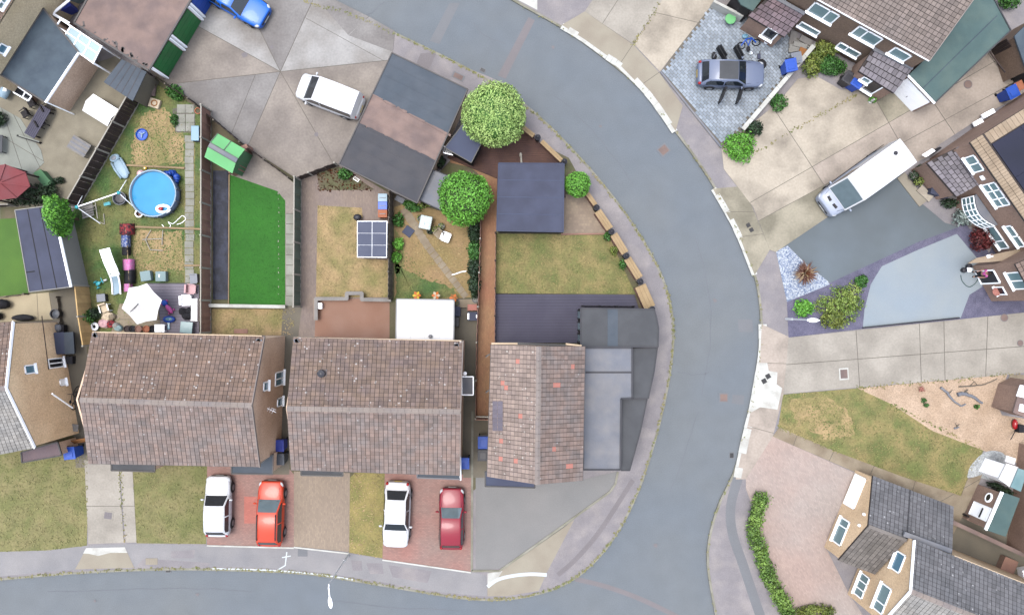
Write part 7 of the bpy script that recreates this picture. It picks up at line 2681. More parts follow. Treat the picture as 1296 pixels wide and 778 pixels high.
box_item('white_table', 'small white square table on the deck next to the house', 'table', 206, 415, .65, .5, .5, 'white_paint', 0, legs=True)
box_item('glass_table', 'pale glass topped table by the house end of the deck', 'table', 240, 414, .8, .75, .55, 'pale_glass', -.1, 'grey_frame', legs=True)
t = thing('garden_sofa', 'long white garden sofa against the brown fence on the deck', 'sofa', P(250, 392))
p = P(250, 392)
MB().box((p.x, p.y, GZ + .1), .5, 1.5, .34).build('seat', MATS['white_paint'], t, bevel=.03)
MB().box((p.x + .2, p.y, GZ + .44), .14, 1.5, .3).build('backrest', MATS['white_paint'], t, bevel=.03)
for dy in (-.68, .68):
    MB().box((p.x, p.y + dy, GZ + .44), .48, .12, .16).build('armrest', MATS['white_sheet'], t, bevel=.02)
for dy in (-.35, .35):
    MB().box((p.x - .04, p.y + dy, GZ + .44), .4, .6, .08).build('cushion', MATS['white_sheet'], t, bevel=.03)
chair('grey plastic chair at the foot of the stepping path', 249, 353, 'grey_plastic', -1.5, 1.2)
chair('pale chair piled with pink cloth beside the brown fence', 246, 366, 'soft_pink', 1.5, 1.2)
chair('white striped folding chair beside the long white sofa', 240, 380, 'white_paint', 1.6, 1.3)
t = thing('bag_pile', 'heap of black bags in front of the white sofa', 'bags', P(238, 396))
for dx, dy, r in ((-.25, .1, .3), (.2, .15, .28), (0, -.2, .32), (.3, -.2, .22)):
    p = P(238, 396) + Vector((dx, dy, .22))
    MB().ell(p, r, r * .85, .24, 10, 7, .1).build('bag', MATS['cloth_black'], t)
# toys on the deck and lawn
p = P(213, 388, GZ + .12)
t = thing('ride_on_toy', 'blue and pink plastic ride on toy on the deck', 'toy', p, -.9)
MB().ell((-.3, 0, .14), .22, .2, .13, 12, 7).build('body', MATS['toy_blue'], t, local=True, smooth=True)
MB().ell((.2, 0, .16), .36, .16, .13, 12, 7).build('seat', MATS['toy_pink'], t, local=True, smooth=True)
for sx in (-.35, .4):
    for sy in (-1, 1):
        b = MB()
        b.tube([(sx, sy * .18, .07), (sx, sy * .24, .07)], .08, 10)
        b.build('wheel', MATS['toy_pink'], t, local=True)
p = P(215, 404, GZ + .12)
t = thing('scooter_toy', 'blue plastic paddling seat with a dark edge on the deck by the white table', 'toy', p)
MB().ell((0, 0, .12), .42, .24, .13, 14, 7).build('body', MATS['pool_cover'], t, local=True, smooth=True)
MB().ell((.02, .02, .2), .26, .13, .08, 12, 6).build('seat', MATS['sky_glass'], t, local=True, smooth=True)
MB().box((-.05, -.42, .02), .16, .5, .08).build('handle', MATS['sky_glass'], t, local=True, bevel=.02)
p = P(129, 358)
t = thing('tricycle', 'turquoise toddler tricycle on the grass beside the slide', 'tricycle', p, .5)
b = MB()
b.tube([(-.3, 0, .25), (0, 0, .3), (.3, 0, .45)], .035, 6)
b.tube([(.3, -.18, .5), (.3, .18, .5)], .03, 6)
b.tube([(.3, 0, .16), (.3, 0, .5)], .03, 6)
b.tube([(-.3, -.22, .13), (-.3, .22, .13)], .03, 6)
b.build('frame', MATS['turquoise'], t, local=True)
MB().ell((-.08, 0, .34), .17, .13, .05, 10, 5).build('seat', MATS['turquoise'], t, local=True)
for (x, y, r) in ((.3, 0, .17), (-.3, .22, .13), (-.3, -.22, .13)):
    b = MB()
    b.tube([(x, y - .03, r), (x, y + .03, r)], r, 14)
    b.build('wheel', MATS['turquoise' if r < .15 else 'white_paint'], t, local=True)
box_item('grey_crate', 'grey plastic crate with a pale lid near the tricycle', 'crate', 132, 377, .55, .5, .4, 'bin_dark', .1, 'grey_plastic')
p = P(180.5, 171)
t = thing('sand_tray', 'round blue play tray with pale streaks on the worn grass', 'play tray', p)
MB().lathe(p, [(.34, 0), (.38, .12), (.4, .14), (.36, .16), (.33, .06), (.02, .05)], 20).build('tray', MATS['toy_blue'], t)
b = MB()
b.tube([p + Vector((-.2, .12, .12)), p + Vector((.02, .05, .13)), p + Vector((.2, .14, .12))], .04, 5)
b.tube([p + Vector((.02, .05, .13)), p + Vector((-.02, -.2, .12))], .04, 5)
b.build('scoop', MATS['pale_blue'], t)
p = P(153.5, 212)
t = thing('sun_lounger', 'pale blue inflatable lounger on the grass by the dark slanting fence', 'lounger', p, math.atan2(30, 18) + 1.0)
t.rotation_euler = (0, 0, math.atan2(-34, 20))
MB().ell((.12, 0, .14), .75, .38, .13, 16, 8).build('mattress', MATS['pale_blue'], t, local=True, smooth=True)
MB().ell((-.68, 0, .2), .26, .36, .17, 12, 8).build('pillow', MATS['pale_blue'], t, local=True, smooth=True)
for s in (-1, 1):
    b = MB()
    b.tube([(-.5, s * .34, .22), (0, s * .36, .24), (.7, s * .3, .2)], .07, 8)
    b.build('side_tube', MATS['pale_blue'], t, local=True, smooth=True)
MB().ell((-.66, 0, .34), .15, .2, .04, 10, 5).build('hollow', MATS['grey_plastic'], t, local=True)
# fire pit and log
p = P(197.5, 132)
t = thing('fire_pit', 'square cream fire pit with a rusty bowl beside the corner of the dark fence', 'fire pit', p, -.3)
MB().box((0, 0, 0), .72, .6, .3).build('surround', MATS['cream'], t, local=True, bevel=.05)
MB().lathe((.02, 0, .28), [(.2, 0), (.22, .05), (.14, .02), (.02, .015)], 16).build('bowl', MATS['rust'], t, local=True)
p = P(196, 113)
t = thing('log', 'grey weathered log leaning behind the cream fire pit', 'log', p)
b = MB()
b.tube([p + Vector((.05, .5, .15)), p + Vector((0, 0, .15)), p + Vector((-.06, -.5, .13))], [.13, .16, .14], 9)
b.build('trunk', MATS['felt_pink'], t)
b = MB()
b.tube([p + Vector((.05, .1, .2)), p + Vector((.22, .25, .3))], [.06, .03], 6)
b.build('branch_stub', MATS['bark'], t)
p = P(253, 142)
t = thing('plant_pot', 'terracotta plant pot in the corner of the slab corner and brown fence', 'plant pot', p)
MB().lathe(p, [(.14, 0), (.2, .3), (.22, .31), (.22, .36), (.17, .36), (.16, .28), (.02, .27)], 16).build('pot', MATS['terracotta'], t)
MB().lathe(p + Vector((0, 0, .28)), [(.16, 0), (.02, .03)], 12).build('soil_fill', MATS['soil'], t)
box_item('blue_chest', 'faded blue chest beside the slab path against the brown fence', 'chest', 251, 171, .5, .95, .5, 'shed_blue', 0, 'sky_glass')
# goal frame lying on the worn grass
t = thing('goal_frame', 'small white pipe goal frame on the worn grass below the pool', 'goal', P(195, 305))
for a, c in (((180, 303), (206, 302)), ((191, 291), (184, 303)), ((206, 291), (205, 310)), ((190, 316), (206, 317)), ((184, 303), (190, 316))):
    b = MB()
    b.tube([P(*a, .25), P(*c, .25)], .028, 6)
    b.build('pipe', MATS['post_concrete'], t)
# heaps by the back wall
t = thing('toy_heap', 'heap of pale blankets and pink toys by the corner of the house wall', 'toys', P(136, 408))
for (x, y, r, m) in ((136, 400, .42, 'cream'), (132, 409, .38, 'soft_pink'), (140, 410, .32, 'cloth_red'), (147, 412, .25, 'stone_grey'), (141, 401, .3, 'tan_slab'), (150, 415, .28, 'stool_grey')):
    p = P(x, y, .3)
    MB().ell(p, r, r * .8, .24, 10, 7, .12).build('bundle', MATS[m], t)
p = P(122.5, 413)
t = thing('toilet_ring', 'white ring shaped potty seat on the ground by the toy heap', 'ring', p)
b = MB()
for k in range(16):
    a0, a1 = k * .3927, (k + 1) * .3927
    b.tube([p + Vector((.2 * math.cos(a0), .2 * math.sin(a0), .3)), p + Vector((.2 * math.cos(a1), .2 * math.sin(a1), .3))], .09, 7)
b.build('ring', MATS['white_paint'], t, smooth=True)
MB().lathe(p, [(.2, 0), (.22, .22), (.1, .24)], 14).build('tub', MATS['plastic_dark'], t)
chair('cream slatted chair beside the toy heap, thin white frame', 137, 390, 'cream', .3, 1.1, fm='white_paint')
t = thing('planter_row', 'row of dark pots along the back wall below the sunshade', 'plant pots', P(185, 416))
for (x, m) in ((164, 'fence_dark'), (170, 'cloth_black'), (178, 'fence_brown'), (188, 'terracotta'), (196, 'cloth_black')):
    p = P(x, 416)
    MB().lathe(p, [(.18, 0), (.24, .34), (.2, .35), (.18, .28), (.02, .27)], 12).build('pot', MATS[m], t)

# ------------------------------------------------------------ far left yard
t = thing('garden_table', 'long dark slatted dining table on the patio at the left', 'table', P(46, 153))
a, c = P(58, 136, .78), P(37, 172, .78)
d = (c - a)
for k in range(6):
    n = Vector((-d.y, d.x, 0)).normalized() * (-.32 + k * .128)
    MB().beam(a + n, c + n, .115, .04).build('table_board', MATS['grey_deck'], t)
for f in (.08, .92):
    for s in (-.26, .26):
        p = a.lerp(c, f) + Vector((-d.y, d.x, 0)).normalized() * s
        MB().beam((p.x, p.y, GZ), (p.x, p.y, .75), .07, .07).build('leg', MATS['post_black'], t)
for i, (x, y, r, l) in enumerate(((65, 139, 2.1, 'black chair on the garage side of the dark dining table, upper'), (58, 158, 2.1, 'black chair on the garage side of the dark dining table, lower'),
                               (45, 133, -1.0, 'black chair on the patio side of the dark dining table, upper'), (37, 146, -1.0, 'black chair on the patio side of the dark dining table, lower'))):
    chair(l, x, y, 'black_wood', r, 1.0, group='chairs round the dark dining table')
box_item('coffee_table', 'pale grey wooden table on the patio near the dark slanting fence', 'table', 105, 187, 1.35, .95, .5, 'grey_timber', -.55, legs=True,
         parts=(('slat', 0, .3, .5, 1.3, .1, .015, 'felt_pale'), ('slat', 0, 0, .5, 1.3, .1, .015, 'felt_pale'), ('slat', 0, -.3, .5, 1.3, .1, .015, 'felt_pale')))
box_item('bench', 'dark grey bench against the left edge of the patio', 'bench', 4, 184, .6, 1.15, .55, 'felt_charcoal', -.05, legs=True)
p = P(27, 117)
t = thing('cold_frame', 'white framed dark glazed frame under the flat roof edge', 'cold frame', p)
q = [(17, 117), (21, 109), (40, 122), (36, 128)]
pts = [P(x, y, .9) for x, y in q]
b = MB()
for i in range(4):
    b.beam(pts[i], pts[(i + 1) % 4], .07, .07)
b.beam(pts[0].lerp(pts[3], .6), pts[1].lerp(pts[2], .6), .07, .07)
fo = b.build('frame', MATS['white_frame'], t)
MB().slab(pts, .03).build('pane', MATS['dark_glass'], fo)
MB().prism([(v.x, v.y) for v in inset(pts, .05)], GZ, .84).build('base_box', MATS['wall_red'], t)
t = thing('drain_screen', 'low black slatted step at the corner of the paved patio', 'step', P(36, 175))
MB().beam(P(23, 172, .25), P(51, 181, .25), .12, .3).build('rail', MATS['black_wood'], t)
MB().beam(P(24, 171.5, .42), P(50, 179.5, .42), .08, .04).build('cap', MATS['patio_slab'], t)
p = P(6, 115)
t = thing('white_tank', 'pale blue white plastic tank on the patio by the left edge', 'tank', p)
b = MB()
b.tube([P(12, 106, .6), P(2, 123, .6)], .3, 12)
b.build('tank_body', MATS['pale_blue'], t, smooth=True)
MB().box(P(7, 114, .85), .2, .2, .1).build('cap', MATS['white_paint'], t)
# end house passage and cream patio
for (x, y, w, h, l, m) in ((5, 385, 1.3, .7, 'larger black covered barbecue on the cream patio', 'cloth_black'), (0, 400, .7, .6, 'smaller black round cover at the left edge below the barbecue', 'cloth_black')):
    p = P(x, y)
    t = thing('covered_barbecue', l, 'barbecue', p)
    MB().ell((p.x, p.y, .55), w / 2, h / 2, .5, 14, 8, .05).build('cover', MATS[m], t)
    MB().box((p.x, p.y, GZ), w * .6, h * .5, .4).build('stand', MATS['bin_dark'], t)
t = thing('log_stack', 'dark covered log stack along the back of the tan gabled house', 'log stack', P(32, 400))
b = MB()
b.ell(P(29, 402, .4), .75, .22, .3, 12, 6, .08)
b.build('cover', MATS['cloth_black'], t)
MB().beam(P(22, 408, .5), P(76, 406.5, .5), .1, .1).build('rail', MATS['fence_grey'], t)
for (x, y, m, l, r) in ((75, 397, 'bin_dark', 'black round tub in the passage by the cream patio', .33), ):
    p = P(x, y)
    t = thing('round_tub', l, 'tub', p)
    MB().lathe(p, [(r * .8, 0), (r, .5), (r, .55), (r * .85, .55), (r * .8, .4), (.02, .38)], 16).build('body', MATS[m], t)
    MB().lathe(p + Vector((0, 0, .4)), [(r * .7, 0), (.02, .06)], 10).build('filling', MATS['bin_grey'], t)
p = P(76, 415)
t = thing('gas_tank', 'pale grey cylinder tank above the dark storage bunker', 'tank', p)
b = MB()
b.tube([p + Vector((-.42, .02, .5)), p + Vector((-.3, .02, .5)), p + Vector((.3, 0, .5)), p + Vector((.42, 0, .5))], [.15, .26, .26, .15], 12)
b.build('tank_body', MATS['felt_pale'], t, smooth=True)
MB().box((p.x + .45, p.y, .3), .25, .45, .4).build('bracket', MATS['cloth_black'], t)
t = thing('storage_bunker', 'dark slate double lidded storage bunker in the passage by the tan gable', 'storage box', P(83, 434))
MB().box(P(83, 434, GZ), 1.3, 1.4, 1.0, .06).build('body', MATS['felt_navy'], t)
for x, m in ((76, 'felt_navy'), (88, 'felt_slate')):
    MB().box(P(x, 434, 1.12), .62, 1.42, .06, .06).build('lid', MATS[m], t)
p = P(92, 455)
t = thing('drain_box', 'small black box below the storage bunker', 'box', p)
MB().box(p, .42, .5, .4).build('body', MATS['cloth_black'], t)
MB().box(p + Vector((0, 0, .4)), .44, .52, .03).build('lid', MATS['bin_dark'], t)
t = thing('bicycle', 'dark bicycle leaning against the wall in the passage beside the first long house', 'bicycle', P(95, 505))
c0, c1 = P(97, 495, .33), P(95, 512, .33)
for cc in (c0, c1):
    b = MB()
    for k in range(18):
        a0, a1 = k * .349, (k + 1) * .349
        b.tube([cc + Vector((.1 * math.cos(a0), .33 * math.cos(a0), .33 * math.sin(a0))), cc + Vector((.1 * math.cos(a1), .33 * math.cos(a1), .33 * math.sin(a1)))], .03, 5)
    b.build('wheel', MATS['tyre'], t)
b = MB()
b.tube([c0, c0.lerp(c1, .45) + Vector((.0, 0, .02)), c1], .025, 5)
b.tube([c0, c0 + Vector((0, -.12, .55)), c1 + Vector((0, .25, .5)), c1], .025, 5)
b.build('frame', MATS['bin_dark'], t)
b = MB()
b.tube([c0 + Vector((-.25, -.12, .62)), c0 + Vector((.25, -.12, .62))], .02, 5)
b.build('handlebar', MATS['bin_dark'], t)
MB().ell(c1 + Vector((0, .25, .56)), .07, .13, .04, 8, 5).build('saddle', MATS['cloth_black'], t)
t = thing('wheelbarrow_rack', 'rusty brown timber rack behind the blue bin at the tan gabled house', 'rack', P(97, 562))
for i in range(3):
    MB().beam(P(84, 562 - i * 1.6, .5 + i * .12), P(108, 558 - i * 1.6, .5 + i * .12), .09, .07).build('rail', MATS['rust'], t)
for x in (86, 105):
    MB().beam(P(x, 561, GZ), P(x, 560, .75), .07, .07).build('leg', MATS['fence_dark'], t)
# ------------------------------------------------------------ small gardens behind the long houses
box_item('electric_box', 'small white box on the grey wall of the brown terrace', 'box', 406, 387, .3, .38, .3, 'white_paint', 0, z=GZ + .1)
p = P(454, 276)
t = thing('kettle_grill', 'small dark kettle grill tucked behind the summerhouse roof', 'grill', p)
MB().ell((p.x, p.y, .55), .28, .22, .2, 12, 8).build('bowl', MATS['bin_dark'], t, smooth=True)
for k in range(3):
    MB().tube([(p.x + .12 * math.cos(k * 2.1), p.y + .12 * math.sin(k * 2.1), .5), (p.x + .24 * math.cos(k * 2.1), p.y + .24 * math.sin(k * 2.1), GZ)], .02, 5).build('leg', MATS['bin_grey'], t)
p = P(451, 227)
t = thing('seed_tray', 'white seed tray lying in the bare bed', 'tray', p, -.6)
MB().box((0, 0, 0), .42, .22, .06).build('tray', MATS['white_paint'], t, local=True, bevel=.015)
MB().box((0, 0, .06), .36, .16, .01).build('compost', MATS['post_concrete'], t, local=True)
box_item('slate_mat', 'dark grey paving mat lying on the patchy lawn beside the diagonal path', 'mat', 517, 293, .62, .58, .05, 'felt_charcoal', -.65, 'felt_navy')
box_item('pale_bench', 'pale plank bench under the corner of the charcoal garage', 'bench', 507, 253.5, .62, .35, .4, 'felt_pale', -.5, legs=True)
p = P(540, 283)
t = thing('glass_table', 'round cornered glass patio table beside the diagonal path', 'table', p, -.2)
MB().box((0, 0, .7), .75, .85, .03).build('top', MATS['pale_glass'], t, local=True, bevel=.01)
b = MB()
for i in (-1, 1):
    b.box((i * .38, 0, .68), .04, .88, .05)
    b.box((0, i * .43, .68), .8, .04, .05)
b.build('rim', MATS['stone_grey'], t, local=True)
for i in (-1, 1):
    for j in (-1, 1):
        MB().box((i * .33, j * .38, 0), .04, .04, .68).build('leg', MATS['stone_grey'], t, local=True)
for dx, dy in ((-.15, -.1), (.2, -.15)):
    MB().lathe((dx, dy, .73), [(.07, 0), (.09, .1), (.02, .11)], 10).build('bowl', MATS['white_paint'], t, local=True)
chair('tan garden chair between the glass table and white chair', 556, 297, 'tan_slab', -.8, 1.1)
chair('white plastic chair facing away under the bright green topiary', 565.5, 301, 'white_paint', 1.2, 1.15)
p = P(546, 276)
for (x, y, m, l) in ((533, 277, 'bin_grey', 'dark round pot behind the glass table'), (545, 293, 'cloth_black', 'black pot beside the diagonal path and glass table'), (559, 287, 'stone_grey', 'grey stone pot near the tan garden chair'), (551, 291, 'tan_slab', 'tan pot close to the tan garden chair')):
    p = P(x, y)
    t = thing('plant_pot', l, 'plant pot', p)
    MB().lathe(p, [(.14, 0), (.22, .32), (.23, .36), (.18, .36), (.16, .28), (.02, .27)], 14).build('pot', MATS[m], t)
    b = MB()
    b.cloud(p + Vector((0, 0, .42)), .22, .22, .18, 70, .06, low=-.3)
    b.build('foliage', MATS['leaf_olive' if m != 'cloth_black' else 'leaf_dark'], t)
MB_ = MB()
MB_.tube([P(x, y, .2) for x, y in ((572, 348), (578, 346), (584, 344), (590, 343))], .035, 6)
tag(MB_.build('garden_stake', MATS['white_paint']), 'thin white stake lying across the patchy lawn near the path', 'stake')
for (x, y, m, m2, l) in ((529, 374, 'toy_yellow', 'toy_orange', 'yellow pinwheel at the edge of the white conservatory'), (553, 374, 'toy_orange', 'cream', 'orange pinwheel with a pale centre beside the conservatory'), (575, 377, 'toy_orange', 'rust', 'orange pinwheel nearest the end of the diagonal path')):
    p = P(x, y)
    t = thing('pinwheel', l, 'pinwheel', p)
    MB().tube([p, p + Vector((0, 0, .7))], .015, 5).build('stick', MATS['post_concrete'], t)
    for k in range(6):
        a = k * 1.047
        b = MB()
        d = Vector((math.cos(a), math.sin(a), 0))
        s = Vector((-d.y, d.x, .3)) * .1
        b.add([p + Vector((0, 0, .7)), p + Vector((0, 0, .7)) + d * .18 - s, p + Vector((0, 0, .7)) + d * .3, p + Vector((0, 0, .7)) + d * .18 + s], [(0, 1, 2, 3)])
        b.build('vane', MATS[m if k % 2 else m2], t)
# passage things
box_item('grey_grill', 'grey lidded barbecue with side shelf in the passage by the brown fence', 'barbecue', 599, 400, .62, .55, .8, 'bin_grey', 0, 'shed_blue', parts=(('shelf', -.28, 0, .86, .1, .4, .03, 'white_paint'), ('handle', .26, 0, .86, .06, .2, .05, 'white_paint')))
box_item('blue_cool_box', 'blue box standing against the white conservatory wall', 'box', 578.5, 394, .45, .6, .5, 'pool_cover', 0, 'shed_blue')
box_item('black_crate', 'black crate below the blue box against the conservatory', 'crate', 577.5, 407, .4, .6, .45, 'cloth_black', 0, 'bin_dark')
box_item('red_planter', 'square terracotta red planter at the head of the passage', 'planter', 598, 389, .6, .4, .3, 'terracotta', 0, 'red_tile')
for (x, y, l) in ((578, 383, 'dark round pot at the corner of the white conservatory'), (602, 379, 'white rimmed dark pot at the foot of the ivy hedge')):
    p = P(x, y)
    t = thing('plant_pot', l, 'plant pot', p)
    MB().lathe(p, [(.14, 0), (.22, .3), (.23, .34), (.18, .34), (.16, .28), (.02, .27)], 14).build('pot', MATS['bin_dark'], t)
    MB().lathe(p + Vector((0, 0, .28)), [(.16, 0), (.02, .04)], 12).build('soil_fill', MATS['soil' if x < 600 else 'stone_grey'], t)
t = thing('garden_step', 'tan step with a dark riser across the head of the passage', 'step', P(588, 384))
MB().beam(P(577, 384, GZ + .09), P(604, 384, GZ + .09), .55, .16).build('tread', MATS['tan_slab'], t)
MB().beam(P(577, 389.3, GZ + .06), P(590, 389.3, GZ + .06), .05, .14).build('riser', MATS['fence_dark'], t)
t = thing('window_box', 'white square extractor cowl on the passage wall near the glass canopy', 'cowl', P(589, 473))
p = P(588.5, 472.5, 2.6)
MB().ell(p, .13, .13, .1, 12, 6).build('cap', MATS['white_paint'], t, smooth=True)
MB().tube([p - Vector((0, 0, .6)), p], .08, 8).build('pipe', MATS['stone_grey'], t)
# corner garden
t = thing('step_ladder', 'folded pale metal step ladder leaning at the end of the garage block', 'ladder', P(566, 192))
a, c = P(560, 189, 1.9), P(572, 192, 1.9)
b = MB()
n = Vector((.05, -.22, 0))
for s in (-1, 1):
    b.beam(a + n * s, c + n * s, .05, .05)
b.build('stile', MATS['white_paint'], t)
for k in range(5):
    q = a.lerp(c, (k + .3) / 5)
    MB().beam(q - n, q + n, .05, .03).build('rung', MATS['metal'], t)
b = MB()
for q in (a, c):
    b.tube([q, (q.x, q.y, GZ)], .03, 5)
b.build('leg', MATS['metal'], t)
MB_ = MB()
MB_.tube([P(659, 195, .3), P(660, 206, .3)], .07, 7)
MB_.ell(P(659, 196, .33), .1, .16, .08, 8, 5)
tag(MB_.build('patio_heater', MATS['post_concrete']), 'thin white post on the dark deck behind the garden room', 'post')
t = thing('gap_shade_box', 'black box and leaves standing in for the shaded gap between ladder and grey shed', 'planter', P(556, 206))  # dark box and leaves imitate the shade in the narrow gap
p = P(556, 206)
MB().box(p, .7, .7, .6, -.5).build('box', MATS['black_wood'], t)
b = MB()
b.cloud(p + Vector((0, 0, .7)), .42, .4, .3, 260, .08)
b.build('foliage', MATS['leaf_dark'], t)

# ------------------------------------------------------------ block paving: the car repair
t = thing('childs_bicycle', 'small bicycle with a blue frame lying on the block paving', 'bicycle', P(948, 55))
for x, y in ((938, 58), (957, 54)):
    cc = P(x, y, .2)
    b = MB()
    for k in range(16):
        a0, a1 = k * .3927, (k + 1) * .3927
        b.tube([cc + Vector((.26 * math.cos(a0), .2 * math.sin(a0), .04 * math.sin(a0))), cc + Vector((.26 * math.cos(a1), .2 * math.sin(a1), .04 * math.sin(a1)))], .04, 5)
    b.build('wheel', MATS['tyre'], t)
b = MB()
b.tube([P(938, 58, .25), P(944, 50, .3), P(951, 48, .3), P(957, 54, .25)], .04, 6)
b.tube([P(944, 50, .3), P(947, 58, .3), P(951, 48, .3)], .04, 6)
b.build('frame', MATS['toy_blue'], t)
MB().ell(P(943, 46, .35), .22, .16, .1, 10, 6).build('basket', MATS['sky_glass'], t)
MB().ell(P(947, 62, .3), .14, .2, .06, 10, 5).build('saddle', MATS['cloth_black'], t)
p = P(922, 27.5)
t = thing('round_table', 'pale green round topped table at the head of the block paving', 'table', p)
MB().lathe((p.x, p.y, .6), [(.33, 0), (.36, .02), (.34, .05), (.02, .055)], 22).build('top', MATS['green_sheet'], t)
MB().tube([p, (p.x, p.y, .6)], .05, 8).build('pedestal', MATS['grey_frame'], t)
for (x, y, m, l) in ((969, 54, 'white_paint', 'small white bucket below the porch window'), (949, 69, 'white_paint', 'tiny white bottle standing on the block paving behind the open car')):
    p = P(x, y)
    t = thing('bucket' if x > 960 else 'bottle', l, 'bucket' if x > 960 else 'bottle', p)
    r = .17 if x > 960 else .09
    MB().lathe(p, [(r * .8, 0), (r, .3), (r * .9, .3), (r * .8, .2), (.01, .19)], 14).build('body', MATS[m], t)
    MB().lathe(p + Vector((0, 0, .2)), [(r * .75, 0), (.01, .02)], 12).build('filling', MATS['stool_grey'], t)
p = P(963, 82)
t = thing('car_wheel', 'black loose wheel standing by the nose of the grey car', 'wheel', p)
b = MB()
for k in range(18):
    a0, a1 = k * .349, (k + 1) * .349
    b.tube([p + Vector((.24 * math.cos(a0), .24 * math.sin(a0), .12)), p + Vector((.24 * math.cos(a1), .24 * math.sin(a1), .12))], .1, 7)
b.build('tyre', MATS['tyre'], t)
MB().lathe(p, [(.2, .05), (.2, .14), (.05, .16)], 14).build('hub', MATS['bin_grey'], t)
p = P(903, 72)
t = thing('tool_bag', 'dark round tool bag beside the open rear door of the grey car', 'bag', p)
MB().ell(p + Vector((0, 0, .18)), .17, .27, .18, 12, 7, .04).build('bag', MATS['plastic_dark'], t)
MB().tube([p + Vector((-.1, -.15, .3)), p + Vector((0, 0, .45)), p + Vector((.08, .15, .3))], .025, 5).build('handle', MATS['grey_plastic'], t)
p = P(960, 72)
t = thing('jack', 'small blue grey trolley jack near the grey car', 'jack', p)
MB().box((p.x, p.y, GZ), .2, .35, .14).build('body', MATS['shed_blue'], t, bevel=.02)
MB().tube([(p.x, p.y + .15, .25), (p.x + .05, p.y + .35, .35)], .025, 5).build('handle', MATS['bin_dark'], t)
t = thing('rubble_heap', 'stack of grey concrete slabs below the top right house windows', 'rubble', P(1008, 55))
for (x, y, sx, sy, r, z) in ((1003, 49, .45, .9, -.2, 0), (1009, 55, .9, .35, -.3, 0), (1019, 52, .8, .4, -.5, .1), (1006, 60, .8, .35, .05, .12), (1012, 58, .9, .3, -.25, .22), (1022, 57, .5, .35, -.7, 0), (1004, 64, .7, .3, .1, .1)):
    p = P(x, y, GZ + z)
    piece('concrete_slab', t, MATS['grey_timber' if x % 2 else 'stone_grey'], p, (sx, sy, .14), r)
box_item('clay_box', 'terracotta coloured crate at the end of the slab heap', 'crate', 1014, 69, .6, .55, .35, 'terracotta', -.4, 'rust')
# statues and pots by the porches
for (x, y, l) in ((1079, 90, 'small pale stone ornament at the corner of the tiled porch'), (1101, 129, 'small pale stone ornament below the lower porch of the top right house')):
    p = P(x, y)
    t = thing('garden_ornament', l, 'ornament', p)
    MB().lathe(p, [(.14, 0), (.14, .1), (.07, .14), (.1, .4), (.06, .5)], 12).build('body', MATS['white_concrete'], t)
    MB().ell(p + Vector((0, 0, .57)), .08, .08, .09, 10, 6).build('head', MATS['white_concrete'], t)
# by the solar house
t = thing('garden_bench', 'dark slatted bench beside the grey tiled porch of the solar house', 'bench', P(1178, 222))
a, c = P(1172, 212), P(1188, 230)
d = (c - a).normalized()
n = Vector((-d.y, d.x, 0))
for k in range(4):
    MB().beam(a + n * (-.2 + k * .13) + Vector((0, 0, .45)), c + n * (-.2 + k * .13) + Vector((0, 0, .45)), .1, .04).build('slat', MATS['grey_deck'], t)
for f in (.05, .95):
    p = a.lerp(c, f)
    MB().beam(p - n * .2 + Vector((0, 0, .2)), p + n * .25 + Vector((0, 0, .2)), .06, .4).build('leg', MATS['post_black'], t)
box_item('log_box', 'dark blue lidded box by the tan steps of the solar house', 'storage box', 1184, 242, 1.15, .8, .6, 'felt_navy', -.3, 'shed_blue')
t = thing('garden_step', 'long tan concrete step between the dark box and tarmac drive', 'step', P(1160, 250))
MB().beam(P(1140, 222, GZ + .06), P(1168, 258, GZ + .06), .62, .1).build('lower_tread', MATS['crossing_beige'], t)
MB().beam(P(1163, 238, GZ + .14), P(1178, 252, GZ + .14), .5, .14).build('upper_tread', MATS['drive_beige'], t)
for (x, y, m, l) in ((1161, 215, 'tan_slab', 'tan plant pot nearest the rear of the long van'), (1152, 224, 'stone_grey', 'grey plant pot with spiky leaves beside the tan step'), (1158, 231, 'cloth_black', 'black pot with yellow leaves beside the tan step')):
    p = P(x, y)
    t = thing('plant_pot', l, 'plant pot', p)
    MB().lathe(p, [(.16, 0), (.24, .34), (.26, .38), (.2, .38), (.18, .3), (.02, .29)], 14).build('pot', MATS[m], t)
    b = MB()
    b.cloud(p + Vector((0, 0, .48)), .3, .3, .22, 110, .08, low=-.3)
    b.build('foliage', MATS['leaf_dark' if x != 1158 else 'leaf_olive'], t)
t = thing('white_canopy', 'white curved bin store top beside the solar house gable', 'canopy', P(1176, 193))
b = MB()
b.slab([P(1167, 196, 1.0), P(1180, 188, 1.1), P(1184, 191, 1.1), P(1172, 199, 1.0)], .08)
b.build('top_sheet', MATS['white_paint'], t)
MB().prism([(v.x, v.y) for v in [P(1169, 196, 0), P(1180, 189.5, 0), P(1182, 191, 0), P(1173, 198, 0)]], GZ, .95).build('body', MATS['cloth_black'], t)
t = thing('gable_ledge', 'white strip of trim boards lying against the gable of the solar house', 'boards', P(1250, 145))
for (a, c) in (((1243, 148), (1258, 140)), ((1232, 158), (1243, 152)), ((1288, 130), (1300, 122))):
    MB().beam(P(*a, .5), P(*c, .5), .3, .12).build('board', MATS['white_paint'], t)
p = P(1221, 341)
t = thing('milk_churn', 'pair of dark pots with a white lid beside the open doorway', 'pots', p)
for dx, dy, m in ((-.18, -.05, 'bin_dark'), (.15, .2, 'bin_dark'), (.12, -.02, 'white_paint')):
    MB().lathe(p + Vector((dx, dy, 0)), [(.14, 0), (.18, .3), (.16, .36), (.02, .38)], 14).build('pot', MATS[m], t)
b = MB()
b.tube([P(x, y, GZ + .06) for x, y in curve([(1216, 348), (1218, 356), (1226, 363), (1234, 359), (1238, 353)], 4)], .025, 5)
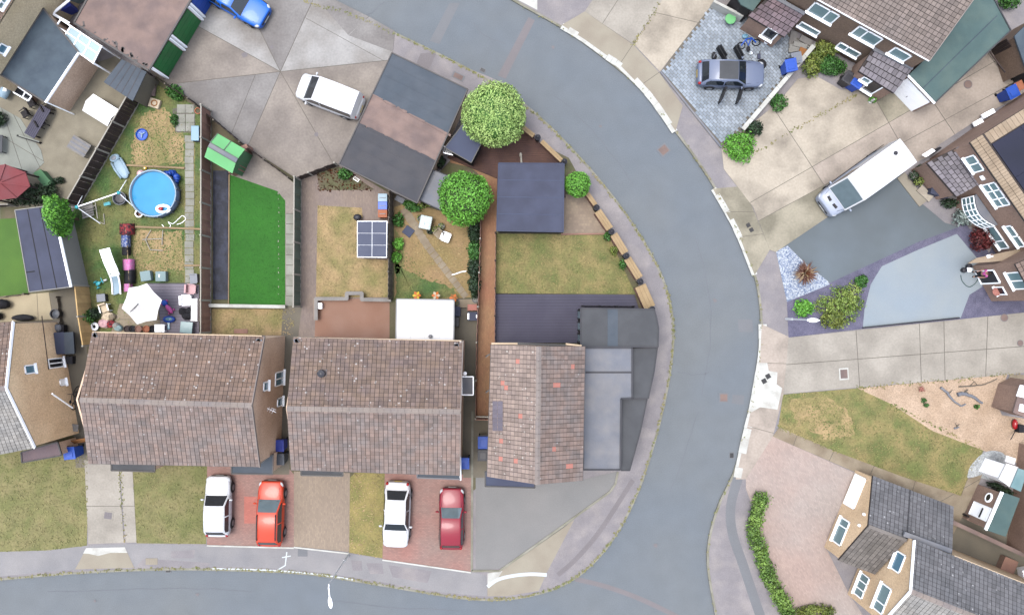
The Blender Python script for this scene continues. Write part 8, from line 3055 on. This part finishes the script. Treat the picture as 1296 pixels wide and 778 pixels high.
tag(b.build('garden_hose', MATS['felt_green']), 'grey green hose curling on the pale drive in front of the doorway', 'hose')
t = thing('downpipe_fitting', 'white bracket shaped fitting on the tan porch roof', 'fitting', P(1252, 323, 2.75))
MB().box(P(1252, 324, 2.71), .35, .2, .1, .3).build('body', MATS['white_paint'], t)
MB().box(P(1254, 322.5, 2.75), .16, .12, .1, .3).build('cap', MATS['felt_pink'], t)
# wood on the orange gravel
for (l, r, lab) in (([(1190, 490), (1199, 497), (1204, 504), (1216, 513), (1222, 511)], .09, 'long bent grey driftwood branch on the orange gravel'),
                    ([(1212, 499), (1220, 498), (1232, 502), (1243, 510)], .14, 'thick grey driftwood trunk in the middle of the orange gravel'),
                    ([(1213, 489), (1228, 488), (1246, 486), (1262, 479)], .05, 'thin dark branch near the wide driveway edge of the gravel'),
                    ([(1208, 542), (1214, 540)], .07, 'short dark stick at the grass edge of the gravel')):
    t = thing('driftwood', lab, 'driftwood', P(*l[0]))
    cr = curve(l, 4)
    b = MB()
    b.tube([P(x + RND.uniform(-.5, .5), y + RND.uniform(-.4, .4), GZ + r) for x, y in cr], [r * (1 - .5 * i / len(cr)) for i in range(len(cr))], 7)
    b.build('trunk', MATS['felt_pale' if r > .06 else 'fence_grey'], t)
    for k in range(2):
        i = len(cr) // 3 + k * 2
        if i < len(cr):
            p = P(*cr[i], GZ + r)
            b = MB()
            b.tube([p, p + Vector((.25 - k * .5, .3, .05))], [r * .5, r * .2], 5)
            b.build('branch', MATS['fence_grey'], t)
p = P(1282, 536)
t = thing('wheeled_mower', 'red tool with a black handle by the brown porch, right edge', 'mower', p)
MB().ell(p + Vector((0, 0, .2)), .18, .36, .18, 12, 7).build('body', MATS['lamp_red'], t, smooth=True)
MB().box(P(1287, 541, GZ), .35, .5, .5).build('engine', MATS['cloth_black'], t)
MB().tube([P(1285, 545, .3), P(1279, 556, .7)], .03, 5).build('handle', MATS['bin_dark'], t)
t = thing('skip_boards', 'short red brick return with dark boards near the green felt roof', 'boards', P(1227, 660))
for i in range(2):
    MB().beam(P(1221, 651 + i * 4, .4), P(1236, 658 + i * 4, .4), .12, .6).build('board', MATS['wall_red' if i else 'black_wood'], t)
box_item('red_crate', 'dark red crate on the ground in the brick yard', 'crate', 1271, 712, .9, .9, .5, 'wall_red', -.4, 'fence_brown')
box_item('white_tub', 'white plastic tub by the corner house gutter, right edge', 'tub', 1293, 722, .6, .6, .6, 'white_paint', .2)

# ------------------------------------------------------------ the person in the doorway
base = P(1233, 347)
t = thing('person', 'person in a pink top and black trousers standing in the white doorway', 'person', base, math.radians(185))
t.location.z = GZ


def figure(name, verts, edges, radii, mat, parent, root=0, sub=2):
    me = bpy.data.meshes.new(name)
    me.from_pydata(verts, edges, [])
    me.materials.append(MATS[mat])
    o = bpy.data.objects.new(name, me)
    COL.objects.link(o)
    if parent is not None:
        o.parent = parent
    sk = o.modifiers.new('skin', 'SKIN')
    for i, r in enumerate(radii):
        v = me.skin_vertices[0].data[i]
        v.radius = (r, r) if not isinstance(r, tuple) else r
        v.use_root = i == root
    sk.use_smooth_shade = True
    s = o.modifiers.new('smooth', 'SUBSURF')
    s.levels = s.render_levels = sub
    return o


V = [(0, 0, .95), (0, 0, 1.12), (0, 0, 1.34), (0, 0, 1.46), (.01, 0, 1.54), (.02, 0, 1.62), (.02, 0, 1.7),
     (0, .09, .88), (.02, .12, .48), (0, .15, .08), (.14, .16, .03),
     (0, -.09, .88), (.03, -.12, .48), (-.02, -.15, .08), (.12, -.16, .03),
     (0, .18, 1.4), (.03, .26, 1.12), (.16, .24, .92), (.22, .22, .86),
     (0, -.18, 1.4), (.04, -.26, 1.14), (.2, -.2, .98), (.27, -.17, .93)]
E = [(0, 1), (1, 2), (2, 3), (3, 4), (4, 5), (5, 6), (0, 7), (7, 8), (8, 9), (9, 10), (0, 11), (11, 12), (12, 13), (13, 14),
     (2, 15), (15, 16), (16, 17), (17, 18), (2, 19), (19, 20), (20, 21), (21, 22)]
Rr = [(.13, .1), (.12, .09), (.14, .1), .055, .06, .09, .07, .085, .06, .045, .035, .085, .06, .045, .035, .055, .042, .032, .03, .055, .042, .032, .03]
body = figure('body', V, E, Rr, 'skin', t)
figure('trousers', [(0, 0, .98), (0, .09, .88), (.02, .12, .48), (0, .15, .1), (0, -.09, .88), (.03, -.12, .48), (-.02, -.15, .1)],
       [(0, 1), (1, 2), (2, 3), (0, 4), (4, 5), (5, 6)], [(.145, .115), .1, .075, .065, .1, .075, .065], 'cloth_black', t)
figure('top', [(0, 0, 1.0), (0, 0, 1.14), (0, 0, 1.36), (0, .18, 1.4), (.02, .23, 1.22), (0, -.18, 1.4), (.03, -.23, 1.22)],
       [(0, 1), (1, 2), (2, 3), (3, 4), (2, 5), (5, 6)], [(.145, .115), (.135, .105), (.155, .115), .07, .058, .07, .058], 'toy_pink', t)
h = MB()
h.ell((-.01, 0, 1.68), .105, .1, .12, 14, 9, .02)
h.build('hair', MATS['hair'], t, local=True, smooth=True)
for s in (-1, 1):
    b = MB()
    b.ell((.06, s * .155, .04), .13, .05, .04, 10, 6)
    b.build('shoe', MATS['cloth_black'], t, local=True, smooth=True)
    b = MB()
    b.ell((.112, s * .035, 1.63), .012, .014, .012, 8, 5)
    b.build('eye', MATS['cloth_black'], t, local=True)
    hx = (.22, .22, .86) if s > 0 else (.27, -.17, .93)
    b = MB()
    for k in range(4):
        y = (k - 1.5) * .018
        b.tube([(hx[0], hx[1] + y, hx[2] - .02), (hx[0] + .04, hx[1] + y, hx[2] - .05), (hx[0] + .05, hx[1] + y, hx[2] - .085 + .008 * abs(k - 1))], [.01, .009, .007], 6)
    b.tube([(hx[0] - .01, hx[1] - s * .03, hx[2] - .01), (hx[0] + .03, hx[1] - s * .05, hx[2] - .04)], [.011, .008], 6)
    b.build('fingers', MATS['skin'], t, local=True, smooth=True)
b = MB()
b.ell((.12, 0, 1.6), .025, .016, .022, 8, 5)
b.build('nose', MATS['skin'], t, local=True, smooth=True)
